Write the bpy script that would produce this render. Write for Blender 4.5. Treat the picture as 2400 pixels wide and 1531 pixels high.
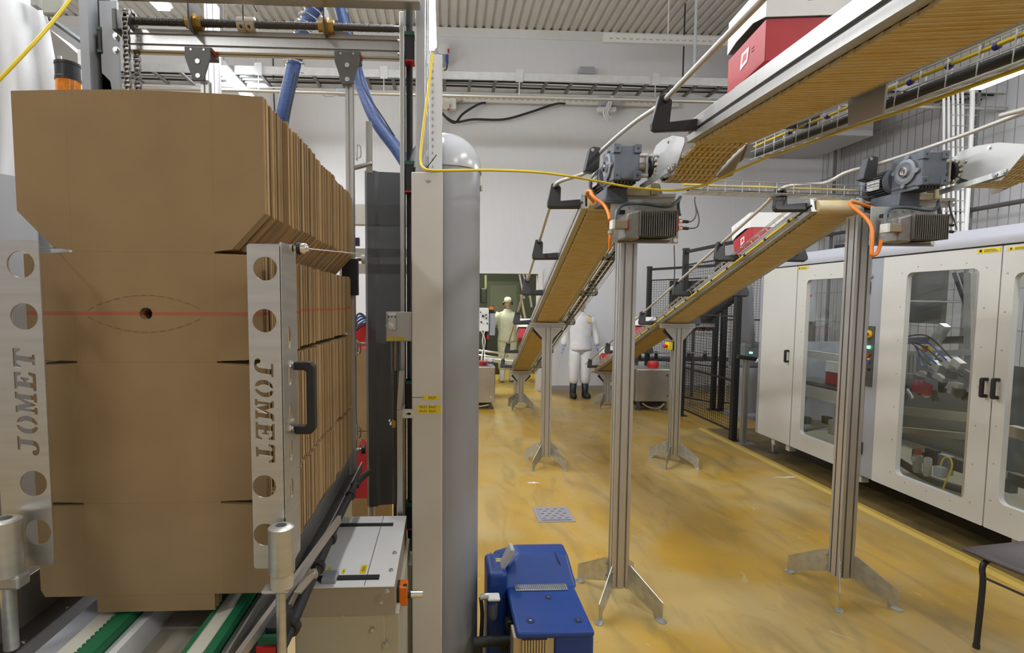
import bpy, bmesh, math, random
from mathutils import Vector, Matrix, noise

random.seed(7)
SC = bpy.context.scene
COL = SC.collection
for _o in list(bpy.data.objects):
    bpy.data.objects.remove(_o, do_unlink=True)

# ------------------------------------------------------------------ camera
F, CX, CY, H = 1250.0, 1100.0, 795.0, 1.68      # focal length and principal point in px of 2400x1531
YAW, PITCH, ROLL = -math.atan(60 / F), math.radians(3.97), 0.0056
CAM_R = (Matrix.Rotation(YAW, 3, 'Z') @ Matrix.Rotation(math.pi / 2 - PITCH, 3, 'X') @ Matrix.Rotation(ROLL, 3, 'Z'))
cam_d = bpy.data.cameras.new('camera')
cam_d.lens = F / 2400 * 36
cam_d.sensor_width = 36
cam_d.sensor_fit = 'HORIZONTAL'
cam_d.shift_x = (1200 - CX) / 2400
cam_d.shift_y = (CY - 765.5) / 2400
cam_d.clip_start = 0.05
cam_d.clip_end = 100
cam = bpy.data.objects.new('camera', cam_d)
COL.objects.link(cam)
cam.matrix_world = Matrix.Translation((0, 0, H)) @ CAM_R.to_4x4()
SC.camera = cam

# ------------------------------------------------------------------ world and exposure
w = bpy.data.worlds.new('world')
SC.world = w
w.use_nodes = True
w.node_tree.nodes['Background'].inputs[0].default_value = (0.75, 0.8, 0.9, 1)
w.node_tree.nodes['Background'].inputs[1].default_value = 0.1
SC.view_settings.view_transform = 'Standard'
SC.view_settings.look = 'None'
SC.view_settings.gamma = 1
SC.view_settings.use_curve_mapping = False
SC.view_settings.exposure = 0.22
SC.cycles.use_light_tree = False
SC.cycles.max_bounces = 5
SC.cycles.diffuse_bounces = 3
SC.cycles.glossy_bounces = 3
SC.cycles.transmission_bounces = 2
SC.cycles.caustics_reflective = False
SC.cycles.caustics_refractive = False
LAMP_W = 100.0            # power of one fluorescent fixture

def V(*a): return Vector(a)

def ray(u, v):
    return CAM_R @ Vector(((u - CX) / F, -(v - CY) / F, -1))

def at(u, v, Y):          # measured point of the photograph at depth Y (metres from the camera along the hall)
    d = ray(u, v)
    return Vector((0, 0, H)) + d * (Y / d.y)

def atz(u, v, Z):         # ... at height Z
    d = ray(u, v)
    return Vector((0, 0, H)) + d * ((Z - H) / d.z)

def atx(u, v, X):         # ... on the plane X
    d = ray(u, v)
    return Vector((0, 0, H)) + d * (X / d.x)

# ------------------------------------------------------------------ materials
MATS = {}

def mat(name, col, rough=0.5, metal=0.0, var=0.0, scale=8.0, bump=0.0, bscale=60.0, col2=None, stretch=None,
        emit=None, es=0.0, spec=None, coat=0.0):
    if name in MATS:
        return MATS[name]
    m = bpy.data.materials.new(name)
    m.use_nodes = True
    nt = m.node_tree
    b = nt.nodes['Principled BSDF']
    c = tuple(col) + (1,)
    b.inputs['Base Color'].default_value = c
    b.inputs['Roughness'].default_value = rough
    b.inputs['Metallic'].default_value = metal
    if spec is not None:
        b.inputs['Specular IOR Level'].default_value = spec
    if coat:
        b.inputs['Coat Weight'].default_value = coat
    if emit:
        b.inputs['Emission Color'].default_value = tuple(emit) + (1,)
        b.inputs['Emission Strength'].default_value = es
    tc = nt.nodes.new('ShaderNodeTexCoord')
    vec = tc.outputs['Object']
    if stretch:
        mp = nt.nodes.new('ShaderNodeMapping')
        mp.inputs['Scale'].default_value = stretch
        nt.links.new(vec, mp.inputs['Vector'])
        vec = mp.outputs['Vector']
    if var or col2:
        n = nt.nodes.new('ShaderNodeTexNoise')
        n.inputs['Scale'].default_value = scale
        n.inputs['Detail'].default_value = 5
        nt.links.new(vec, n.inputs['Vector'])
        r = nt.nodes.new('ShaderNodeValToRGB')
        r.color_ramp.elements[0].position = 0.35
        r.color_ramp.elements[1].position = 0.65
        c2 = tuple(col2) if col2 else tuple(max(0, x * (1 - var)) for x in col)
        r.color_ramp.elements[0].color = c2 + (1,)
        r.color_ramp.elements[1].color = c
        nt.links.new(n.outputs['Fac'], r.inputs['Fac'])
        nt.links.new(r.outputs['Color'], b.inputs['Base Color'])
    if bump:
        n2 = nt.nodes.new('ShaderNodeTexNoise')
        n2.inputs['Scale'].default_value = bscale
        n2.inputs['Detail'].default_value = 4
        nt.links.new(vec, n2.inputs['Vector'])
        bp = nt.nodes.new('ShaderNodeBump')
        bp.inputs['Strength'].default_value = bump
        bp.inputs['Distance'].default_value = 0.002
        nt.links.new(n2.outputs['Fac'], bp.inputs['Height'])
        nt.links.new(bp.outputs['Normal'], b.inputs['Normal'])
    MATS[name] = m
    return m

def clear_mat(name, tint, opacity, rough=0.05, gloss=0.08):
    """thin sheet: part see-through, part tinted body, with a glossy face"""
    m = bpy.data.materials.new(name)
    m.use_nodes = True
    nt = m.node_tree
    nt.nodes.clear()
    out = nt.nodes.new('ShaderNodeOutputMaterial')
    tr = nt.nodes.new('ShaderNodeBsdfTransparent')
    tr.inputs[0].default_value = (0.93, 0.95, 0.94, 1)
    df = nt.nodes.new('ShaderNodeBsdfDiffuse')
    df.inputs[0].default_value = tuple(tint) + (1,)
    gl = nt.nodes.new('ShaderNodeBsdfGlossy')
    gl.inputs['Roughness'].default_value = rough
    lw = nt.nodes.new('ShaderNodeLayerWeight')
    lw.inputs['Blend'].default_value = 0.5
    pw = nt.nodes.new('ShaderNodeMath'); pw.operation = 'POWER'; pw.inputs[1].default_value = 4.0
    nt.links.new(lw.outputs['Facing'], pw.inputs[0])
    fr = nt.nodes.new('ShaderNodeMath'); fr.operation = 'MULTIPLY_ADD'; fr.inputs[1].default_value = 0.6; fr.inputs[2].default_value = 0.03
    nt.links.new(pw.outputs[0], fr.inputs[0])
    mx = nt.nodes.new('ShaderNodeMixShader')
    mx.inputs[0].default_value = opacity
    nt.links.new(tr.outputs[0], mx.inputs[1])
    nt.links.new(df.outputs[0], mx.inputs[2])
    mx2 = nt.nodes.new('ShaderNodeMixShader')
    nt.links.new(fr.outputs[0], mx2.inputs[0])
    nt.links.new(mx.outputs[0], mx2.inputs[1])
    nt.links.new(gl.outputs[0], mx2.inputs[2])
    nt.links.new(mx2.outputs[0], out.inputs[0])
    MATS[name] = m
    return m

ALU = mat('anodised_aluminium', (0.52, 0.51, 0.49), 0.36, 0.75, 0.06, 3, stretch=(30, 30, 1))
ALU_D = mat('dark_slot', (0.16, 0.16, 0.16), 0.5, 0.6)
STEEL = mat('brushed_steel', (0.60, 0.585, 0.55), 0.36, 0.85, 0.12, 5, 0.05, 200, stretch=(1, 1, 12))
STAIN = mat('stainless_sheet', (0.50, 0.46, 0.40), 0.40, 0.8, 0.15, 4)
ZINC = mat('zinc_plate', (0.60, 0.62, 0.60), 0.34, 0.85, 0.2, 25)
CHROME = mat('chrome', (0.8, 0.8, 0.8), 0.12, 1.0)
CREAM = mat('cream_powder_coat', (0.62, 0.59, 0.53), 0.45, 0, 0.03, 6, 0.08, 400)
CABW = mat('cabinet_white_coat', (0.66, 0.655, 0.62), 0.42, 0, 0.03, 3, 0.06, 400)
BOXW = mat('white_coat', (0.78, 0.77, 0.75), 0.4, 0, 0.04, 6)
GREY = mat('light_grey_coat', (0.36, 0.37, 0.39), 0.35, 0, 0.04, 5)
GREYB = mat('blue_grey_coat', (0.36, 0.38, 0.42), 0.4, 0, 0.04, 5)
GEAR = mat('gearbox_grey', (0.115, 0.13, 0.155), 0.5, 0.1, 0.12, 30)
BLK = mat('black_plastic', (0.018, 0.018, 0.019), 0.42, 0, 0.2, 20)
BLKM = mat('black_metal', (0.022, 0.022, 0.023), 0.45, 0.2)
RUB = mat('black_rubber', (0.02, 0.02, 0.021), 0.6)
BRASS = mat('brass', (0.42, 0.27, 0.08), 0.35, 0.9)
SCREW = mat('dark_steel', (0.10, 0.095, 0.09), 0.4, 0.8)
GUN = mat('grey_steel_plate', (0.12, 0.115, 0.11), 0.5, 0.5, 0.1, 20)
RED = mat('red_plastic', (0.5, 0.02, 0.02), 0.4)
GREEN = mat('green_plastic', (0.015, 0.11, 0.055), 0.45)
BELTG = mat('green_belt', (0.012, 0.15, 0.06), 0.5)
UHMW = mat('cream_plastic', (0.62, 0.60, 0.50), 0.5)
YEL = mat('yellow_cable', (0.75, 0.56, 0.02), 0.4)
YTAG = mat('yellow_label', (0.80, 0.62, 0.01), 0.5)
ORA = mat('orange_cable', (0.85, 0.22, 0.02), 0.4)
ORAP = mat('orange_plastic', (0.75, 0.16, 0.01), 0.35)
TAN = mat('tan_metal', (0.36, 0.31, 0.22), 0.45, 0.5)
WPL = mat('white_plastic', (0.75, 0.75, 0.73), 0.4)
BLUE = mat('blue_paint', (0.006, 0.048, 0.25), 0.4, 0, 0.05, 10, 0.05, 500)
HOSE = mat('blue_hose', (0.022, 0.05, 0.16), 0.5, 0, 0.5, 30, col2=(0.04, 0.08, 0.21), stretch=(1, 1, 3))
REDC = mat('red_card', (0.42, 0.02, 0.028), 0.5, 0, 0.1, 8)
WHC = mat('white_card', (0.76, 0.76, 0.76), 0.55, 0, 0.04, 10)
LOGO = mat('white_print', (0.85, 0.8, 0.8), 0.5)
ROD = mat('pale_rod', (0.55, 0.53, 0.49), 0.4, 0.3)
WIRE = mat('wire_zinc', (0.62, 0.63, 0.63), 0.28, 0.9)
TRAYM = mat('galvanised', (0.62, 0.63, 0.64), 0.35, 0.7, 0.1, 12)
PERF = mat('perforated_channel', (0.66, 0.65, 0.62), 0.5)
SUIT = mat('white_coverall', (0.80, 0.80, 0.82), 0.75, 0, 0.06, 14, 0.5, 30)
SUITC = mat('cream_workwear', (0.74, 0.74, 0.60), 0.75, 0, 0.08, 14, 0.5, 30)
SKIN = mat('skin', (0.58, 0.36, 0.27), 0.55)
GLOVE = mat('blue_glove', (0.30, 0.38, 0.62), 0.5)
BOOT = mat('black_boot', (0.02, 0.021, 0.023), 0.45)
TARP = mat('white_tarpaulin', (0.80, 0.81, 0.83), 0.5, 0, 0.04, 6, 0.4, 50)
AMBER = mat('amber_lens', (0.85, 0.28, 0.01), 0.2, 0, 0.3, 40, col2=(0.6, 0.17, 0.0))
CHAIR = mat('brown_seat', (0.075, 0.055, 0.055), 0.45, 0, 0.15, 30)
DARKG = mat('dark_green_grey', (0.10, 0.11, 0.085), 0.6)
TUBE = mat('fluorescent_tube', (1, 1, 1), 0.5, emit=(0.95, 0.97, 1.0), es=9)
LEDG = mat('green_led', (0.1, 0.8, 0.3), 0.3, emit=(0.1, 1, 0.4), es=4)
LEDB = mat('screen_glow', (0.3, 0.5, 0.7), 0.3, emit=(0.45, 0.75, 0.9), es=1.2)
LEDU = mat('blue_led', (0.02, 0.05, 0.8), 0.3, emit=(0.05, 0.1, 1), es=3)
TIE = mat('blue_tie', (0.02, 0.025, 0.22), 0.4)
INK = mat('black_print', (0.02, 0.02, 0.02), 0.6)
PLATEG = mat('pale_mount_plate', (0.50, 0.51, 0.46), 0.4, 0.3)
FIN = mat('finned_heatsink', (0.19, 0.18, 0.16), 0.45, 0.4)
FINC = mat('heatsink_core', (0.012, 0.012, 0.012), 0.6)
CAST = mat('cast_housing', (0.30, 0.29, 0.27), 0.5, 0.5, 0.2, 40)
TINT = clear_mat('tinted_sheet', (0.085, 0.088, 0.095), 0.80, 0.25)
GLASS = clear_mat('clear_glazing', (0.3, 0.33, 0.3), 0.03, 0.03)

# cardboard: faint flutes, creases and the printed red stripe (flat print in object space)
def cardboard_mat():
    m = bpy.data.materials.new('cardboard')
    m.use_nodes = True
    nt = m.node_tree
    N, L = nt.nodes, nt.links
    b = N['Principled BSDF']
    b.inputs['Roughness'].default_value = 0.75
    tc = N.new('ShaderNodeTexCoord')
    sx = N.new('ShaderNodeSeparateXYZ')
    L.new(tc.outputs['Object'], sx.inputs[0])
    def math_(op, a, bb):
        n = N.new('ShaderNodeMath'); n.operation = op
        for i, q in enumerate((a, bb)):
            if q is None: continue
            if isinstance(q, (int, float)): n.inputs[i].default_value = q
            else: L.new(q, n.inputs[i])
        return n.outputs[0]
    def band(ch, c, hw):
        d = math_('ABSOLUTE', math_('SUBTRACT', ch, c), None)
        return math_('LESS_THAN', d, hw)
    nz = N.new('ShaderNodeTexNoise'); nz.inputs['Scale'].default_value = 7; nz.inputs['Detail'].default_value = 8
    L.new(tc.outputs['Object'], nz.inputs['Vector'])
    rp = N.new('ShaderNodeValToRGB')
    rp.color_ramp.elements[0].position = 0.3; rp.color_ramp.elements[1].position = 0.7
    rp.color_ramp.elements[0].color = (0.285, 0.185, 0.085, 1); rp.color_ramp.elements[1].color = (0.335, 0.22, 0.105, 1)
    L.new(nz.outputs['Fac'], rp.inputs['Fac'])
    col = rp.outputs['Color']
    oi = N.new('ShaderNodeObjectInfo')
    tn = N.new('ShaderNodeMixRGB'); tn.blend_type = 'MULTIPLY'; tn.inputs[0].default_value = 1.0      # every sheet has its own tone
    L.new(col, tn.inputs[1]); L.new(oi.outputs['Color'], tn.inputs[2])
    col = tn.outputs[0]
    crease = None
    for z in (0.035, 0.2306, 0.521, 0.741):
        q = band(sx.outputs['Z'], z, 0.0011)
        crease = q if crease is None else math_('MAXIMUM', crease, q)
    for x in (-0.138, 0.138):
        crease = math_('MAXIMUM', crease, band(sx.outputs['X'], x, 0.0007))
    def mix(fac, a, c):
        n = N.new('ShaderNodeMixRGB')
        if isinstance(fac, float): n.inputs[0].default_value = fac
        else: L.new(fac, n.inputs[0])
        L.new(a, n.inputs[1]); n.inputs[2].default_value = c
        return n.outputs[0]
    col = mix(math_('MULTIPLY', crease, 0.2), col, (0.15, 0.09, 0.04, 1))
    col = mix(math_('MULTIPLY', band(sx.outputs['Z'], 0.6185, 0.0037), 0.75), col, (0.42, 0.09, 0.05, 1))
    L.new(col, b.inputs['Base Color'])
    wv = N.new('ShaderNodeTexWave'); wv.inputs['Scale'].default_value = 60; wv.bands_direction = 'X'
    L.new(tc.outputs['Object'], wv.inputs['Vector'])
    n3 = N.new('ShaderNodeTexNoise'); n3.inputs['Scale'].default_value = 250
    L.new(tc.outputs['Object'], n3.inputs['Vector'])
    hh = math_('ADD', math_('MULTIPLY', wv.outputs['Fac'], 0.3), n3.outputs['Fac'])
    bp = N.new('ShaderNodeBump'); bp.inputs['Strength'].default_value = 0.18; bp.inputs['Distance'].default_value = 0.001
    L.new(hh, bp.inputs['Height']); L.new(bp.outputs[0], b.inputs['Normal'])
    return m
CARD = cardboard_mat()

def floor_mat():
    m = bpy.data.materials.new('yellow_epoxy_floor')
    m.use_nodes = True
    nt = m.node_tree
    N, L = nt.nodes, nt.links
    b = N['Principled BSDF']
    tc = N.new('ShaderNodeTexCoord')
    def nse(scale, detail, st=(1, 1, 1), dist=0.0):
        mp = N.new('ShaderNodeMapping'); mp.inputs['Scale'].default_value = st
        L.new(tc.outputs['Object'], mp.inputs['Vector'])
        n = N.new('ShaderNodeTexNoise'); n.inputs['Scale'].default_value = scale; n.inputs['Detail'].default_value = detail
        n.inputs['Distortion'].default_value = dist
        L.new(mp.outputs[0], n.inputs['Vector'])
        return n.outputs['Fac']
    def ramp(f, p0, p1):
        r = N.new('ShaderNodeValToRGB')
        r.color_ramp.elements[0].position = p0; r.color_ramp.elements[1].position = p1
        L.new(f, r.inputs[0])
        return r.outputs[0]
    def mix(f, a, c, k=1.0):
        mm = N.new('ShaderNodeMath'); mm.operation = 'MULTIPLY'; L.new(f, mm.inputs[0]); mm.inputs[1].default_value = k
        n = N.new('ShaderNodeMixRGB'); L.new(mm.outputs[0], n.inputs[0])
        if isinstance(a, tuple): n.inputs[1].default_value = a
        else: L.new(a, n.inputs[1])
        n.inputs[2].default_value = c
        return n.outputs[0]
    col = mix(ramp(nse(1.1, 6, (1, 1, 1), 1.2), 0.38, 0.68), (0.45, 0.265, 0.03, 1), (0.47, 0.345, 0.14, 1), 0.95)   # worn pale patches
    col = mix(ramp(nse(2.6, 8, (1.6, 0.45, 1), 1.5), 0.50, 0.72), col, (0.24, 0.165, 0.06, 1), 0.62)            # dirt dragged along the hall
    col = mix(ramp(nse(0.9, 7, (1.0, 0.22, 1), 0.8), 0.52, 0.70), col, (0.20, 0.14, 0.06, 1), 0.5)             # broad bands along the hall: traffic dirt plus conveyor shadow painted in
    col = mix(ramp(nse(14, 8, (1, 1, 1), 0.4), 0.62, 0.8), col, (0.22, 0.16, 0.08, 1), 0.35)
    col = mix(ramp(nse(5.5, 9, (1, 1, 1), 2.0), 0.66, 0.72), col, (0.56, 0.48, 0.32, 1), 0.5)
    L.new(col, b.inputs['Base Color'])
    rr = N.new('ShaderNodeMapRange'); rr.inputs[3].default_value = 0.22; rr.inputs[4].default_value = 0.5
    L.new(nse(3, 6), rr.inputs[0]); L.new(rr.outputs[0], b.inputs['Roughness'])
    bp = N.new('ShaderNodeBump'); bp.inputs['Strength'].default_value = 0.15; bp.inputs['Distance'].default_value = 0.003
    L.new(nse(30, 6), bp.inputs['Height']); L.new(bp.outputs[0], b.inputs['Normal'])
    return m
FLOOR = floor_mat()

def panel_mat(name, col, axis='X', scale=9.0, strength=0.25):
    m = bpy.data.materials.new(name)
    m.use_nodes = True
    nt = m.node_tree
    N, L = nt.nodes, nt.links
    b = N['Principled BSDF']
    b.inputs['Roughness'].default_value = 0.38
    tc = N.new('ShaderNodeTexCoord')
    wv = N.new('ShaderNodeTexWave'); wv.bands_direction = axis; wv.inputs['Scale'].default_value = scale
    L.new(tc.outputs['Object'], wv.inputs['Vector'])
    r = N.new('ShaderNodeValToRGB')
    r.color_ramp.elements[0].position = 0.0; r.color_ramp.elements[0].color = tuple(c * 0.93 for c in col) + (1,)
    r.color_ramp.elements[1].position = 0.25; r.color_ramp.elements[1].color = tuple(col) + (1,)
    L.new(wv.outputs['Fac'], r.inputs[0]); L.new(r.outputs[0], b.inputs['Base Color'])
    bp = N.new('ShaderNodeBump'); bp.inputs['Strength'].default_value = strength; bp.inputs['Distance'].default_value = 0.003
    L.new(wv.outputs['Fac'], bp.inputs['Height']); L.new(bp.outputs[0], b.inputs['Normal'])
    return m
WALL = panel_mat('ribbed_wall_panel', (0.74, 0.745, 0.77), 'X')
WALLY = panel_mat('ribbed_wall_panel_side', (0.74, 0.745, 0.77), 'Y')
CEIL = mat('ceiling_sheet', (0.60, 0.58, 0.53), 0.45, 0, 0.06, 3)

def belt_mat():
    m = bpy.data.materials.new('modular_belt')
    m.use_nodes = True
    nt = m.node_tree
    N, L = nt.nodes, nt.links
    b = N['Principled BSDF']; b.inputs['Roughness'].default_value = 0.5
    tc = N.new('ShaderNodeTexCoord')
    mp = N.new('ShaderNodeMapping'); mp.inputs['Scale'].default_value = (9, 40, 9)
    oi = N.new('ShaderNodeObjectInfo')
    ad = N.new('ShaderNodeVectorMath'); ad.operation = 'ADD'
    L.new(tc.outputs['Object'], ad.inputs[0]); L.new(oi.outputs['Location'], ad.inputs[1])
    L.new(ad.outputs[0], mp.inputs['Vector'])
    n = N.new('ShaderNodeTexNoise'); n.inputs['Scale'].default_value = 1.0; n.inputs['Detail'].default_value = 4
    L.new(mp.outputs[0], n.inputs['Vector'])
    r = N.new('ShaderNodeValToRGB')
    r.color_ramp.elements[0].position = 0.42; r.color_ramp.elements[0].color = (0.70, 0.59, 0.39, 1)
    r.color_ramp.elements[1].position = 0.68; r.color_ramp.elements[1].color = (0.66, 0.48, 0.18, 1)
    L.new(n.outputs['Fac'], r.inputs[0]); L.new(r.outputs[0], b.inputs['Base Color'])
    return m
BELT = belt_mat()

# ------------------------------------------------------------------ mesh tools
OFF = {}

class B:
    """collects shapes (world or local coordinates) into ONE mesh"""
    def __init__(self, M=None):
        self.v, self.f, self.M = [], [], M
    def add(self, vs, fs):
        n = len(self.v)
        if self.M is not None:
            vs = [self.M @ Vector(p) for p in vs]
        self.v += [Vector(p) for p in vs]
        self.f += [[i + n for i in q] for q in fs]
        return self
    def box(self, c, s, R=None):
        c = Vector(c); hx, hy, hz = s[0] / 2, s[1] / 2, s[2] / 2
        vs = [Vector((x, y, z)) for z in (-hz, hz) for y in (-hy, hy) for x in (-hx, hx)]
        if R is not None: vs = [R @ p for p in vs]
        return self.add([c + p for p in vs], [(0, 2, 3, 1), (4, 5, 7, 6), (0, 1, 5, 4), (2, 6, 7, 3), (0, 4, 6, 2), (1, 3, 7, 5)])
    def b2(self, a, b):
        a, b = Vector(a), Vector(b)
        return self.box((a + b) / 2, [abs(b[i] - a[i]) for i in range(3)])
    def bar(self, p0, p1, wd, ht, up=(0, 0, 1)):
        p0, p1 = Vector(p0), Vector(p1)
        y = p1 - p0; Ln = y.length; y.normalize()
        x = y.cross(Vector(up))
        if x.length < 1e-4: x = y.cross(Vector((0, 1, 0)))
        x.normalize(); z = x.cross(y)
        R = Matrix((x, y, z)).transposed()
        return self.box((p0 + p1) / 2, (wd, Ln, ht), R)
    def cyl(self, p0, p1, r, n=12, r2=None, cap=True):
        p0, p1 = Vector(p0), Vector(p1)
        r2 = r if r2 is None else r2
        d = (p1 - p0).normalized()
        a = d.orthogonal().normalized(); c = d.cross(a)
        vs = []
        for p, rr in ((p0, r), (p1, r2)):
            for i in range(n):
                t = 2 * math.pi * i / n
                vs.append(p + a * (rr * math.cos(t)) + c * (rr * math.sin(t)))
        fs = [(i, (i + 1) % n, n + (i + 1) % n, n + i) for i in range(n)]
        if cap: fs += [tuple(range(n - 1, -1, -1)), tuple(range(n, 2 * n))]
        return self.add(vs, fs)
    def tube(self, pts, r, n=8, smooth=0, cap=True):
        pts = [Vector(p) for p in pts]
        if smooth: pts = spline(pts, smooth)
        m = len(pts); vs = []; prev = None
        for i, p in enumerate(pts):
            d = (pts[min(i + 1, m - 1)] - pts[max(i - 1, 0)]).normalized()
            if prev is None: a = d.orthogonal().normalized()
            else:
                a = prev - d * prev.dot(d)
                a = a.normalized() if a.length > 1e-6 else d.orthogonal().normalized()
            prev = a; c = d.cross(a)
            rr = r[i] if isinstance(r, (list, tuple)) else r
            for k in range(n):
                t = 2 * math.pi * k / n
                vs.append(p + a * (rr * math.cos(t)) + c * (rr * math.sin(t)))
        fs = [(i * n + k, i * n + (k + 1) % n, (i + 1) * n + (k + 1) % n, (i + 1) * n + k) for i in range(m - 1) for k in range(n)]
        if cap: fs += [tuple(range(n - 1, -1, -1)), tuple(range((m - 1) * n, m * n))]
        return self.add(vs, fs)
    def prism(self, poly, o, ax, ay, d):
        """closed polygon (list of 2D) in the frame o, ax, ay; thickened by the vector d"""
        o, ax, ay, d = Vector(o), Vector(ax), Vector(ay), Vector(d)
        n = len(poly)
        a = [o + ax * p[0] + ay * p[1] for p in poly]
        fs = [tuple(range(n - 1, -1, -1)), tuple(range(n, 2 * n))] + [(i, (i + 1) % n, n + (i + 1) % n, n + i) for i in range(n)]
        return self.add(a + [p + d for p in a], fs)
    def lathe(self, prof, o, axis=(0, 0, 1), n=24):
        """prof: list of (r, h) along axis"""
        o, d = Vector(o), Vector(axis).normalized()
        a = d.orthogonal().normalized(); c = d.cross(a)
        vs = []
        for r, h in prof:
            for k in range(n):
                t = 2 * math.pi * k / n
                vs.append(o + d * h + a * (r * math.cos(t)) + c * (r * math.sin(t)))
        m = len(prof)
        fs = [(i * n + k, i * n + (k + 1) % n, (i + 1) * n + (k + 1) % n, (i + 1) * n + k) for i in range(m - 1) for k in range(n)]
        fs += [tuple(range(n - 1, -1, -1)), tuple(range((m - 1) * n, m * n))]
        return self.add(vs, fs)
    def loft(self, rings, n=16, cap=True):
        """rings: (centre, rx, ry[, tilt axis pair]) elliptical sections"""
        vs = []
        for rg in rings:
            c, rx, ry = Vector(rg[0]), rg[1], rg[2]
            ax, ay = (Vector(rg[3]), Vector(rg[4])) if len(rg) > 3 else (Vector((1, 0, 0)), Vector((0, 1, 0)))
            for k in range(n):
                t = 2 * math.pi * k / n
                vs.append(c + ax * (rx * math.cos(t)) + ay * (ry * math.sin(t)))
        m = len(rings)
        fs = [(i * n + k, i * n + (k + 1) % n, (i + 1) * n + (k + 1) % n, (i + 1) * n + k) for i in range(m - 1) for k in range(n)]
        if cap: fs += [tuple(range(n - 1, -1, -1)), tuple(range((m - 1) * n, m * n))]
        return self.add(vs, fs)
    def mesh(self, me):
        return self.add([v.co.copy() for v in me.vertices], [tuple(p.vertices) for p in me.polygons])
    def build(self, name, m, parent=None, smooth=None, bevel=0.0, seg=2, kind=None, label=None, origin=None):
        me = bpy.data.meshes.new(name)
        if parent is not None:
            off = OFF[parent.name]
        elif origin is not None:
            off = Vector(origin)
        else:
            xs = [p.x for p in self.v]; ys = [p.y for p in self.v]; zs = [p.z for p in self.v]
            off = Vector(((min(xs) + max(xs)) / 2, (min(ys) + max(ys)) / 2, min(zs)))
        me.from_pydata([tuple(p - off) for p in self.v], [], self.f)
        bm = bmesh.new(); bm.from_mesh(me)
        bmesh.ops.recalc_face_normals(bm, faces=bm.faces)
        bm.to_mesh(me); bm.free()
        me.materials.append(m)
        if smooth is not None:
            me.polygons.foreach_set('use_smooth', [True] * len(me.polygons))
            if smooth < 180: me.set_sharp_from_angle(angle=math.radians(smooth))
        o = bpy.data.objects.new(name, me)
        COL.objects.link(o)
        if parent is not None: o.parent = parent
        else: o.location = off
        OFF[o.name] = off
        if bevel:
            md = o.modifiers.new('bevel', 'BEVEL'); md.width = bevel; md.segments = seg
            md.limit_method = 'ANGLE'; md.angle_limit = math.radians(35)
        if kind is None and parent is not None and name in ('anchor_bolt', 'plate_screw', 'lift_bolt', 'plate_bolt', 'handle_screw', 'switch_screw', 'block_screw', 'bracket_screw', 'pan_rivet', 'lock'):
            kind = 'stuff'                                  # a few fasteners of some pixels
        if kind: o['kind'] = kind
        if label: o['label'] = label
        return o

def spline(pts, k=6):
    out = []; n = len(pts)
    for i in range(n - 1):
        p0, p1, p2, p3 = pts[max(i - 1, 0)], pts[i], pts[i + 1], pts[min(i + 2, n - 1)]
        for j in range(k):
            t = j / k
            out.append(0.5 * ((2 * p1) + (p2 - p0) * t + (2 * p0 - 5 * p1 + 4 * p2 - p3) * t * t + (3 * p1 - p0 - 3 * p2 + p3) * t ** 3))
    out.append(pts[-1])
    return out

def thing(name, label, cat, loc=(0, 0, 0), group=None):
    o = bpy.data.objects.new(name, None)
    o.empty_display_size = 0.05
    COL.objects.link(o)
    o.location = loc
    OFF[o.name] = Vector(loc)
    return tag(o, label, cat, group)

def tag(o, label, cat, group=None):
    o['label'] = label; o['category'] = cat
    if group: o['group'] = group
    return o

def struct(o, label, cat=None):
    o['kind'] = 'structure'; o['label'] = label
    if cat: o['category'] = cat
    return o

def copy_tree(o, parent=None):
    c = o.copy(); COL.objects.link(c)
    OFF[c.name] = OFF.get(o.name, Vector())
    if parent is not None: c.parent = parent
    for ch in list(o.children): copy_tree(ch, c)
    return c

def frame(o, ax, ay):
    o, ax, ay = Vector(o), Vector(ax).normalized(), Vector(ay).normalized()
    az = ax.cross(ay)
    M = Matrix((ax, ay, az)).transposed().to_4x4()
    M.translation = o
    return M

def plate(outlines, t, M):
    """sheet with holes: outlines are closed 2D loops (first the outer one), centred on its thickness"""
    cu = bpy.data.curves.new('sheet', 'CURVE')
    cu.dimensions = '2D'; cu.fill_mode = 'BOTH'; cu.extrude = t / 2
    for lp in outlines:
        s = cu.splines.new('POLY'); s.points.add(len(lp) - 1)
        for i, p in enumerate(lp): s.points[i].co = (p[0], p[1], 0, 1)
        s.use_cyclic_u = True
    ob = bpy.data.objects.new('sheet', cu); COL.objects.link(ob)
    dg = bpy.context.evaluated_depsgraph_get()
    me = bpy.data.meshes.new_from_object(ob.evaluated_get(dg))
    bpy.data.objects.remove(ob); bpy.data.curves.remove(cu)
    me.transform(M)
    b = B(); b.mesh(me); bpy.data.meshes.remove(me)
    return b

def text(s, size, M, t=0.0004, align='CENTER'):
    cu = bpy.data.curves.new('txt', 'FONT')
    cu.body = s; cu.size = size; cu.extrude = t / 2; cu.align_x = align; cu.align_y = 'CENTER'; cu.resolution_u = 2
    ob = bpy.data.objects.new('txt', cu); COL.objects.link(ob)
    dg = bpy.context.evaluated_depsgraph_get()
    me = bpy.data.meshes.new_from_object(ob.evaluated_get(dg))
    bpy.data.objects.remove(ob); bpy.data.curves.remove(cu)
    me.transform(M)
    b = B(); b.mesh(me); bpy.data.meshes.remove(me)
    return b

def circle(cx, cy, r, n=20, ry=None):
    ry = r if ry is None else ry
    return [(cx + r * math.cos(2 * math.pi * i / n), cy + ry * math.sin(2 * math.pi * i / n)) for i in range(n)]

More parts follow.
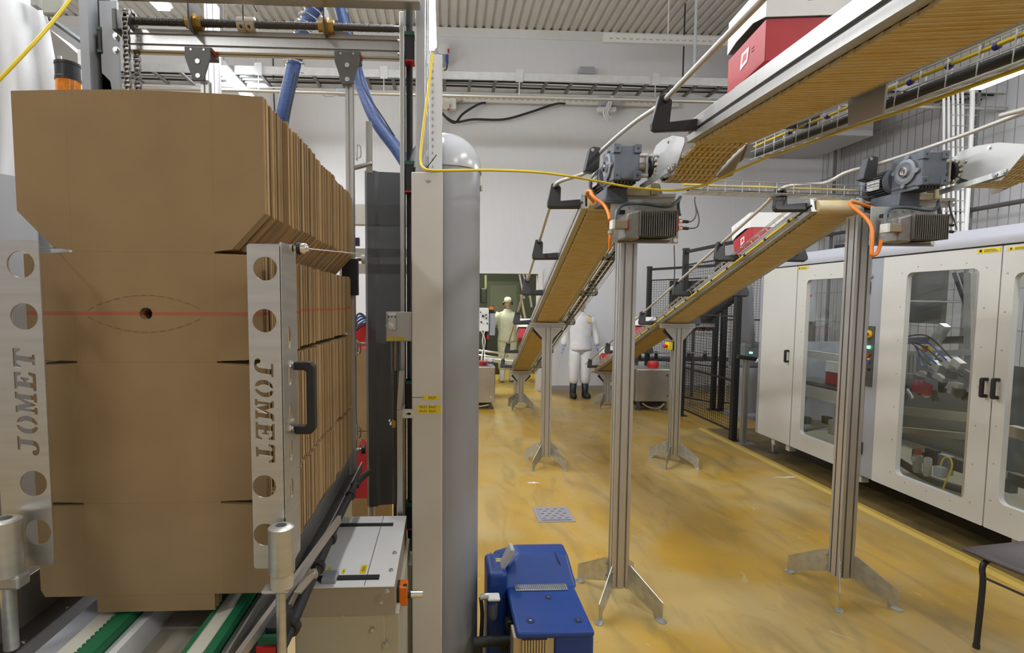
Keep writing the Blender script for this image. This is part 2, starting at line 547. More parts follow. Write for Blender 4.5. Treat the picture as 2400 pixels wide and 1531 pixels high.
def rrect(x0, y0, x1, y1, r, n=4):
    out = []
    for cx, cy, a0 in ((x1 - r, y1 - r, 0), (x0 + r, y1 - r, 90), (x0 + r, y0 + r, 180), (x1 - r, y0 + r, 270)):
        for i in range(n + 1):
            a = math.radians(a0 + 90 * i / n)
            out.append((cx + r * math.cos(a), cy + r * math.sin(a)))
    return out

def slotted(wd, ht, nx=1, ny=1, s=0.010, d=0.012):
    """cross-section of an extruded profile with T-slot grooves"""
    out = []
    def side(a, b, n):
        a, b = Vector(a), Vector(b)
        L_ = (b - a).length; t = (b - a) / L_; q = Vector((-t.y, t.x))
        out.append(tuple(a))
        for i in range(n):
            c = a + t * (L_ * (i + 0.5) / n)
            for p in (c - t * s / 2, c - t * s / 2 + q * d, c + t * s / 2 + q * d, c + t * s / 2): out.append(tuple(p))
    x, y = wd / 2, ht / 2
    side((-x, -y), (x, -y), nx); side((x, -y), (x, y), ny); side((x, y), (-x, y), nx); side((-x, y), (-x, -y), ny)
    return out

def profile(p0, p1, wd, ht, nx=1, ny=1, up=(0, 0, 1), s=0.010, d=0.012):
    p0, p1 = Vector(p0), Vector(p1)
    y = (p1 - p0); x = y.cross(Vector(up))
    if x.length < 1e-4: x = Vector((1, 0, 0))
    x.normalize(); z = x.cross(y.normalized())
    return B().prism(slotted(wd, ht, nx, ny, s, d), p0, x, z, p1 - p0)

def bolt(b, p, n, r=0.008, h=0.007):
    p, n = Vector(p), Vector(n).normalized()
    b.cyl(p, p + n * h, r, 8); b.cyl(p - n * 0.001, p + n * 0.0015, r * 1.5, 10)

FR = lambda o: frame(o, (1, 0, 0), (0, 0, 1))          # sheet facing the camera side (-Y)
# ================================================================== THE HALL
YB = 10.0
XL, XR, YF, ZC = -7.0, 9.2, -5.0, 6.62
struct(B().b2((XL, YF, -0.1), (XR, YB + 5.2, 0)).build('floor', FLOOR, origin=(0, 0, 0)), 'worn mustard yellow epoxy factory floor', 'floor')

dl, dr, dt = at(1104, 800, YB).x, at(1258, 800, YB).x, at(1200, 642, YB).z
wl, wr = at(1567, 700, YB).x, at(1692, 700, YB).x
wb, wt = at(1600, 775, YB).z, at(1600, 658, YB).z
b = B()
TH = 0.15
for x0, x1, z0, z1 in ((XL, dl, 0, ZC), (dl, dr, dt, ZC), (dr, wl, 0, ZC), (wl, wr, 0, wb), (wl, wr, wt, ZC), (wr, XR, 0, ZC)):
    b.b2((x0, YB, z0), (x1, YB + TH, z1))
struct(b.build('wall_back', WALL, origin=(0, 0, 0)), 'white ribbed sandwich panel end wall', 'wall')
struct(B().b2((XL - 0.1, YF, 0), (XL, YB + TH, ZC)).build('wall_left', WALLY, origin=(0, 0, 0)), 'white panel side wall on the left', 'wall')
struct(B().b2((XR, YF, 0), (XR + 0.1, YB + TH, ZC)).build('wall_right', WALLY, origin=(0, 0, 0)), 'white panel side wall behind the wire partition', 'wall')
struct(B().b2((XL, YF - 0.1, 0), (XR, YF, ZC)).build('wall_front', WALL, origin=(0, 0, 0)), 'white panel wall behind the viewer', 'wall')
# corrugated ceiling
pit = 0.155
poly = []
x = XL
while x < XR:
    poly += [(x, 0.0), (x + pit * 0.50, 0.0), (x + pit * 0.62, 0.035), (x + pit * 0.88, 0.035)]
    x += pit
poly += [(x, 0.0), (x, 0.12), (XL, 0.12)]
struct(B().prism(poly, (0, YF, ZC), (1, 0, 0), (0, 0, 1), (0, YB - YF + TH, 0)).build('ceiling', CEIL, origin=(0, 0, 0)),
       'grey-white corrugated sheet ceiling', 'ceiling')
struct(B().b2((XL, YB - 0.02, ZC - 0.16), (XR, YB, ZC)).build('trim_1', BOXW, origin=(0, 0, 0)), 'flat white flashing strip under the ceiling edge', 'trim')
bb = B().b2((dr + 0.08, YB - 0.012, 0), (XR, YB, 0.1)).b2((XL, YB - 0.012, 0), (dl - 0.08, YB, 0.1))
struct(bb.build('baseboard_back', mat('grey_skirting', (0.33, 0.31, 0.3), 0.5), origin=(0, 0, 0)), 'grey skirting along the end wall', 'baseboard')
# floor edge beside the packing cabinet
struct(B().prism([(-0.05, 0), (0.05, 0), (0.03, 0.018), (-0.02, 0.018)], (3.46, 0.5, 0), (1, 0, 0), (0, 0, 1), (0, 6.4, 0)).build('trim_2',
       mat('floor_lip', (0.58, 0.40, 0.09), 0.35, 0, 0.1, 4), smooth=None), 'raised pale yellow lip in the floor along the white cabinet', 'trim')

struct(B().b2((3.50, 0.5, 0.0), (5.4, 6.9, 0.004)).build('floor_strip', mat('shaded_floor', (0.20, 0.14, 0.045), 0.5, 0, 0.35, 4, col2=(0.11, 0.08, 0.03)), origin=(0, 0, 0)), 'dark floor strip with painted-in shade under the white cabinet', 'floor')  # shade below the cabinet, put into the colour of a thin dark strip
# doorway with the darker room behind it
t = thing('door_1', 'open doorway in the end wall with white frame', 'doorway', ((dl + dr) / 2, YB, 0)); t['kind'] = 'structure'
B().b2((dl - 0.09, YB - 0.03, 0), (dl, YB + TH, dt)).build('jamb', BOXW, t)
B().b2((dr, YB - 0.03, 0), (dr + 0.09, YB + TH, dt)).build('jamb', BOXW, t)
B().b2((dl - 0.09, YB - 0.03, dt), (dr + 0.09, YB + TH, dt + 0.07)).build('lintel', BOXW, t)
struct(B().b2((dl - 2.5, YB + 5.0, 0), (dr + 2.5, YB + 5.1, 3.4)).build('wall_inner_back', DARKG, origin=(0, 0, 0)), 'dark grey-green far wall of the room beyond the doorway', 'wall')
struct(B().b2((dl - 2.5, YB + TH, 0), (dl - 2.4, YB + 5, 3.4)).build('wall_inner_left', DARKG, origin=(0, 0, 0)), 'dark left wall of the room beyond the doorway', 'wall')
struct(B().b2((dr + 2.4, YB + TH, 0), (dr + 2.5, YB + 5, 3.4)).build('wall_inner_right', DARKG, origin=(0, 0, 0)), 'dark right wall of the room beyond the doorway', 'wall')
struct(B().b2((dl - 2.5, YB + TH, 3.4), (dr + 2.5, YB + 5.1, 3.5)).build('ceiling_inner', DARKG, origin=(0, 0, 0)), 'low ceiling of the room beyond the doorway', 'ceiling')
p0, p1 = at(1149, 765, 14.9), at(1211, 668, 14.9)
t = thing('door_2', 'closed grey-green steel door in the room beyond', 'door', ((p0.x + p1.x) / 2, 14.95, 0)); t['kind'] = 'structure'
B().b2((p0.x, 14.93, 0), (p1.x, 14.99, p1.z)).build('door_leaf', mat('sage_door', (0.2, 0.21, 0.165), 0.5), t)
for x0, x1 in ((p0.x - 0.1, p0.x), (p1.x, p1.x + 0.1)):
    B().b2((x0, 14.92, 0), (x1, 14.99, p1.z)).build('jamb', mat('sage_frame', (0.13, 0.14, 0.11), 0.5), t)
B().b2((p0.x - 0.1, 14.92, p1.z), (p1.x + 0.1, 14.99, p1.z + 0.1)).build('lintel', MATS['sage_frame'], t)

# window into the room on the right
t = thing('window_1', 'wide dark interior window low in the end wall', 'window', ((wl + wr) / 2, YB, wb)); t['kind'] = 'structure'
for a, c in (((wl - 0.06, YB - 0.025, wb - 0.06), (wr + 0.06, YB + 0.02, wb)), ((wl - 0.06, YB - 0.025, wt), (wr + 0.06, YB + 0.02, wt + 0.06)),
             ((wl - 0.06, YB - 0.025, wb), (wl, YB + 0.02, wt)), ((wr, YB - 0.025, wb), (wr + 0.06, YB + 0.02, wt))):
    B().b2(a, c).build('window_frame', BOXW, t)
B().b2((wl, YB + 0.06, wb), (wr, YB + 0.066, wt)).build('pane', GLASS, t)
struct(B().b2((wl - 0.6, YB + 1.6, 0), (wr + 0.6, YB + 1.7, 3.2)).build('wall_window_room', mat('olive_dim', (0.09, 0.095, 0.05), 0.6, 0, 0.5, 3), origin=(0, 0, 0)),
       'dim olive wall seen through the interior window', 'wall')
struct(B().b2((wl - 0.7, YB + TH, 0), (wl - 0.6, YB + 1.7, 3.2)).build('wall_window_side', MATS['olive_dim'], origin=(0, 0, 0)), 'side wall of the room behind the window', 'wall')
struct(B().b2((wr + 0.6, YB + TH, 0), (wr + 0.7, YB + 1.7, 3.2)).build('wall_window_side_2', MATS['olive_dim'], origin=(0, 0, 0)), 'other side wall of the room behind the window', 'wall')
for i in range(6):
    xx = wl + 0.1 + 0.16 * i
    tag(B().b2((xx, YB + 1.3, 0.0), (xx + 0.05, YB + 1.36, 2.2)).build('locker_upright', mat('pale_olive', (0.3, 0.3, 0.17), 0.4, 0.3)),
        'pale upright rail behind the interior window', 'upright', 'uprights behind the window')

# white bulkhead duct in the corner above the cabinet
p0, p1 = at(1730, 330, 9.0), at(2090, 235, 9.0)
tag(B().b2((p0.x, 8.6, p0.z), (7.0, YB - 0.01, p1.z + 0.4)).build('air_duct', mat('duct_grey', (0.52, 0.52, 0.54), 0.45), bevel=0.01),
    'broad grey-white air duct box high on the end wall', 'duct')

# ------------------------------------------------------------------ fluorescent fixtures
def fixture(x, y0, y1, z, label, power=LAMP_W, wid=0.17):
    t = thing('fluorescent_lamp', label, 'lamp', (x, (y0 + y1) / 2, z), 'fluorescent ceiling lamps')
    B().prism([(-wid / 2, 0), (wid / 2, 0), (wid / 2 - 0.03, 0.06), (-wid / 2 + 0.03, 0.06)], (x, y0, z), (1, 0, 0), (0, 0, 1), (0, y1 - y0, 0)).build('housing', WPL, t)
    B().prism([(-wid / 2 + 0.01, 0), (-wid / 2 + 0.03, -0.035), (wid / 2 - 0.03, -0.035), (wid / 2 - 0.01, 0)], (x, y0 + 0.02, z - 0.001), (1, 0, 0), (0, 0, 1), (0, y1 - y0 - 0.04, 0)).build('diffuser', TUBE, t)
    for yy in (y0 + 0.25, y1 - 0.25):
        B().cyl((x, yy, z + 0.06), (x, yy, ZC), 0.006, 6).build('hanger', ZINC, t)
    for ang, k, dx_, dz_ in ((0, 0.46, 0, -0.045), (100, 0.32, wid / 2 + 0.006, 0.0), (-100, 0.32, -wid / 2 - 0.006, 0.0)):      # the tubes shine down and out to both sides
        ld = bpy.data.lights.new('lamp_light', 'AREA'); ld.shape = 'RECTANGLE'; ld.size = wid if not ang else 0.06; ld.size_y = y1 - y0
        ld.energy = power * k; ld.color = (0.93, 0.96, 1.0)
        lo = bpy.data.objects.new('lamp_light', ld); COL.objects.link(lo)
        lo.parent = t; lo.location = (dx_, 0, dz_); lo.rotation_euler = (0, -math.radians(ang), 0)
    return t
fixture(-2.7, 3.9, 5.5, 4.5, 'long lit ceiling lamp over the gantry, top left corner')
fixture(-2.7, 6.75, 8.3, 4.5, 'lit ceiling lamp just above the cardboard stack')
fixture(-0.17, 4.5, 6.16, 4.5, 'lit ceiling lamp seen end-on above the grey domed pillar')
fixture(5.65, 4.1, 5.6, 4.0, 'lit ceiling lamp by the wire partition at right')
for x, y in ((-2.7, 1.2), (-0.17, 1.2), (-2.7, -1.8), (3.0, 0.2), (3.0, -2.6), (5.6, 1.2)):
    fixture(x, y, y + 1.5, 4.5, 'lit ceiling lamp further back in the hall, out of view', LAMP_W * 0.75)
ld = bpy.data.lights.new('room_light', 'AREA'); ld.size = 0.3; ld.size_y = 1.5; ld.shape = 'RECTANGLE'; ld.energy = 110; ld.color = (0.95, 1, 0.75)
t = thing('batten_lamp', 'ceiling batten lamp of the room beyond the doorway', 'lamp', ((dl + dr) / 2, 11.6, 3.35))
B().box(((dl + dr) / 2, 11.6, 3.37), (0.3, 1.5, 0.06)).build('housing', WPL, t)
lo = bpy.data.objects.new('room_light', ld); COL.objects.link(lo); lo.parent = t; lo.location = (0, 0, -0.03)

# ------------------------------------------------------------------ cable ladder, pipes and channels under the ceiling
YT = 7.0
zt = at(1040, 175, YT).z
t = thing('cable_ladder', 'galvanised cable ladder spanning the hall below the ceiling', 'cable tray', (1.5, YT, zt))
for yy, nm in ((YT, 'side_rail'), (YT + 0.42, 'side_rail')):
    B().b2((XL + 0.2, yy, zt - 0.05), (XR - 0.2, yy + 0.025, zt + 0.05)).build(nm, TRAYM, t, bevel=0.006)
x = XL + 0.4
rung = None
while x < XR - 0.4:
    if rung is None:
        rung = B().b2((x - 0.02, YT + 0.025, zt - 0.045), (x + 0.02, YT + 0.42, zt - 0.02)).build('rung', ALU_D, t); x00 = x
    else:
        c = rung.copy(); COL.objects.link(c); c.location = (x - x00, 0, 0)
    x += 0.33
for k in range(4):
    B().tube([V(XL + 0.4 + i * 1.0, YT + 0.09 + 0.08 * k + 0.02 * math.sin(i * 1.3 + k), zt - 0.01) for i in range(16)], 0.012, 6, 3).build('tray_cable', (GREEN, RUB, mat('grey_cable', (0.3, 0.3, 0.31), 0.5), RUB)[k], t)
xh = at(1217, 190, YT).x
for xx in (at(607, 190, YT).x, at(900, 190, YT).x, xh, at(1535, 200, YT).x, at(1900, 205, YT).x, at(2360, 240, YT).x):
    h = B().b2((xx - 0.045, YT - 0.02, zt - 0.07), (xx + 0.045, YT + 0.0, zt + 0.08)).build('hanger_bracket', TRAYM, t)
    B().cyl((xx, YT - 0.012, zt - 0.24), (xx, YT - 0.012, zt - 0.05), 0.008, 6).build('pipe_rod', ZINC, h)
tag(B().cyl((XL + 0.3, YT - 0.012, zt - 0.26), (XR - 0.3, YT - 0.012, zt - 0.26), 0.024, 12).build('conduit_pipe', STEEL, smooth=40),
    'slim steel pipe hung under the cable ladder', 'pipe')
# perforated wall channels
def channel(u0, u1, v, Y, lab, slots=True):
    a, c = at(u0, v, Y), at(u1, v, Y)
    zz = (a.z + c.z) / 2
    t = thing('perforated_channel', lab, 'cable channel', ((a.x + c.x) / 2, Y, zz))
    B().b2((a.x, Y - 0.03, zz - 0.07), (c.x, Y + 0.03, zz + 0.07)).build('channel', PERF, t)
    s = B()
    x = a.x + 0.1
    while x < c.x - 0.1:
        s.b2((x, Y - 0.033, zz - 0.022), (x + 0.055, Y - 0.029, zz - 0.004)); x += 0.11
    s.build('slot_row', mat('slot_shade', (0.4, 0.39, 0.36), 0.6), t, kind='stuff')
    return t
channel(1036, 1590, 236, 9.9, 'perforated white cable channel on the end wall below the cable ladder')
channel(1413, 1900, 97, 8.9, 'perforated white cable channel hung under the corrugated ceiling')
for i, (u, Y, lab) in enumerate(((1603, 9.0, 'thin black wire hanging beside the steel hanger rod'), (1629, 7.02, 'slim steel hanger rod above the cable ladder'),
                                 (1565, 8.9, 'short pale hanger rod holding the ceiling channel'), (524, 6.9, 'slim dark hanger rod at the left lamp row'))):
    z0 = at(u, (192, 185, 90, 150)[i], Y).z
    xx = at(u, 100, Y).x
    tag(B().cyl((xx, Y, z0), (xx, Y, ZC), (0.012, 0.018, 0.012, 0.014)[i], 6).build('hanger_rod', (RUB, GREYB, WPL, GREYB)[i]), lab, 'rod')

def wbox(u0, u1, v0, v1, Y, d, m, name, lab, cat, bev=0.012):
    a, c = at(u0, v1, Y), at(u1, v0, Y)
    return tag(B().b2((a.x, Y - d, a.z), (c.x, Y, c.z)).build(name, m, bevel=bev), lab, cat)
# sockets and junction boxes on the wall
p = at(1040, 145, 9.9)
t = thing('wall_socket', 'grey wall socket with blue plug beside the end-on lamp', 'socket', p)
B().b2(at(1029, 158, 9.9) + V(0, -0.12, 0), at(1046, 133, 9.9)).build('socket_body', GREYB, t, bevel=0.02)
B().b2(at(1045, 151, 9.9) + V(0, -0.2, 0), at(1051, 139, 9.9)).build('plug', mat('plug_blue', (0.03, 0.08, 0.4), 0.4), t, bevel=0.01)
B().tube([at(1048, 152, 9.75), at(1046, 162, 9.7), at(1036, 168, 9.8), at(1028, 163, 9.85)], 0.012, 6, 4).build('lead', RUB, t)
p = at(1040, 120, 9.9)
t = thing('ceiling_speaker', 'small cream round alarm horn above the wall socket', 'alarm', p)
B().lathe([(0.02, 0), (0.1, -0.02), (0.1, -0.08), (0.04, -0.1)], p, (0, 1, 0), 16).build('horn', WPL, t, smooth=40)
B().box(at(1051, 119, 9.8), (0.03, 0.05, 0.05)).build('red_lens', RED, t)
p = at(1050, 248, 9.9)
t = thing('isolator_box', 'small cream isolator box with red switch under the channel', 'switch box', p)
B().b2(at(1032, 260, 9.9) + V(0, -0.12, 0), at(1069, 236, 9.9)).build('box', WPL, t, bevel=0.01)
B().cyl(at(1045, 248, 9.78), at(1045, 248, 9.74), 0.07, 16).build('dial', mat('cream_dial', (0.6, 0.58, 0.5), 0.5), t)
B().box(at(1052, 252, 9.77), (0.03, 0.03, 0.1), Matrix.Rotation(0.3, 3, 'Y')).build('switch', RED, t)
B().bar(at(1069, 241, 9.8), at(1086, 235, 9.8), 0.02, 0.02).build('cable_end', mat('dull_brass', (0.3, 0.26, 0.1), 0.5), t)
t = thing('junction_box', 'grey junction box with white cables at the middle of the channel', 'junction box', at(1427, 262, 9.85))
B().b2(at(1404, 253, 9.85) + V(0, -0.16, 0), at(1451, 228, 9.85)).build('box', GREYB, t, bevel=0.01)
B().b2(at(1398, 266, 9.85) + V(0, -0.1, 0), at(1440, 255, 9.85)).build('bracket', WPL, t, bevel=0.005)
for k in range(3):
    B().tube([at(1440 + 4 * k, 205, 9.6), at(1432 + 2 * k, 228, 9.6), at(1424 + 4 * k, 245, 9.62), at(1414 + 5 * k, 262, 9.64), at(1424 + 2 * k, 285 - 6 * k, 9.66), at(1434, 270, 9.7)], 0.012, 6, 5).build('cable', WPL, t)
wbox(1353, 1387, 167, 182, 9.99, 0.2, GREYB, 'small_sensor_box', 'small grey box peeping over the cable ladder', 'box')
tag(B().tube([at(1034, 262, 9.85), at(1052, 282, 9.8), at(1068, 287, 9.8), at(1085, 267, 9.85), at(1120, 245, 9.85), at(1138, 241, 9.88)], 0.02, 6, 5).build('wall_cable', RUB),
    'short looped black cable left under the wall channel', 'cable')
tag(B().tube([at(1034, 266, 9.87), at(1066, 286, 9.82), at(1110, 280, 9.84), at(1180, 280, 9.86), at(1240, 264, 9.88), at(1300, 244, 9.88), at(1325, 243, 9.88)], 0.02, 6, 5).build('wall_cable', RUB),
    'long sagging black cable right of the loop on the end wall', 'cable')
tag(B().tube([at(1034, 262, 9.88), at(1036, 300, 9.9), at(1038, 420, 9.92)], 0.012, 6, 3).build('wall_cable', RUB), 'thin black cable running straight down beside the dome', 'cable')
tag(B().tube([at(1580, 575, 9.3), at(1581, 640, 9.3), at(1577, 700, 9.3), at(1570, 760, 9.3)], 0.008, 6, 4).build('hanging_wire', RUB), 'thin black wire hanging in front of the dark window', 'cable')
tag(B().tube([at(640, 120, 9.9), at(641, 200, 9.9), at(645, 290, 9.9)], 0.012, 6, 3).build('wall_cable', RUB), 'thin dark cable on the end wall left of the blue hose', 'cable')
t = thing('emergency_light', 'grey emergency light unit hanging under the pipe', 'light unit', at(805, 224, 7.4))
B().b2(at(792, 227, 7.4) + V(0, -0.1, 0), at(813, 213, 7.4)).build('unit', GREYB, t, bevel=0.015)
B().tube([at(792, 222, 7.35), at(770, 226, 7.35), at(757, 222, 7.3), at(755, 205, 7.3)], 0.008, 6, 4).build('lead', mat('grey_cable', (0.3, 0.3, 0.31), 0.5), t)
# white conduits climbing at the right and at the left lamp
def conduits(name, lab, u0, n, du, v0, v1, Y, r=0.016):
    t = thing(name, lab, 'conduit', at(u0, v1, Y))
    for k in range(n):
        u = u0 + du * k
        B().tube([at(u, v1, Y), at(u, (v0 + v1) / 2, Y), at(u, v0 + 14, Y), at(u - 3, v0 + 4, Y + 0.05), at(u - 14, v0, Y + 0.25)], r, 6, 4).build('pipe', WPL, t, smooth=60)
    zs = [at(u0, v1 - 25 * (i + 1), Y).z for i in range(int((v1 - v0) / 25) - 1)]
    g = B()
    for z in zs: g.cyl((at(u0 - 6, v1, Y).x, Y - 0.02, z), (at(u0 + du * n, v1, Y).x, Y - 0.02, z), 0.004, 5)
    g.build('clip_rungs', WIRE, t, kind='stuff')
conduits('conduit_bundle', 'bundle of white conduits rising behind the right gearmotor', 2212, 5, 11, 215, 545, 6.9)
B_ = thing('bent_pipe', 'single thick white pipe bending over beside the conduit bundle', 'pipe', at(2270, 545, 6.88))
B().tube([at(2262, 560, 6.88), at(2272, 400, 6.88), at(2279, 230, 6.88), at(2276, 212, 6.88), at(2268, 208, 6.9), at(2225, 214, 7.0)], 0.028, 10, 5).build('pipe', WPL, B_, smooth=60)
B().cyl(at(2268, 420, 6.88), at(2268, 412, 6.88), 0.04, 10).build('pipe_clip', ZINC, B_)
conduits('conduit_drop', 'white conduits dropping below the cable ladder at the left lamp', 562, 5, 8, 165, 300, 8.8, 0.016)

# ------------------------------------------------------------------ wire partition on the right
XG = 7.12
t = thing('wire_partition', 'dark wire grid partition along the right of the hall', 'fence', (XG, 7, 0))
g = B()
y = 4.4
while y < 9.95:
    g.b2((XG - 0.003, y - 0.003, 0.3), (XG + 0.003, y + 0.003, 6.0)); y += 0.131
z = 0.3
while z < 6.01:
    g.b2((XG - 0.008, 4.4, z - 0.005), (XG, 9.95, z + 0.005)); z += 0.53
g.build('wire_grid', mat('grid_wire', (0.24, 0.22, 0.21), 0.5, 0.4), t, kind='stuff')
for yy in (4.5, 7.0, 9.6):
    B().b2((XG + 0.0, yy, 0), (XG + 0.04, yy + 0.03, 6.2)).build('post', mat('grid_post', (0.2, 0.2, 0.2), 0.5, 0.4), t)
B().cyl((XG - 0.06, 4.4, 2.95), (XG - 0.06, 9.9, 2.95), 0.03, 8).build('handrail', GUN, t)
struct(B().b2((XG + 0.4, 4.0, 0), (XG + 0.5, 9.98, ZC)).build('wall_behind_grid', mat('grey_panel_wall', (0.50, 0.50, 0.51), 0.5), origin=(0, 0, 0)), 'grey panel wall behind the wire partition', 'wall')

# ------------------------------------------------------------------ floor drain and white floor marks
c4 = [atz(u, v, 0) for u, v in ((1263, 1225), (1349, 1223), (1330, 1189.5), (1247, 1190))]
x0, x1 = (c4[0].x + c4[3].x) / 2, (c4[1].x + c4[2].x) / 2
y0, y1 = c4[0].y, c4[3].y
t = thing('floor_drain', 'square grey slotted drain grate set in the yellow floor', 'drain', ((x0 + x1) / 2, (y0 + y1) / 2, 0))
GR = mat('drain_grey', (0.34, 0.33, 0.36), 0.5, 0.3)
B().prism([(x0, y0), (x1, y0), (x1, y1), (x0, y1)], (0, 0, 0), (1, 0, 0), (0, 1, 0), (0, 0, 0.004)).build('drain_frame', GR, t)
hs = []
for j in range(5):
    for i in range(4 - (j % 2)):
        cx = x0 + 0.055 + (x1 - x0 - 0.11) * (i + 0.5 * (j % 2)) / 3.0
        cy = y0 + 0.06 + (y1 - y0 - 0.12) * j / 4
        hs.append(rrect(cx - 0.016, cy - 0.006, cx + 0.016, cy + 0.006, 0.004, 2))
plate([rrect(x0 + 0.028, y0 + 0.028, x1 - 0.028, y1 - 0.028, 0.004, 1)] + hs, 0.004, Matrix.Translation((0, 0, 0.0075))).build('grate', GR, t)
B().b2((x0 + 0.03, y0 + 0.03, 0.004), (x1 - 0.03, y1 - 0.03, 0.0048)).build('sump', INK, t)
for i, (ua, va, ub, vb, hw, lab) in enumerate(((1236, 1132, 1266, 1134, 0.02, 'small white paint mark on the floor near the drain'), (1815, 1119, 1925, 1121, 0.022, 'long white scrape on the floor beside the cabinet'))):
    a, c = atz(ua, va, 0), atz(ub, vb, 0)
    poly = []
    for k in range(9): poly.append((a.x + (c.x - a.x) * k / 8, a.y - hw * (0.4 + random.random()) * math.sin(math.pi * (k + 0.5) / 9)))
    for k in range(8, -1, -1): poly.append((a.x + (c.x - a.x) * k / 8, a.y + hw * (0.4 + random.random()) * math.sin(math.pi * (k + 0.5) / 9)))
    tag(B().prism(poly, (0, 0, 0.0003), (1, 0, 0), (0, 1, 0), (0, 0, 0.0008)).build('floor_mark', WPL), lab, 'floor mark')
# ================================================================== CONVEYOR LINES
BW = 0.225                      # belt width
def row_mesh(M, y0, y1, z, pitch=0.0254, flip=1):
    """modular belt rows: each row a thin bar with stepped teeth on its outer face"""
    b = B(M)
    y = y0
    k = 0
    while y < y1:
        h = BW / 2 - (0.0 if k % 2 else 0.004)
        b.b2((-h, y + 0.0006, z), (h, y + pitch - 0.0012, z + 0.009))
        b.b2((-h + 0.012, y + 0.008, z - 0.0025 * flip + (0.009 if flip < 0 else 0)), (h - 0.012, y + 0.016, z + (0 if flip > 0 else 0.009)))
        y += pitch; k += 1
    return b

def guide_bracket(M, y, s, xr, t, reach=0.155, up=0.125):
    """black L-shaped arm from the side rail out and up to the guide rod"""
    pl = [(0, 0), (0, 0.046), (reach - 0.045, 0.036), (reach - 0.05, up - 0.005), (reach - 0.03, up + 0.02), (reach + 0.005, up + 0.018), (reach + 0.03, 0.03), (reach + 0.028, 0.008), (reach + 0.012, -0.002)]
    b = B(M).prism([(s * p[0], p[1]) for p in pl], (s * xr, y - 0.018, 0.034), (1, 0, 0), (0, 0, 1), (0, 0.036, 0))
    g = b.build('guide_bracket', BLK, t, bevel=0.004)
    xx = s * (xr + reach - 0.022)
    B(M).cyl((xx, y - 0.03, 0.034 + up + 0.002), (xx, y + 0.03, 0.034 + up + 0.002), 0.016, 10).build('rod_clamp', BLK, g)
    c = B(M)
    bolt(c, (s * (xr + reach + 0.012), y, 0.075), (s, 0, 0.15), 0.006, 0.004)
    c.build('bracket_screw', CHROME, g)

def conveyor(name, lab, lo, hi, brk, label_extra=None, sides=(-1, 1), rod_ext=None, single_rows=False):
    """lo, hi: middle of the belt's underside at both ends"""
    lo, hi = Vector(lo), Vector(hi)
    y = (hi - lo); Ln = y.length; y.normalize()
    x = y.cross(Vector((0, 0, 1))).normalized(); z = x.cross(y)
    M = Matrix((x, y, z)).transposed().to_4x4(); M.translation = lo
    t = thing(name, lab, 'conveyor', (lo + hi) / 2)
    if single_rows:                                                  # rows near enough to be told apart: each a part
        sec = [(0.0005, 0), (0.008, 0), (0.008, -0.0025), (0.016, -0.0025), (0.016, 0), (0.0244, 0), (0.0244, 0.009), (0.0005, 0.009)]
        first = None; k = 0
        while 0.02 + 0.0254 * (k + 1) < Ln:
            if first is None:
                first = B(M).prism(sec, (-BW / 2 + 0.002, 0.02, 0), (0, 1, 0), (0, 0, 1), (BW - 0.004, 0, 0)).build('belt_row', BELT, t)
            else:
                c = first.copy(); COL.objects.link(c); c.location = M.to_3x3() @ V(0.002 * (k % 2), 0.0254 * k, 0)
            k += 1
    else:
        row_mesh(M, 0.02, Ln - 0.02, 0.0).build('belt_underside', BELT, t, kind='stuff')
    row_mesh(M, 0.02, Ln - 0.02, 0.073, flip=-1).build('belt_top', BELT, t, kind='stuff')
    B(M).b2((-BW / 2 + 0.01, 0.03, 0.02), (BW / 2 - 0.01, Ln - 0.03, 0.06)).build('belt_bed', ALU_D, t)
    for yy in (0.015, Ln - 0.015):                                   # belt wrapping round the end rollers
        B(M).cyl((-BW / 2, yy, 0.041), (BW / 2, yy, 0.041), 0.041, 16).build('end_roller', BELT, t, smooth=40)
    xr = BW / 2 + 0.036
    for s in (-1, 1):
        sec = [(0.0, 0.008), (0.034, 0.008), (0.034, 0.036), (0.026, 0.036), (0.026, 0.050), (0.034, 0.050), (0.034, 0.092), (0.0, 0.092), (0.0, 0.085), (0.012, 0.085), (0.012, 0.02), (0.0, 0.02)]
        r = B(M).prism([(s * (BW / 2 + 0.002 + p[0]), p[1]) for p in sec], (0, 0, 0), (1, 0, 0), (0, 0, 1), (0, Ln, 0)).build('side_rail', ALU, t)
        B(M).b2((s * (BW / 2 + 0.0285), 0, 0.0375), (s * (BW / 2 + 0.0275), Ln, 0.0485)).build('rail_slot', mat('slot_black', (0.03, 0.03, 0.03), 0.6), r)
        B(M).b2((s * (BW / 2 - 0.012), 0.02, 0.083), (s * (BW / 2 + 0.03), Ln - 0.02, 0.098)).build('wear_strip', WPL, r)
    for s in sides:
        xx = s * (xr + 0.133)
        e0, e1 = (rod_ext or (0, 0))
        B(M).cyl((xx, -e0, 0.161), (xx, Ln + e1, 0.161), 0.0105, 12).build('guide_rod', ROD, t, smooth=40)
        for q in brk: guide_bracket(M, Ln * q, s, xr, t)
    return t, M, Ln

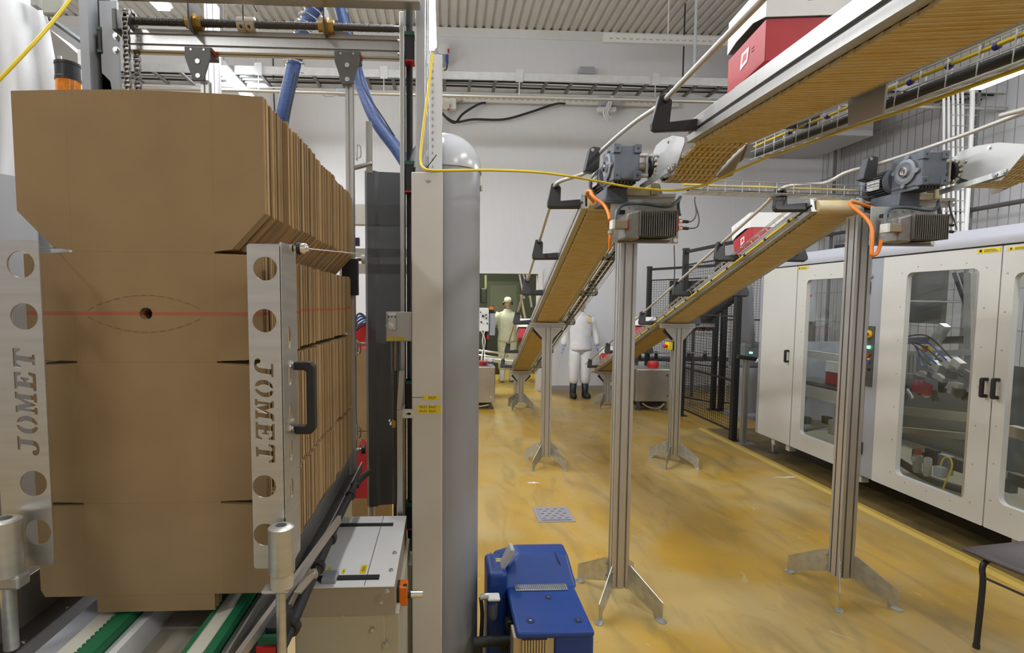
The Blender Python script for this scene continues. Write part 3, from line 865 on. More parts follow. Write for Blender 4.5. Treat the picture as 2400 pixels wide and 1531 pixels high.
ZC_ = lambda Y: 1.45 - 0.295 * (Y - 5.4) + 0.035      # height of both sloping lines above the floor
XA = lambda Y: 0.94 + 0.058 * (Y - 3.4)
XB = lambda Y: 2.42 + 0.072 * (Y - 5.42)
PL = lambda fx, Y: V(fx(Y), Y, ZC_(Y))
BR = (0.008, 0.142, 0.286, 0.461, 0.73, 0.935)
tA, MA, LA = conveyor('belt_conveyor', 'tan belt conveyor sloping down to the doorway, the left one', PL(XA, 2.98), PL(XA, 8.75), BR)
tB, MB_, LB = conveyor('belt_conveyor', 'tan belt conveyor sloping down beside the white cabinet, the right one', PL(XB, 2.98), PL(XB, 8.75), BR)
UA0, UA1 = V(1.2235, 2.36, 2.385), V(1.0, 0.93, 2.222)
tU, MU, LU = conveyor('belt_conveyor', 'overhead tan belt conveyor running out of the picture at the top right', UA1, UA0, (0.91, 0.03), single_rows=True)
UB0 = UA0 + V(1.6, 0, 0)
tV, MV, LV = conveyor('belt_conveyor', 'overhead tan belt conveyor end at the right edge, behind the second gearmotor', UB0 + (UA1 - UA0) * 0.9, UB0, (0.62,))
tU['label'] = 'overhead tan belt conveyor carrying the largest red and white carton'
# plain return covers under the lower runs
for M, L_, t in ((MA, LA, tA), (MB_, LB, tB)):
    B(M).b2((-BW / 2 + 0.002, L_ * 0.46, -0.008), (BW / 2 - 0.002, L_ - 0.02, -0.004)).build('return_cover', mat('smooth_belt', (0.50, 0.37, 0.16), 0.5, 0, 0.1, 6), t)
# drooping noses of the overhead runs: end plates, belt curl, sprocket, shroud
ENDP = mat('end_plate_alu', (0.52, 0.52, 0.51), 0.45, 0.4)
SHR = mat('beige_sheet', (0.33, 0.29, 0.22), 0.45)
for dx, t in ((0.0, tU), (1.6, tV)):
    D = V(dx, 0, 0)
    for s_, X in ((-1, 1.068), (1, 1.342)):
        pl = [atx(u, v, 1.068) for u, v in ((1607, 334), (1606, 322), (1578, 318), (1556, 327), (1540, 341), (1531, 362), (1531, 385), (1536, 402), (1560, 418), (1581, 409))]
        e = B().prism([(p.y, p.z) for p in pl], V(X, 0, 0) + D, (0, 1, 0), (0, 0, 1), (s_ * 0.005, 0, 0)).build('end_plate', ENDP, t)
        c = B()
        for u, v in ((1569, 331), (1545, 365)): bolt(c, V(X, atx(u, v, 1.068).y, atx(u, v, 1.068).z) + D + V(s_ * 0.005, 0, 0), (s_, 0, 0), 0.008, 0.006)
        c.build('plate_bolt', ZINC, e)
    a, c = atx(1583, 388, 1.06) + D, atx(1500, 440, 1.0) + D
    sf = B().bar(a, c, 0.004, 0.026).build('strut_flat', ZINC, t)
    q = B()
    for k in (0.04, 0.16): bolt(q, a.lerp(c, k) - V(0.003, 0, 0), (-1, 0, 0), 0.009, 0.006)
    q.build('plate_bolt', ZINC, sf)
    rows = B(); core = B()
    pth = [(2.35, 2.387), (2.42, 2.376), (2.49, 2.357), (2.56, 2.333), (2.62, 2.309), (2.67, 2.295), (2.72, 2.297), (2.75, 2.315), (2.76, 2.345), (2.74, 2.385), (2.68, 2.415)]
    sp = spline([V(0, y_, z_) for y_, z_ in pth], 3)
    for k in range(len(sp) - 1):
        p_, n_ = sp[k], sp[k + 1]
        xc = 1.2245 + dx
        d_ = (n_ - p_)
        core.bar(V(xc, 0, 0.004) + p_, V(xc, 0, 0.004) + n_, 0.215, 0.004)
        for m_ in range(9):
            x0 = xc - 0.108 + 0.0245 * m_
            rows.bar(V(x0 + 0.0095, 0, 0) + p_ + d_ * 0.06, V(x0 + 0.0095, 0, 0) + n_ - d_ * 0.06, 0.0215 if k % 2 else 0.017, 0.009, up=(0, 0, 1))
    rows.build('belt_nose', BELT, t, kind='stuff')
    core.build('nose_backing', mat('belt_shade', (0.16, 0.12, 0.06), 0.7), t)
    B().cyl((1.11 + dx, 2.72, 2.345), (1.335 + dx, 2.72, 2.345), 0.036, 16).build('nose_roller', ALU_D, t)
    B().prism([(p.y, p.z) for p in [atx(u, v, 1.345) for u, v in ((1752, 338), (1738, 374), (1706, 400), (1672, 418), (1650, 440), (1642, 446), (1640, 425), (1690, 392), (1722, 358))]], V(1.349, 0, 0) + D, (0, 1, 0), (0, 0, 1), (0.004, 0, 0)).build('drip_shroud', SHR, t)
    zg = at(1465, 380, 2.67).z - 0.005
    B().lathe([(0.05, 0), (0.056, 0.008), (0.05, 0.016)], (1.04 + dx, 2.735, zg), (1, 0, 0), 22).build('sprocket_flange', BLK, t, smooth=40)
    tth = B()
    for k in range(14):
        a_ = 2 * math.pi * k / 14
        tth.box((1.06 + dx, 2.735 + 0.058 * math.cos(a_), zg + 0.058 * math.sin(a_)), (0.012, 0.014, 0.014), Matrix.Rotation(a_, 3, 'X'))
    tth.build('sprocket_teeth', UHMW, t, kind='stuff')
    B().cyl((0.976 + dx, 2.735, zg), (1.05 + dx, 2.735, zg), 0.022, 16).build('drive_shaft', ROD, t, smooth=40)
    B().b2((1.018 + dx, 2.70, zg - 0.05), (1.03 + dx, 2.77, zg + 0.055)).build('bearing_plate', ROD, t, bevel=0.004)
    for zz in (0.05, -0.05):
        B().cyl((0.976 + dx, 2.71, zg + zz), (1.03 + dx, 2.71, zg + zz), 0.011, 10).build('tie_rod', ROD, t, smooth=40)
# hanging flag plate on the overhead run
B(MU).prism([(0, 0), (0.19, 0.0), (0.17, -0.10), (0.0, -0.10)], (BW / 2 + 0.05, LU * 0.42, 0.035), (0, 1, 0), (0, 0, 1), (0.006, 0, 0)).build('hanger_plate', mat('dull_alu_plate', (0.36, 0.35, 0.33), 0.45, 0.5), tU)
# bent guide rods joining the overhead and sloping runs, each with its black bracket
xr = BW / 2 + 0.036 + 0.133
for (MX, LX, MY, pts, t, bp) in ((MU, LU, MA, ((1482, 291, 2.62), (1408, 356, 2.9), (1374, 404, 3.0)), tA, (1388, 374, 2.92)), (MV, LV, MB_, ((2400, 262, 2.4), (2230, 327, 2.7), (2066, 382, 2.9), (1985, 404, 3.0), (1930, 430, 3.06)), tB, (2036, 394, 2.9))):
    B().tube([MX @ V(-xr, LX - 0.02, 0.161)] + [at(*q) for q in pts] + [MY @ V(-xr, 0.0, 0.161), MY @ V(-xr, 0.2, 0.161)], 0.0105, 12, 6).build('bent_guide_rod', ROD, t, smooth=60)
    o = at(*bp)
    g = B().prism([(-0.045, -0.065), (0.0, -0.075), (0.035, -0.05), (0.04, 0.06), (0.0, 0.065), (-0.02, 0.055)], o - V(0, 0.02, 0), (1, 0, 0), (0, 0, 1), (0, 0.05, 0)).build('guide_bracket', BLK, t, bevel=0.005)
    c = B(); bolt(c, o + V(-0.005, -0.02, 0.045), (0, -1, 0), 0.006, 0.004); c.build('bracket_screw', CHROME, g)

# ------------------------------------------------------------------ support stands
def stand(lab, x, y, top, bar_w=0.36, cap=True, group='conveyor support stands', slope=None):
    t = thing('conveyor_stand', lab, 'stand', (x, y, 0), group)
    z0 = 0.09
    zt = top
    profile((x, y, z0), (x, y, zt - 0.045), 0.09, 0.09, 2, 2, up=(0, 1, 0)).build('post', ALU, t)
    if cap:
        profile((x - bar_w / 2, y, zt - 0.0225), (x + bar_w / 2, y, zt - 0.0225), 0.045, 0.045, 1, 1).build('crossbar', ALU, t)
        for s in (-1, 1):
            B().prism([(s * 0.045, -0.17), (s * 0.045, -0.045), (s * (bar_w / 2 - 0.03), -0.045), (s * (bar_w / 2 - 0.045), -0.07)], (x, y - 0.047, zt), (1, 0, 0), (0, 0, 1), (0, 0.004, 0)).build('gusset', ALU, t)
            B().bar((x + s * 0.05, y - 0.01, zt - 0.15), (x + s * 0.14, y - 0.01, zt - 0.06), 0.05, 0.03, up=(0, 1, 0)).build('corner_brace', BLK, t)
    for sx, sy in ((-1, -1), (1, -1), (-1, 1), (1, 1)):
        d = V(sx * 0.155, sy * 0.215, 0); L_ = d.length; d.normalize()
        q = V(-d.y, d.x, 0)
        o = V(x + sx * 0.045, y + sy * 0.045, 0)
        ll = L_ - 0.05
        lg = B().prism([(0, 0.09), (0, 0.225), (0.015, 0.225), (ll, 0.105), (ll, 0.004), (ll - 0.05, 0.004), (ll - 0.055, 0.03)], o - q * 0.002, d, (0, 0, 1), q * 0.004).build('leg_plate', ZINC, t)
        f = B().prism(rrect(-0.025, -0.02, 0.03, 0.02, 0.012, 2), o + d * (ll - 0.012) + V(0, 0, 0.0), d, q, (0, 0, 0.005)).build('foot_tab', ZINC, lg)
        c = B(); bolt(c, o + d * (ll + 0.003) + V(0, 0, 0.005), (0, 0, 1), 0.007, 0.006); bolt(c, o + q * 0.004 + d * 0.012 + V(0, 0, 0.19), q, 0.006, 0.006)
        bolt(c, o + q * 0.004 + d * 0.012 + V(0, 0, 0.12), q, 0.006, 0.006)
        c.build('anchor_bolt', ZINC, lg)
    return t
sA = stand('tall aluminium stand under the left gearmotor, nearest the drain', 0.985, 2.87, 2.22, cap=False)
sB = stand('tall aluminium stand in front of the white cabinet, nearest the chair', 2.335, 2.93, 2.22, cap=False)
stand('mid-height aluminium stand under the left conveyor', XA(5.4), 5.4, ZC_(5.4) - 0.012)
sD = stand('mid-height aluminium stand with a red and yellow stop button', XB(5.42), 5.42, ZC_(5.42) - 0.012)
stand('short aluminium stand at the low end of the left conveyor, by the doorway', XA(8.4), 8.4, ZC_(8.4) - 0.012, 0.34)
stand('short aluminium stand at the low end of the right conveyor, beside the white-suited person', XB(8.45), 8.45, ZC_(8.45) - 0.012, 0.34)

def stop_button(p, n, lab, s=1.0):
    p, n = Vector(p), Vector(n).normalized()
    t = thing('stop_button', lab, 'stop button', p)
    q = V(-n.y, n.x, 0)
    R = Matrix((q, n, V(0, 0, 1))).transposed()
    B().box(p + n * 0.012 * s, (0.075 * s, 0.024 * s, 0.085 * s), R).build('base_box', BLK, t)
    B().box(p + n * 0.045 * s, (0.072 * s, 0.045 * s, 0.08 * s), R).build('yellow_box', YTAG, t, bevel=0.004)
    B().lathe([(0.014, 0), (0.014, 0.02), (0.022, 0.022), (0.022, 0.036), (0.016, 0.042)], p + n * 0.067 * s, n, 14).build('red_mushroom', RED, t, smooth=40)
stop_button((XB(5.42) - 0.045, 5.42, at(1590, 811, 5.42).z), (-1, -0.25, 0), 'red mushroom stop button on yellow box at the mid stand')

# ------------------------------------------------------------------ gearmotors and inverters above the tall stands
def gearmotor(dx, lab):
    o = V(0.844 + dx, 2.67, at(1465, 380, 2.67).z)
    t = thing('gearmotor', lab, 'gearmotor', o, 'conveyor gearmotors')
    X0, X1 = o.x, o.x + 0.132
    zc = o.z
    M = Matrix.Translation((0, 0, 0))
    B().b2((X0, 2.67, zc - 0.085), (X1, 2.86, zc + 0.085)).build('gear_housing', GEAR, t, bevel=0.008)
    for ix in (X0 + 0.014, X1 - 0.014):
        for iz in (zc - 0.066, zc + 0.066):
            h = B().b2((ix - 0.018, 2.662, iz - 0.022), (ix + 0.018, 2.70, iz + 0.022)).build('corner_lug', GEAR, t, bevel=0.003)
            B().cyl((ix, 2.6615, iz), (ix, 2.668, iz), 0.006, 8).build('bolt_hole', INK, h)
    # hollow-shaft flange on the left side
    f = B().lathe([(0.066, 0), (0.066, 0.01), (0.05, 0.013), (0.036, 0.008)], (X0, 2.765, zc), (-1, 0, 0), 24).build('bearing_flange', mat('flange_grey', (0.19, 0.205, 0.23), 0.45, 0.1), t, smooth=30)
    for k in range(4):
        a = math.pi / 2 * k + 0.1
        B().cyl((X0 - 0.002, 2.765 + 0.072 * math.cos(a), zc + 0.072 * math.sin(a)), (X0 - 0.012, 2.765 + 0.072 * math.cos(a), zc + 0.072 * math.sin(a)), 0.013, 10).build('flange_ear', MATS['flange_grey'], f)
    B().lathe([(0.026, 0), (0.026, 0.016), (0.017, 0.016), (0.017, 0.006), (0.005, 0.006)], (X0 - 0.006, 2.765, zc), (-1, 0, 0), 18).build('hollow_shaft', CHROME, f, smooth=30)
    # ribbed underside
    rb = B()
    for k in range(7): rb.b2((X0 + 0.006 + k * 0.018, 2.69, zc - 0.10), (X0 + 0.012 + k * 0.018, 2.86, zc - 0.082))
    rb.build('underside_ribs', GEAR, t, kind='stuff')
    # bell and motor
    cx = (X0 + X1) / 2 - 0.006
    B().lathe([(0.078, 0), (0.078, 0.035), (0.064, 0.06)], (cx, 2.86, zc - 0.02), (0, 1, 0), 24).build('motor_bell', GEAR, t, smooth=35)
    mb = B().lathe([(0.06, 0), (0.06, 0.12)], (cx, 2.91, zc - 0.02), (0, 1, 0), 24).build('motor_body', GEAR, t, smooth=35)
    fn = B()
    for k in range(28):
        a = 2 * math.pi * k / 28
        d = V(math.cos(a), 0, math.sin(a))
        fn.bar(V(cx, 2.915, zc - 0.02) + d * 0.066, V(cx, 3.025, zc - 0.02) + d * 0.066, 0.004, 0.016, up=d)
    fn.build('cooling_fins', GEAR, mb, kind='stuff')
    B().b2((X0 - 0.012, 2.925, zc - 0.055), (X0 - 0.008, 3.015, zc + 0.0)).build('name_plate', mat('plate_silver', (0.6, 0.6, 0.56), 0.4, 0.4, 0.2, 60), mb)
    B().lathe([(0.076, 0), (0.08, 0.01), (0.078, 0.045), (0.05, 0.055)], (cx, 3.025, zc - 0.02), (0, 1, 0), 24).build('fan_cover', BLK if dx < 0.1 else GEAR, t, smooth=35)
    tb = B().prism([(-0.062, 0), (0.062, 0), (0.055, 0.075), (-0.055, 0.075)], (cx, 2.80, zc - 0.17), (1, 0, 0), (0, 0, 1), (0, 0.20, 0)).build('terminal_box', GEAR, t, bevel=0.006)
    B().b2((cx - 0.066, 2.795, zc - 0.178), (cx + 0.066, 3.005, zc - 0.168)).build('terminal_lid', GEAR, tb, bevel=0.003)
    return t
gearmotor(0.0, 'dark grey gearmotor on the left tall stand, under the sagging yellow cable')
gearmotor(1.6, 'dark grey gearmotor on the right tall stand, with round bearing flange in view')

def drive_unit(dx, lab, lab2):
    Yp = 2.81
    P = lambda u, v, Y=Yp: at(u, v, Y) + V(dx, 0, 0)
    def pb(u0, v1, u1, v0, Yf, Yb):
        a_, c_ = P(u0, v1, Yf), P(u1, v0, Yf)
        return B().b2((a_.x, Yf, a_.z), (c_.x, Yb, c_.z))
    a, c = P(1429, 570), P(1591, 478)
    t = thing('inverter_drive', lab, 'drive unit', P(1500, 570), 'motor inverters on the tall stands')
    B().b2((a.x, Yp - 0.006, a.z), (c.x, Yp, c.z)).build('mount_plate', PLATEG, t, bevel=0.002)
    bl = B()
    for u in (1477, 1491, 1512, 1533, 1556): bolt(bl, P(u, 485, Yp - 0.006), (0, -1, 0), 0.008, 0.005)
    bl.build('plate_bolts', ZINC, t, kind='stuff')
    B().cyl(P(1583, 563, Yp - 0.006), P(1583, 563, Yp - 0.016), 0.011, 12).build('ground_screw', CHROME, t)
    pb(1578, 556, 1584, 546, Yp - 0.012, Yp - 0.006).build('ground_wire', YTAG, t)
    hA, hC = P(1497, 554, Yp - 0.14), P(1582, 495, Yp - 0.14)
    B().b2((hA.x, Yp - 0.15, hA.z + 0.004), (hC.x, Yp - 0.02, hC.z - 0.004)).build('heatsink_core', FINC, t)
    n = 17
    for k in range(n):
        x = hA.x + (hC.x - hA.x) * k / (n - 1)
        B().b2((x - 0.0021, Yp - 0.166, hA.z), (x + 0.0022, Yp - 0.018, hC.z)).build('fin', FIN, t)
    kA, kC = P(1460, 560, Yp - 0.12), P(1496, 494, Yp - 0.12)
    hs = B().prism([(0, 0), (kC.x - kA.x, -0.004), (kC.x - kA.x, kC.z - kA.z), (0.01, kC.z - kA.z - 0.02)], (kA.x, Yp - 0.15, kA.z), (1, 0, 0), (0, 0, 1), (0, 0.13, 0)).build('cast_cover', CAST, t, bevel=0.008)
    pb(1467, 538, 1474, 515, Yp - 0.16, Yp - 0.14).build('red_cap', RED, hs, bevel=0.002)
    cA, cC = P(1432, 537, Yp - 0.14), P(1468, 518, Yp - 0.14)
    cn = B().b2((cA.x, Yp - 0.165, cA.z), (cC.x, Yp - 0.12, cC.z)).build('plug_connector', TAN, t, bevel=0.003)
    B().b2((cA.x - 0.002, Yp - 0.168, cA.z - 0.002), (cA.x + 0.012, Yp - 0.117, cC.z + 0.002)).build('plug_cap', WPL, cn, bevel=0.002)
    B().cyl(P(1431, 541, Yp - 0.145), P(1431, 548, Yp - 0.145), 0.014, 10).build('cable_gland', ZINC, cn)
    for v in (497, 563):
        pb(1452, v + 4, 1466, v - 5, Yp - 0.05, Yp - 0.02).build('corner_bracket', BLK, t, bevel=0.003)
    pb(1455, 566, 1570, 563, Yp - 0.06, Yp - 0.012).build('bottom_rail', ALU_D, t)
    ep = pb(1584, 543, 1592, 507, Yp - 0.15, Yp - 0.03).build('red_end_plate', RED, t, bevel=0.003)
    for v in (519, 535):
        B().cyl(P(1590, v, Yp - 0.1), P(1598, v, Yp - 0.1), 0.011, 10).build('socket', CHROME, ep)
        B().cyl(P(1598, v, Yp - 0.1), P(1613, v + 1, Yp - 0.1), 0.008, 10).build('m12_plug', RUB, ep)
    # crossbar profiles over the plate
    dx0 = dx; dx = dx if dx < 0.1 else 1.56
    profile(P(1462, 468, Yp + 0.05), P(1580, 466, Yp + 0.05), 0.045, 0.045).build('crossbar', ALU, t)
    pb(1464, 458, 1525, 442, Yp + 0.0, Yp + 0.08).build('base_block', mat('beige_block', (0.5, 0.43, 0.28), 0.5), t, bevel=0.004)
    pb(1526, 456, 1545, 428, Yp + 0.0, Yp + 0.05).build('riser_block', MATS['beige_block'], t, bevel=0.004)
    dx = dx0
    B().tube([P(1598, 522, Yp - 0.1), P(1622, 518, Yp - 0.05), P(1632, 500, Yp), P(1628, 470, Yp + 0.02), P(1630, 462, Yp + 0.02)], 0.0035, 6, 5).build('sensor_lead', GUN, t)
    B().tube([P(1612, 536, Yp - 0.1), P(1634, 532, Yp - 0.05), P(1638, 510, Yp), P(1630, 480, Yp + 0.02)], 0.0035, 6, 5).build('sensor_lead', GUN, t)
    B().tube([P(1442, 518, Yp - 0.12), P(1446, 495, Yp - 0.1), P(1462, 480, Yp - 0.08), P(1500, 477, Yp - 0.07), P(1560, 484, Yp - 0.07), P(1580, 478, Yp - 0.06), P(1595, 462, Yp - 0.02)], 0.009, 8, 5).build('grey_supply_cable', mat('slate_cable', (0.10, 0.115, 0.13), 0.45), t, smooth=60)
    B().tube([P(1594, 462, Yp - 0.02), P(1590, 480, Yp - 0.04), P(1593, 505, Yp - 0.06)], 0.009, 8, 5).build('grey_supply_cable', MATS['slate_cable'], t, smooth=60)
    o2 = thing('motor_cable', lab2, 'cable', P(1430, 580), 'orange motor cables')
    if dx < 0.1:
        pts = [P(1392, 474, 2.9), P(1378, 458, 2.88), P(1376, 450, 2.87), P(1384, 448, 2.84), P(1392, 462, 2.80), P(1415, 480, 2.76), P(1426, 500, 2.72), P(1429, 515, 2.68)]
        B().tube(pts, 0.009, 8, 5).build('upper_loop', ORA, o2, smooth=60)
        B().tube([P(1431, 546, 2.665), P(1430, 560, 2.665), P(1430, 583, 2.68)], 0.009, 8, 5).build('lower_loop', ORA, o2, smooth=60)
    else:
        q = lambda u, v, Y: at(u, v, Y)
        B().tube([q(2056, 490, 2.9), q(2030, 482, 2.88), q(1998, 474, 2.86), q(1995, 482, 2.82), q(2030, 512, 2.75), q(2044, 540, 2.7), q(2043, 590, 2.67), q(2046, 599, 2.665), q(2058, 590, 2.665), q(2066, 562, 2.665)], 0.009, 8, 5).build('cable_loop', ORA, o2, smooth=60)
drive_unit(0.0, 'finned black motor inverter on plate, on the left tall stand', 'short orange motor cable at the left gearmotor')
drive_unit(1.42, 'finned black motor inverter on plate, on the right tall stand', 'long looped orange motor cable at the right gearmotor')

# ------------------------------------------------------------------ wire basket trays and their cables
def basket(lab, p0, p1, side, up, wd=0.1, ht=0.05, pitch=0.1, wr=0.0022, cables=(), group=None):
    p0, p1, side, up = Vector(p0), Vector(p1), Vector(side).normalized(), Vector(up).normalized()
    t = thing('wire_basket', lab, 'cable tray', (p0 + p1) / 2, group)
    Ln = (p1 - p0).length; d = (p1 - p0) / Ln
    g = B()
    for sx, uz in ((0, 1), (0, 0.5), (0, 0), (0.33, 0), (0.67, 0), (1, 0), (1, 0.5), (1, 1)):
        o = side * (wd * sx) + up * (ht * uz)
        g.cyl(p0 + o, p1 + o, wr, 6)
    n = int(Ln / pitch)
    for k in range(n + 1):
        c = p0 + d * min(Ln, k * pitch)
        g.tube([c + up * ht, c, c + side * wd, c + side * wd + up * ht], wr, 5)
    g.build('wire_grid', WIRE, t, kind='stuff')
    for i, (m, r, sx, uz, wob) in enumerate(cables):
        pts = [p0 + d * (Ln * j / 12) + side * (wd * sx + wob * math.sin(j * 1.7 + i)) + up * (ht * uz + wob * 0.6 * math.cos(j * 1.3 + i)) for j in range(13)]
        B().tube(pts, r, 8, 3).build('tray_cable', m, t, smooth=60)
    return t
basket('wire cable basket along the overhead conveyor, top right', MU @ V(BW / 2 + 0.13, -0.1, -0.03), MU @ V(BW / 2 + 0.13, LU + 0.30, -0.03), MU.to_3x3() @ V(1, 0, 0.2), MU.to_3x3() @ V(0, 0, 1), 0.08, 0.075, 0.1, 0.0025,
       ((YEL, 0.006, 0.15, 0.8, 0.002), (RUB, 0.013, 0.3, 0.3, 0.002), (MATS['slate_cable'], 0.011, 0.6, 0.2, 0.003), (YEL, 0.006, 0.9, -0.1, 0.004)))
tb = basket('wire cable basket crossing between the two gearmotors', at(1600, 455, 3.1), at(2045, 470, 3.1), (0, -1, 0), (0, 0, 1), 0.1, 0.06, 0.1, 0.003,
       ((YEL, 0.006, 0.1, 0.85, 0.002), (RUB, 0.007, 0.5, 0.2, 0.003)))
ties = B()
def tie_row(M, L_, t, x, z, r, n, m=TIE):
    for k in range(n):
        y = L_ * (k + 0.5) / n
        B(M).cyl((x, y - 0.006, z), (x, y + 0.006, z), r, 8).build('cable_tie', m, t)
# right side of the left sloping line, left side of the right sloping line
tA2 = basket('wire cable basket hung on the right side of the left sloping conveyor', MA @ V(BW / 2 + 0.06, 0.4, 0.0), MA @ V(BW / 2 + 0.06, LA, 0.0), MA.to_3x3() @ V(1, 0, 0), MA.to_3x3() @ V(0, 0, 1), 0.1, 0.05, 0.1, 0.0022,
       ((YEL, 0.006, 0.1, 0.9, 0.002), (RUB, 0.012, 0.35, 0.3, 0.003), (MATS['slate_cable'], 0.01, 0.7, 0.3, 0.004)))
tB2 = basket('wire cable basket with yellow cable on the left side of the right sloping conveyor', MB_ @ V(-BW / 2 - 0.05, 0.1, 0.01), MB_ @ V(-BW / 2 - 0.05, LB, 0.01), MB_.to_3x3() @ V(-0.4, 0, 1), MB_.to_3x3() @ V(-1, 0, -0.2), 0.075, 0.03, 0.1, 0.0022,
       ((YEL, 0.0075, 0.15, 0.9, 0.001),))
RR = MB_.to_3x3()
for k in range(22):
    p = MB_ @ V(-BW / 2 - 0.084, LB * (k + 0.5) / 22, 0.015)
    B().cyl(p - RR @ V(0, 0.007, 0), p + RR @ V(0, 0.007, 0), 0.0105, 8).build('cable_tie', TIE, tB2)
for k in range(10):
    p = MU @ V(BW / 2 + 0.14, LU * (k + 0.5) / 10, 0.028)
    B().cyl(p - V(0, 0.005, 0), p + V(0, 0.005, 0), 0.009, 8).build('cable_tie', TIE, bpy.data.objects['wire_basket'])
# the bright yellow cable swinging across the hall
pts = [at(1013, 125, 2.02), at(1008, 180, 2.0), at(996, 270, 1.97), at(988, 340, 1.95), at(986, 378, 1.93), at(993, 394, 1.91), at(1012, 400, 1.9), at(1060, 400, 1.92), at(1150, 399, 2.0), at(1250, 403, 2.15),
       at(1320, 411, 2.28), at(1400, 425, 2.42), at(1480, 439, 2.5), at(1560, 446, 2.52), at(1610, 443, 2.52), at(1660, 430, 2.5), at(1730, 398, 2.42), at(1800, 368, 2.3)]
tag(B().tube(pts, 0.0052, 8, 5).build('yellow_cable', YEL, smooth=60), 'bright yellow cable sagging from the white column to the overhead conveyor', 'cable')
tag(B().tube([at(-420, 560, 1.35), at(-200, 380, 1.45), at(-30, 215, 1.5), at(60, 122, 1.55), at(120, 55, 1.6), at(170, -10, 1.65), at(200, -60, 1.7)], 0.0048, 8, 5).build('yellow_cable', YEL, smooth=60),
    'yellow cable crossing the white tarpaulin at the top left', 'cable')

# ------------------------------------------------------------------ red and white cartons
def carton(lab, o, yaw, tilt=0.0, s=1.0, w_=0.28, l_=0.28, h_=0.20, pitch=0.0, lidh=0.11, open_=0.03):
    o = Vector(o)
    t = thing('fish_carton', lab, 'carton', o, 'red and white cartons')
    M = Matrix.Translation(o) @ Matrix.Rotation(yaw, 4, 'Z') @ Matrix.Rotation(pitch, 4, 'X')
    w2, l2 = w_ * s / 2, l_ * s / 2
    hh = h_ * s; k = 0.003
    tr = B(M)
    for a, c in (((-w2, -l2, 0), (w2, -l2 + k, hh * 0.62)), ((-w2, l2 - k, 0), (w2, l2, hh * 0.62)), ((-w2, -l2, 0), (-w2 + k, l2, hh * 0.62)), ((w2 - k, -l2, 0), (w2, l2, hh * 0.62)), ((-w2, -l2, 0), (w2, l2, k))):
        tr.b2(a, c)
    tray = tr.build('red_tray', REDC, t, bevel=0.002)
    lp = M @ Matrix.Translation((0, 0, hh * (1 - lidh / h_) + open_ * s)) @ Matrix.Rotation(tilt, 4, 'X')
    e = 0.004
    ld = B(lp); lh = lidh * s
    ld.b2((-w2 - e, -l2 - e, lh - k), (w2 + e, l2 + e, lh))
    ld.b2((-w2 - e, -l2 - e, 0.0), (w2 + e, -l2 - e + k, lh)); ld.b2((-w2 - e, l2 + e - k, 0.0), (w2 + e, l2 + e, lh))
    for sx in (-1, 1):
        ld.prism([(-l2 - e, 0), (-l2 * 0.4, 0.02 * s), (l2 * 0.5, 0.015 * s), (l2 + e, 0), (l2 + e, lh), (-l2 - e, lh)], (sx * (w2 + e), 0, 0), (0, 1, 0), (0, 0, 1), (-sx * k, 0, 0))
    ld.build('white_lid', WHC, t, bevel=0.002)
    B(M).b2((-w2 + 0.02, -l2 + 0.02, k), (w2 - 0.02, l2 - 0.02, hh * 0.66)).build('blue_liner', mat('blue_liner', (0.02, 0.05, 0.16), 0.3), t, bevel=0.02)
    em = B(M)
    em.prism([(-0.035, -0.02), (0.02, -0.012), (0.03, 0.03), (-0.025, 0.03)], (-w2 - 0.001, 0.0, hh * 0.32), (0, -1, 0), (0, 0, 1), (-0.0006, 0, 0))
    em.build('white_emblem', LOGO, tray)
    e2 = B(M)
    e2.prism([(-0.022, -0.006), (0.012, -0.002), (0.016, 0.02), (-0.014, 0.02)], (-w2 - 0.0017, 0.0, hh * 0.32), (0, -1, 0), (0, 0, 1), (-0.0004, 0, 0))
    for q in range(2): e2.b2((-w2 - 0.0017, -0.045 - 0.018, hh * 0.34 + q * 0.01), (-w2 - 0.001, -0.045, hh * 0.34 + q * 0.01 + 0.003))
    e2.build('emblem_inner', mat('red_print', (0.5, 0.06, 0.06), 0.5), tray, kind='stuff')
    return t
pU = MU @ V(0.0, LU * 0.585, 0.10)
carton('largest red and white carton with its lid askew, on the overhead conveyor', pU, -0.12, 0.05, 1.0, open_=0.045)
def on(Mx, L_, Y, lo_Y=8.75, hi_Y=2.98):
    q = (Y - hi_Y) / (lo_Y - hi_Y)
    return Mx @ V(0, L_ * q, 0.10)
carton('red and white carton riding high on the right sloping conveyor', on(MB_, LB, 3.75), -0.07, 0.06, 1.0, pitch=-0.287)
carton('red and white carton halfway down the right conveyor, behind the tall left stand', on(MB_, LB, 6.6), -0.07, 0.0, 1.0, pitch=-0.287, open_=0.05)
carton('red and white carton at the low end of the right conveyor', on(MB_, LB, 8.2), -0.07, 0.0, 1.0, pitch=-0.287, open_=0.02)
carton('red and white carton part hidden behind the left sloping conveyor', on(MA, LA, 6.7) + V(-0.05, 0, 0), -0.06, 0.0, 1.0, pitch=-0.287, open_=0.05)
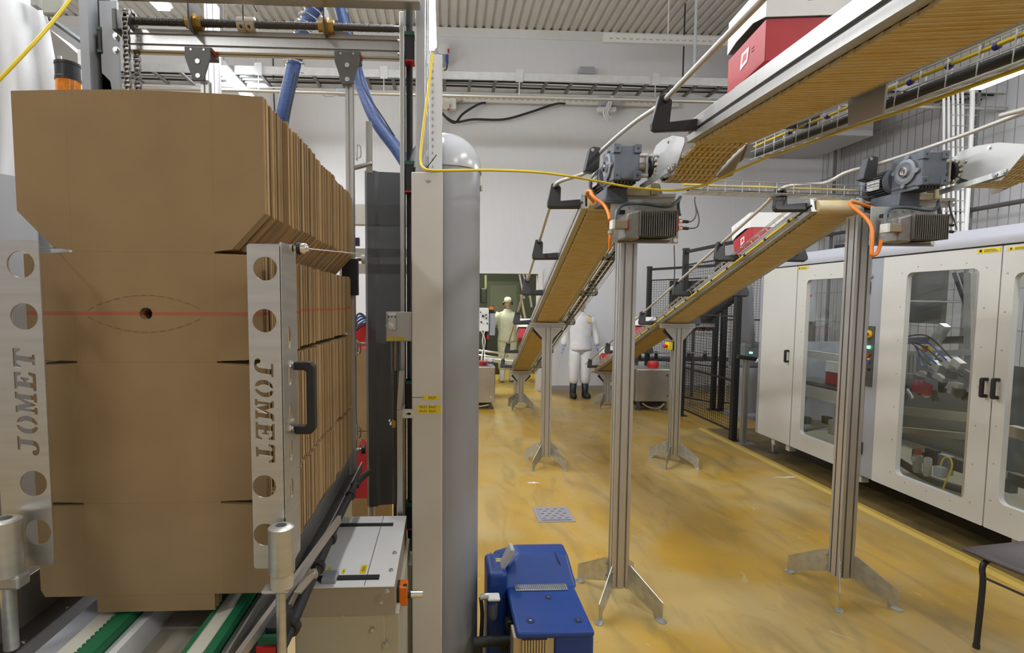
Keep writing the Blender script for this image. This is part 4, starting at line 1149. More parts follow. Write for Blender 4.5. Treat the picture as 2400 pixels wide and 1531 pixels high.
# ================================================================== CARTON MAGAZINE (left foreground)
YS0, YS1 = 1.10, 2.12
c0 = at(332, 588, YS0); cb = at(375, 1431, YS0)
XS, ZS = (c0.x + cb.x) / 2, cb.z
half = [(0.119, 0.0), (0.119, 0.035), (0.222, 0.035), (0.230, 0.05), (0.230, 0.222), (0.137, 0.2285), (0.137, 0.2325), (0.230, 0.236),
        (0.230, 0.512), (0.137, 0.519), (0.137, 0.523), (0.230, 0.5265), (0.230, 0.735), (0.137, 0.739), (0.137, 0.743), (0.1725, 0.748), (0.238, 0.8186), (0.238, 1.046), (0.15, 1.050), (0.05, 1.053)]
outline = [(x, z) for x, z in half] + [(-x, z) for x, z in reversed(half)]
hole = circle(0.0, 0.6185, 0.0125, 14)
TS = 0.0055
sheet_b = plate([outline, hole], TS, FR((0, 0, 0)))
sheet = sheet_b.build('cardboard_blank', CARD, origin=(0, 0, 0))
sheet.location = (XS, YS0, ZS)
tag(sheet, 'front brown cardboard carton blank with a red stripe and a round hole', 'cardboard blank', 'cardboard blanks in the magazine')
# dashed oval perforation on the front blank
d = B()
for s in (-1, 1):
    for k in range(26):
        if k % 2: continue
        q = []
        for f in (k, k + 1.25):
            a = -1 + 2 * f / 26
            q.append(V(XS + 0.112 * a, YS0 - TS / 2 - 0.0003, ZS + 0.6185 + s * (0.006 + 0.031 * math.cos(a * math.pi / 2) ** 0.8 if abs(a) <= 1 else 0.006)))
        d.bar(q[0], q[1], 0.0008, 0.0009, up=(0, 1, 0))
OFF[sheet.name] = Vector(sheet.location)
d.build('perforation', mat('cut_line', (0.16, 0.10, 0.05), 0.8), sheet, kind='stuff')
n = 150
random.seed(11)
dx = dz = 0.0
for k in range(1, n):
    c = sheet.copy(); COL.objects.link(c)
    if random.random() < 0.15: dx, dz = random.uniform(-0.006, 0.005), random.uniform(-0.001, 0.003)
    c.location = (XS + dx + random.uniform(-0.0024, 0.0024), YS0 + (YS1 - YS0) * k / (n - 1), ZS + dz + random.uniform(0, 0.0015))
    c.rotation_euler = (0, random.uniform(-0.002, 0.002), random.uniform(-0.003, 0.003))
    OFF[c.name] = Vector()
    k_ = random.choice((0.8, 1.0, 1.15, 1.3, 1.45)); c.color = (k_, k_, k_, 1)
    c['label'] = 'brown cardboard carton blank standing in the stack behind the front blank' if k < n - 1 else 'rearmost brown cardboard carton blank of the stack'

# retaining brackets with cut lettering
GL = {
 'J': [[(.25, 1), (.95, 1), (.95, .88), (.82, .86), (.82, .28), (.78, .14), (.66, .04), (.5, 0), (.3, 0), (.15, .05), (.05, .17), (.08, .3), (.2, .34), (.32, .28), (.33, .16), (.43, .12), (.52, .2), (.54, .3), (.54, .86), (.25, .88)]],
 'M': [[(0, 0), (0, .13), (.1, .15), (.1, .85), (0, .87), (0, 1), (.33, 1), (.52, .5), (.72, 1), (1.05, 1), (1.05, .87), (.95, .85), (.95, .15), (1.05, .13), (1.05, 0), (.6, 0), (.6, .13), (.7, .15), (.7, .62), (.5, .08), (.44, .08), (.24, .62), (.24, .15), (.34, .13), (.34, 0)]],
 'E': [[(0, 0), (0, .13), (.12, .15), (.12, .85), (0, .87), (0, 1), (.85, 1), (.87, .68), (.76, .68), (.66, .86), (.4, .86), (.4, .58), (.48, .58), (.54, .7), (.62, .7), (.62, .32), (.54, .32), (.48, .44), (.4, .44), (.4, .14), (.68, .14), (.8, .34), (.92, .34), (.88, 0)]],
 'T': [[(.22, 0), (.22, .12), (.34, .14), (.34, .85), (.22, .85), (.1, .66), (0, .66), (.03, 1), (.95, 1), (.98, .66), (.88, .66), (.76, .85), (.62, .85), (.62, .14), (.74, .12), (.74, 0)]],
}
def half_o(s):
    out = []
    for k in range(9):
        a = math.radians(-82 + 164 * k / 8); out.append((.5 + s * .46 * math.cos(a), .5 + .5 * math.sin(a)))
    for k in range(8, -1, -1):
        a = math.radians(-72 + 144 * k / 8); out.append((.5 + s * .2 * math.cos(a), .5 + .36 * math.sin(a)))
    return out
GL['O'] = [half_o(1), half_o(-1)]
def lettering(word, cx, cz, length, height, down):
    """loops for a word set along the plate's length, reading up (or down)"""
    adv = [1.12 if ch == 'M' else 1.02 for ch in word]
    tot = sum(adv); loops = []; s = length / tot; pen = 0.0
    for ch, a in zip(word, adv):
        for lp in GL[ch]:
            o = []
            for x, y in lp:
                x = x * 0.94 + 0.13 * (y - 0.5)
                t = (pen + 0.03 + x) * s - length / 2; h = (y - 0.5) * height
                o.append((cx + h, cz - t) if down else (cx - h, cz + t))
            loops.append(o)
        pen += a
    return loops
PXZ = lambda u, v, Y: (at(u, v, Y).x, at(u, v, Y).z)
YBR = 1.02
# left bracket
xl, xr = at(-12, 900, YBR).x, at(110, 945, YBR).x
zb, zt = at(90, 1325, YBR).z, at(50, 563, YBR).z
t = thing('retaining_bracket', 'brushed steel retaining bracket with cut-out lettering, left of the stack', 'bracket', ((xl + xr) / 2, YBR, zb))
rr_ = 0.0245
loops = [rrect(xl, zb, xr, zt, 0.008, 3)]
for u, v in ((50, 620), (58, 742), (80, 1133), (90, 1247)):
    x, z = PXZ(u, v, YBR); loops.append(circle(x, z, rr_, 24))
x, z = PXZ(63, 943, YBR)
loops += lettering('JOMET', x, z, 0.205, 0.039, False)
plate(loops, 0.003, FR((0, YBR, 0))).build('front_plate', STEEL, t)
B().prism([(0, 0), (0.05, -0.05), (0.052, -0.047), (0.002, 0.003)], (xl - 0.05, YBR, zb), (1, 0, 0), (0, -1, 0), (0, 0, zt - zb)).build('side_flange', STEEL, t)
px = at(12, 1250, 0.98)
h = B().lathe([(0.006, 0), (0.026, 0), (0.026, 0.10), (0.018, 0.104), (0.012, 0.104), (0.012, 0.09)], (px.x, 0.98, at(12, 1345, 0.98).z), (0, 0, 1), 24).build('hinge_barrel', STEEL, t, smooth=40)
B().b2((px.x - 0.012, 0.965, at(12, 1375, 0.98).z), (px.x + 0.03, 0.995, at(12, 1345, 0.98).z)).build('clamp_block', ALU, h, bevel=0.004)
B().cyl((px.x, 0.98, at(12, 1520, 0.98).z), (px.x, 0.98, at(12, 1350, 0.98).z), 0.012, 12).build('hinge_pin', STEEL, h, smooth=40)
tag(B().cyl(at(88, 580, 1.03), at(176, 583, 1.2), 0.0012, 6).build('sensor_wire', CHROME), 'thin taut wire from the left bracket to the magazine', 'wire')

# right bracket
xl, xr = at(586, 900, YBR).x, at(664, 950, YBR).x
zb, zt = at(625, 1332, YBR).z, at(625, 572, YBR).z
t = thing('retaining_bracket', 'brushed steel retaining bracket with black handle and cut-out lettering, right of the stack', 'bracket', ((xl + xr) / 2, YBR, zb))
loops = [rrect(xl, zb, xr, zt, 0.006, 3)]
for u, v in ((622, 630), (620, 752), (620, 1140), (622, 1253)):
    x, z = PXZ(u, v, YBR); loops.append(circle(x, z, 0.0222, 24))
x, z = PXZ(621, 963, YBR)
loops += lettering('JOMET', x, z, 0.205, 0.036, True)
plate(loops, 0.003, FR((0, YBR, 0))).build('front_plate', STEEL, t)
YFL = 1.118
fl = [rrect(YBR - 0.0015, zb - 0.01, YFL, zt + 0.004, 0.006, 3)]
for v in (790, 880, 970, 1060, 1150):
    z = atx(679, v, xr).z; fl.append(circle(1.062, z, 0.012, 16, 0.022))
fp = plate(fl, 0.003, frame((xr, 0, 0), (0, 1, 0), (0, 0, 1))).build('side_flange', STEEL, t)
hx, hy = xr + 0.002, 1.098
z0, z1 = atx(700, 1000, xr).z, atx(700, 852, xr).z
hb = B()
pts = [(0, z0), (0.028, z0), (0.034, z0 + 0.006), (0.034, z1 - 0.006), (0.028, z1), (0, z1)]
hd = B().prism([(0, z0 - 0.008), (0.032, z0 - 0.008), (0.041, z0 + 0.002), (0.041, z1 - 0.002), (0.032, z1 + 0.008), (0, z1 + 0.008), (0, z1 - 0.009), (0.021, z1 - 0.009), (0.0245, z1 - 0.013), (0.0245, z0 + 0.013), (0.021, z0 + 0.009), (0, z0 + 0.009)],
              (hx, hy - 0.011, 0), (1, 0, 0), (0, 0, 1), (0, 0.022, 0)).build('handle', BLK, t, bevel=0.004)
c = B()
for v in (853, 985, 1003): bolt(c, atx(682, v, xr + 0.002), (1, 0, 0), 0.005, 0.006)
c.build('handle_screw', CHROME, hd)
kz = atx(690, 585, xr).z
kn = B().lathe([(0.004, -0.02), (0.009, -0.012), (0.009, 0.004), (0.005, 0.006), (0.005, 0.014), (0.011, 0.016), (0.011, 0.028), (0.006, 0.034)], (xr, 1.09, kz), (1, 0, 0), 14).build('thumb_screw', CHROME, t, smooth=40)
B().lathe([(0.012, 0), (0.012, 0.008)], (xr + 0.012, 1.09, kz), (1, 0, 0), 14).build('rubber_washer', RUB, kn)
B().cyl((xr + 0.03, 1.09, kz), at(850, 596, 2.15), 0.0013, 6).build('trip_wire', WPL, kn)
px = at(659, 1250, 0.985)
h = B().lathe([(0.006, 0), (0.0235, 0), (0.0235, 0.086), (0.015, 0.09), (0.010, 0.09), (0.010, 0.07)], (px.x, 0.985, at(659, 1340, 0.985).z), (0, 0, 1), 24).build('hinge_barrel', STEEL, t, smooth=40)
B().lathe([(0.021, 0), (0.021, 0.03)], (px.x, 0.985, at(659, 1374, 0.985).z), (0, 0, 1), 20).build('bearing_collar', mat('ivory_collar', (0.5, 0.46, 0.36), 0.4, 0.3), h, smooth=40)
B().cyl((px.x - 0.003, 0.985, at(659, 1540, 0.985).z), (px.x - 0.003, 0.985, at(659, 1372, 0.985).z), 0.009, 14).build('hinge_pin', STEEL, h, smooth=40)
B().b2((px.x - 0.035, 0.97, at(659, 1384, 0.985).z), (px.x + 0.015, 1.0, at(659, 1376, 0.985).z)).build('cam_plate', STEEL, h, bevel=0.003)
a, c = at(697, 1390, 1.06), at(735, 1345, 1.2)
ar = B().bar(a, c, 0.016, 0.006).build('link_arm', TAN, t, bevel=0.002)
B().lathe([(0.005, -0.008), (0.011, -0.006), (0.011, 0.006), (0.005, 0.008)], c, (1, 0, 0.3), 14).build('rod_eye', CHROME, ar, smooth=40)

# magazine table: belts, strips and guides
ZT = ZS - 0.006
t = thing('magazine_table', 'magazine bed with two green belts and cream wear strips below the stack', 'conveyor', (XS, 1.5, ZT - 0.3))
def strip(xc, wd, z0, z1, m, nm, y0=0.55, y1=2.3, bev=0.0):
    return B().b2((xc - wd / 2, y0, z0), (xc + wd / 2, y1, z1)).build(nm, m, t, bevel=bev)
strip(-0.663, 0.032, ZT - 0.05, ZT, BELTG, 'green_belt', bev=0.004)
tt = B()
for k in range(70): tt.b2((-0.683, 0.6 + k * 0.0125, ZT - 0.012), (-0.678, 0.606 + k * 0.0125, ZT - 0.0005))
tt.build('belt_teeth', BELTG, t, kind='stuff')
strip(-0.700, 0.036, ZT - 0.03, ZT - 0.004, UHMW, 'wear_strip')
strip(-0.744, 0.048, ZT - 0.04, ZT - 0.012, GREY, 'alu_strip')
strip(-0.634, 0.022, ZT - 0.08, ZT - 0.02, BOXW, 'strip_edge')
strip(-0.482, 0.008, ZT - 0.03, ZT - 0.001, BELTG, 'belt_edge')
strip(-0.461, 0.034, ZT - 0.03, ZT - 0.004, UHMW, 'wear_strip')
strip(-0.436, 0.020, ZT - 0.045, ZT, BELTG, 'green_belt', bev=0.003)
strip(-0.413, 0.022, ZT - 0.05, ZT - 0.02, GREY, 'alu_strip')
BEI = mat('beige_plate', (0.48, 0.43, 0.34), 0.45, 0.1)
strip(-0.556, 0.165, ZT - 0.09, ZT - 0.075, BEI, 'pan', 0.55, 1.16)
strip(-0.556, 0.165, ZT - 0.085, ZT - 0.07, BEI, 'pan', 1.163, 2.2)
strip(-0.85, 0.17, ZT - 0.06, ZT - 0.05, mat('dark_pan', (0.10, 0.095, 0.09), 0.4, 0.6), 'dark_pan', 0.5, 2.3)
c = B()
for u, v in ((55, 1505), (158, 1425)): bolt(c, atz(u, v, ZT - 0.05), (0, 0, 1), 0.003, 0.002)
c.build('pan_rivet', CHROME, t)
# left guide sheet, right guide sheet with its angle rail
lg = atz(60, 1385, ZT + 0.045)
B().prism([(0, 0), (0.003, 0), (0.003, -0.10), (0, -0.10)], (-0.905, 0.5, ZT + 0.05), (1, 0, 0), (0, 0, 1), (0, 1.8, 0)).build('side_guide', STAIN, t)
g = B().b2((-0.392, 0.55, ZT - 0.09), (-0.388, 2.25, ZT + 0.018)).build('side_guide', STEEL, t)
B().b2((-0.388, 0.7, ZT - 0.06), (-0.345, 2.25, ZT - 0.055)).build('angle_rail', SCREW, t)
B().b2((-0.349, 0.7, ZT - 0.06), (-0.345, 2.25, ZT - 0.03)).build('angle_lip', ALU, t)
c = B()
for k in range(14): bolt(c, (-0.366, 0.9 + 0.095 * k, ZT - 0.055), (0, 0, 1), 0.0022, 0.0015)
c.build('rail_rivets', BRASS, t, kind='stuff')
B().b2((-0.475, 0.6, ZT - 0.22), (-0.45, 2.2, ZT - 0.05)).build('frame_beam', GUN, t)
B().b2((-0.80, 0.6, ZT - 0.22), (-0.76, 2.2, ZT - 0.06)).build('frame_beam', GUN, t)
for yy in (1.45, 2.0):
    for xx in (-0.78, -0.475): B().b2((xx - 0.025, yy, 0), (xx + 0.025, yy + 0.05, ZT - 0.2)).build('table_leg', GUN, t)
# linear carriage at the bottom, red and green end caps
p = at(640, 1500, 1.0)
t2 = thing('linear_carriage', 'small linear slide carriage with red and green end caps at the bottom edge', 'slide', p - V(0, 0, 0.05))
B().box(p + V(0, 0.04, 0), (0.03, 0.08, 0.05)).build('slide_block', BLKM, t2, bevel=0.003)
B().box(p + V(-0.004, -0.008, 0.006), (0.04, 0.01, 0.016)).build('green_seal', GREEN, t2)
B().box(p + V(-0.008, -0.012, -0.014), (0.036, 0.012, 0.022)).build('red_cap', RED, t2)
B().bar(p + V(-0.03, -0.1, 0.03), p + V(0.03, 0.5, 0.03), 0.01, 0.02).build('slide_rail', STEEL, t2)
# pneumatic hose bundle beside the guide
pts = [at(640, 1560, 0.98), at(684, 1470, 1.08), at(716, 1395, 1.2), at(746, 1330, 1.35), at(775, 1262, 1.5), at(800, 1205, 1.7), at(822, 1160, 1.85), at(832, 1138, 1.95)]
t2 = thing('hose_bundle', 'black hose bundle running along the magazine guide', 'hose', at(716, 1395, 1.2) - V(0, 0, 0.1))
B().tube(pts, 0.010, 10, 5).build('hose', RUB, t2, smooth=60)
B().tube([p + V(-0.013, 0.004, -0.006) for p in pts], 0.007, 8, 5).build('hose', RUB, t2, smooth=60)
for i in (1, 3, 4, 6):
    B().lathe([(0.014, -0.01), (0.018, -0.008), (0.018, 0.008), (0.014, 0.01)], pts[i], (pts[i] - pts[i - 1]), 12).build('hose_clip', BLK, t2)
B().lathe([(0.002, -0.016), (0.016, -0.008), (0.016, 0.008), (0.002, 0.016)], pts[-1], (0, 0, 1), 12).build('swivel_joint', BLK, t2, smooth=50)
B().tube([pts[-1], at(846, 1122, 2.1), at(866, 1106, 2.25)], 0.013, 10, 3).build('hose', RUB, t2, smooth=60)

# ------------------------------------------------------------------ lift gantry behind the stack
YG = 2.2
G = lambda u, v, dy=0.0: at(u, v, YG + dy)
t = thing('lift_gantry', 'aluminium gantry beam with lead screw, chain and hanging clamps above the stack', 'gantry', G(620, 130))
a, c = G(300, 99), G(938, 113)
zb_ = (a.z + c.z) / 2
profile((a.x, YG, zb_), (c.x, YG, zb_), 0.045, 0.078, 1, 2, s=0.008, d=0.008).build('beam', ALU, t)
zs = zb_ + 0.059
sc = B()
sc.cyl((a.x + 0.02, YG - 0.035, zs), (c.x, YG - 0.035, zs), 0.0125, 12)
sc.build('lead_screw', SCREW, t, smooth=40)
th = B()
x = a.x + 0.05
while x < c.x - 0.02:
    th.cyl((x, YG - 0.035, zs), (x + 0.003, YG - 0.035, zs), 0.0152, 10); x += 0.0062
th.build('screw_thread', SCREW, t, kind='stuff')
for u, nm in ((466, 0), (770, 1)):
    x = G(u, 75).x
    nt_ = B().lathe([(0.02, -0.03), (0.02, -0.008), (0.033, -0.008), (0.033, 0.008), (0.024, 0.008), (0.024, 0.03)], (x, YG - 0.035, zs), (1, 0, 0), 20).build('bronze_nut', BRASS, t, smooth=30)
    B().prism([(-0.05, -0.055), (-0.05, 0.055), (0.03, 0.055), (0.06, 0.03), (0.06, -0.02), (0.0, -0.055)], (x - 0.003, YG - 0.035, zs + 0.012), (0, 1, 0), (0, 0, 1), (0.005, 0, 0)).build('nut_plate', GUN, nt_)
    if nm: B().prism([(0, 0), (0, 0.055), (0.03, 0.055), (0.075, 0.0)], (x, YG + 0.045, zs + 0.012), (1, 0, 0), (0, 0, 1), (0, 0.004, 0)).build('nut_gusset', GUN, nt_)
x = G(586, 70).x
cp = B().lathe([(0.02, -0.034), (0.026, -0.032), (0.026, -0.002), (0.023, -0.001), (0.023, 0.001), (0.026, 0.002), (0.026, 0.032), (0.02, 0.034)], (x, YG - 0.035, zs), (1, 0, 0), 22).build('shaft_coupling', mat('coupling_alu', (0.55, 0.52, 0.46), 0.35, 0.7), t, smooth=30)
B().cyl((x - 0.015, YG - 0.060, zs - 0.018), (x - 0.015, YG - 0.052, zs - 0.018), 0.005, 8).build('set_screw', INK, cp)
B().cyl((x + 0.015, YG - 0.060, zs - 0.018), (x + 0.015, YG - 0.052, zs - 0.018), 0.005, 8).build('set_screw', INK, cp)
for u in (480, 820):
    x = G(u, 150).x; z0 = zb_ - 0.039
    cr = B().b2((x - 0.045, YG - 0.055, z0 - 0.022), (x + 0.045, YG + 0.03, z0)).build('slide_carriage', BLKM, t, bevel=0.003)
    B().b2((x - 0.05, YG - 0.056, z0 - 0.012), (x + 0.05, YG - 0.05, z0)).build('green_seal', GREEN, cr)
    B().b2((x + 0.045, YG - 0.05, z0 - 0.012), (x + 0.05, YG + 0.0, z0)).build('red_cap', RED, cr)
    hp = B().prism([(-0.048, -0.005), (0.048, -0.005), (0.048, -0.04), (0.02, -0.125), (-0.02, -0.125), (-0.048, -0.04)], (x, YG - 0.062, z0), (1, 0, 0), (0, 0, 1), (0, 0.006, 0)).build('hanger_plate', GUN, t, bevel=0.002)
    q = B()
    for dz_ in (-0.055, -0.108): q.lathe([(0.009, 0), (0.009, 0.003), (0.004, 0.003)], (x, YG - 0.062, z0 + dz_), (0, -1, 0), 12)
    for dx_ in (-0.024, 0.024): bolt(q, (x + dx_, YG - 0.056, z0 - 0.012), (0, -1, 0), 0.004, 0.008)
    q.build('plate_screw', ZINC, hp)
# left tower: plate, rail, chain
zlo, zhi = G(250, 420).z, G(250, -120).z
xa, xb = G(212, 100).x, G(232, 100).x
B().b2((xa, YG - 0.06, 0), (xb, YG + 0.06, zhi)).build('tower_plate', GREY, t)
B().b2((xb, YG + 0.0, 0), (G(262, 100).x, YG + 0.05, zhi)).build('tower_rail', mat('tower_dark', (0.12, 0.12, 0.125), 0.4, 0.5), t)
B().prism([(0, 0), (0.07, 0.0), (0.03, 0.33), (0.0, 0.36)], (G(252, 220).x, YG - 0.03, G(252, 400).z), (1, 0, 0), (0, 0, 1), (0, 0.012, 0)).build('lift_plate', ALU, t)
B().b2((G(252, 220).x, YG - 0.03, G(252, 420).z), (G(292, 220).x, YG - 0.018, G(252, 12).z)).build('lift_plate', GREY, t)
q = B()
for v in (85, 118): bolt(q, G(273, v, -0.03), (0, -1, 0), 0.009, 0.01)
q.build('lift_bolt', ZINC, t)
cg = B().b2((G(243, 132).x, YG - 0.035, G(243, 134).z), (G(252, 132).x, YG + 0.02, G(243, 72).z)).build('tower_carriage', BLKM, t, bevel=0.003)
B().b2((G(243, 132).x - 0.001, YG - 0.037, G(243, 80).z), (G(252, 132).x, YG + 0.02, G(243, 74).z)).build('green_seal', GREEN, cg)
B().b2((G(243, 132).x - 0.001, YG - 0.037, G(243, 132).z), (G(252, 132).x, YG + 0.02, G(243, 126).z)).build('green_seal', GREEN, cg)
xs_, ys_ = G(319, 60).x, YG - 0.035
R_ = 0.034
spk = B().lathe([(0.008, -0.012), (R_ - 0.006, -0.006), (R_ - 0.006, 0.006), (0.008, 0.012)], (xs_, ys_, zs), (1, 0, 0), 20).build('sprocket', SCREW, t)
B().b2((G(288, 75).x, YG - 0.07, zs - 0.05), (G(299, 75).x, YG + 0.02, zs + 0.03)).build('bearing_block', GUN, t, bevel=0.004)
ch = B()
step = 0.0165
path = []
zlow = G(300, 330).z
z = zlow
while z < zs: path.append((ys_ - R_, z)); z += step
for k in range(1, 8):
    a_ = math.pi - math.pi * k / 8; path.append((ys_ + R_ * math.cos(a_), zs + R_ * math.sin(a_)))
z = zs
while z > zlow: path.append((ys_ + R_, z)); z -= step
for i, (py_, pz_) in enumerate(path):
    ch.cyl((xs_ - 0.011, py_, pz_), (xs_ + 0.011, py_, pz_), 0.0062, 8)
    if i + 1 < len(path):
        q_ = path[i + 1]
        for dx_ in ((-0.0105, 0.0105) if i % 2 else (-0.0075, 0.0075)):
            ch.bar((xs_ + dx_, py_, pz_), (xs_ + dx_, q_[0], q_[1]), 0.013, 0.0022, up=(1, 0, 0))
ch.build('roller_chain', mat('chain_steel', (0.17, 0.155, 0.145), 0.35, 0.8), t, kind='stuff')
# upper beam at the picture's top edge
a, c = at(262, 0, 2.05), at(985, 14, 2.05)
zz = a.z + 0.072
B().b2((a.x, 2.03, zz - 0.055), (c.x, 2.09, zz + 0.05)).build('top_beam', ALU, t, bevel=0.004)
# right tower plate and rail
xa, xb = G(940, 300).x, G(950, 300).x
B().b2((xa, YG - 0.06, at(945, 1300, YG).z), (xb, YG + 0.03, G(945, 46).z)).build('tower_plate', ALU, t, bevel=0.002)
q = B()
for v in (96, 127): bolt(q, G(937, v, -0.05), (-1, 0, 0), 0.006, 0.008)
q.build('plate_bolt', ZINC, t)
B().b2((xb + 0.004, YG + 0.0, 0.3), (G(966, 300).x, YG + 0.05, zhi)).build('tower_rail', mat('rail_dark', (0.035, 0.035, 0.037), 0.4, 0.4), t)
for k in range(2):
    B().b2((G(962 + 2 * k, 300).x - 0.001, YG - 0.012, 0.3), (G(963 + 2 * k, 300).x, YG + 0.0, zhi)).build('rail_groove', GUN, t)
for v0, v1 in ((88, 155), (385, 455), (888, 960), (1170, 1230)):
    cg = B().b2((G(951, v1).x, YG - 0.05, G(951, v1).z), (G(972, v1).x, YG - 0.0, G(951, v0).z)).build('tower_carriage', BLKM, t, bevel=0.003)
    B().b2((G(951, v1).x - 0.001, YG - 0.052, G(951, v0 + 8).z), (G(972, v1).x + 0.001, YG - 0.0, G(951, v0).z)).build('green_seal', GREEN, cg)
    B().b2((G(951, v1).x - 0.001, YG - 0.052, G(951, v1).z - 0.002), (G(972, v1).x + 0.001, YG - 0.0, G(951, v1 - 2).z)).build('red_cap', RED, cg)
# alu column continuing upward behind the white one
tag(B().b2((at(974, 200, 2.12).x, 2.12, 0), (at(1005, 200, 2.12).x, 2.17, zhi + 0.3)).build('machine_column', mat('pale_column', (0.50, 0.50, 0.50), 0.4, 0.2), bevel=0.003),
    'tall pale grey machine column rising behind the white column', 'column')
# small wire ladder on it
basket('narrow vertical wire ladder beside the yellow cable above the white column', at(997, 400, 2.10), at(997, -30, 2.10), (1, 0, 0), (0, -1, 0), 0.02, 0.03, 0.05, 0.0012)
bpy.data.objects['machine_column']

def loose_wire(pts, r, m, lab, name='hanging_wire'):
    return tag(B().tube(pts, r, 6, 4).build(name, m, smooth=60), lab, 'wire')
loose_wire([at(570, -20, 2.12), at(569, 20, 2.13), at(571, 66, 2.15)], 0.0022, RUB, 'thin black wire hanging to the shaft coupling')
loose_wire([at(583, -20, 2.1), at(592, 8, 2.1), at(602, 27, 2.1)], 0.002, RUB, 'short black wire end beside the thin wire above the coupling')
loose_wire([at(998, 396, 1.93), at(1012, 378, 1.92), at(1023, 363, 1.91)], 0.0018, RUB, 'black cable tie tail sticking up from the yellow cable', 'cable_tie')

# side guide posts of the stack
def guide_post(u, v0, v1, Y, lab, w_=0.03):
    x = at(u, 400, Y).x
    t = thing('guide_post', lab, 'post', (x, Y, at(u, v1, Y).z))
    profile((x, Y, at(u, v1, Y).z), (x, Y, at(u, v0, Y).z), w_, w_, 1, 1, up=(0, 1, 0), s=0.006, d=0.006).build('post', ALU, t)
    return t, x
tg, xg = guide_post(821, 196, 1130, YG - 0.03, 'slim aluminium guide post hanging right of the stack')
for v0, v1 in ((338, 375), (798, 832), (993, 1030)):
    p = at(836, (v0 + v1) / 2, YG - 0.03)
    cl = B().box(p, (0.006, 0.03, at(836, v0, YG).z - at(836, v1, YG).z)).build('latch_plate', ZINC, tg, bevel=0.002)
    B().tube([p + V(0.004, -0.008, 0.022), p + V(0.016, -0.01, 0.02), p + V(0.017, -0.01, -0.02), p + V(0.004, -0.008, -0.022)], 0.003, 6, 3).build('latch_bow', CHROME, cl)
bk = B().b2((xg - 0.03, YG - 0.075, at(825, 693, YG).z), (xg + 0.034, YG - 0.055, at(825, 610, YG).z)).build('stop_block', BLK, tg, bevel=0.003)
p = at(865, 310, YG + 0.05)
B().b2((p.x - 0.01, YG + 0.03, at(865, 400, YG).z), (p.x + 0.012, YG + 0.06, at(865, 278, YG).z)).build('short_post', ALU, tg)
B().bar(at(822, 396, YG), at(872, 383, YG), 0.03, 0.012).build('clamp_arm', ZINC, tg, bevel=0.003)
B().b2((at(810, 330, YG).x, YG, at(810, 405, YG).z), (at(813, 330, YG).x, YG + 0.02, at(810, 310, YG).z)).build('edge_strip', GUN, tg)
for v, m in ((608, WPL), (1054, BLK)):
    B().cyl(at(836, v, YG), at(850, v, YG), 0.008, 10).build('roller_axle', CHROME, tg)
    B().cyl(at(848, v, YG), at(856, v, YG), 0.019, 16).build('roller', m, tg, smooth=40)
B().cyl(at(833, 806, YG), at(856, 806, YG + 0.02), 0.006, 10).build('tie_bar', CHROME, tg)
guide_post(489, 192, 420, YG - 0.03, 'slim aluminium guide post hanging above the middle of the stack')

# dark tinted guard sheet
YC = 2.42
xa, xb = at(857, 700, YC).x, at(945, 700, YC).x
z0, z1 = at(900, 1185, YC).z, at(900, 402, YC).z
pl = [(xa, 0.0), (xa + 0.012, -0.02), (xa + 0.045, -0.012), (xa + 0.06, 0.006), (xb, 0.02), (xb, 0.024), (xa + 0.06, 0.010), (xa + 0.045, -0.008), (xa + 0.014, -0.016), (xa + 0.003, 0.002)]
t = thing('guard_sheet', 'dark tinted plastic guard sheet between stack and white column', 'guard', (xa, YC, 0))
B().prism(pl, (0, YC, z0), (1, 0, 0), (0, 1, 0), (0, 0, z1 - z0)).build('tinted_sheet', TINT, t)
B().cyl((at(870, 1190, YC).x, YC + 0.01, 0), (at(870, 1190, YC).x, YC + 0.01, z0 + 0.1), 0.016, 12).build('sheet_post', ALU, t, smooth=40)
t = thing('spindle_unit', 'slim dark spindle with steel sleeve and bracket beside the white column', 'spindle', at(925, 1290, 2.05))
B().cyl(at(926, 1230, 2.08), at(926, 868, 2.08), 0.007, 10).build('spindle', SCREW, t, smooth=40)
B().cyl(at(926, 868, 2.08), at(926, 798, 2.08), 0.013, 14).build('sleeve', mat('warm_steel', (0.25, 0.22, 0.19), 0.3, 0.9), t, smooth=40)
p0, p1 = at(905, 800, 2.0), at(966, 731, 2.0)
pb_ = B().b2((p0.x, 1.995, p0.z), (p1.x, 2.005, p1.z)).build('bearing_plate', ALU, t, bevel=0.003)
B().b2(at(908, 775, 1.985), at(930, 735, 1.995)).build('switch_body', mat('switch_alu', (0.6, 0.6, 0.58), 0.35, 0.5), pb_, bevel=0.004)
B().lathe([(0.016, 0), (0.016, 0.012), (0.007, 0.014)], at(914, 765, 1.98), (0, -1, 0), 6).build('switch_knob', MATS['switch_alu'], pb_)
q = B()
for u in (911, 918, 926): q.cyl(at(u, 743, 1.984), at(u, 743, 1.98), 0.003, 8)
q.build('switch_screw', INK, pb_)
B().b2(at(908, 798, 1.994), at(948, 790, 1.9945)).build('yellow_tag', YTAG, pb_)
B().b2(at(918, 1003, 2.06), at(929, 983, 2.09)).build('brass_block', BRASS, t, bevel=0.002)
q = B(); bolt(q, at(917, 993, 2.07), (-1, 0, 0), 0.006, 0.006); bolt(q, at(914, 986, 2.07), (-1, 0, 0), 0.004, 0.005)
q.build('block_screw', CHROME, t)
B().b2(at(931, 1305, 2.05), at(945, 960, 2.06)).build('lower_strip', ALU, t, bevel=0.002)
B().bar(at(936, 960, 2.055), at(942, 870, 2.055), 0.02, 0.008, up=(0, 1, 0)).build('lower_strip', ALU, t)

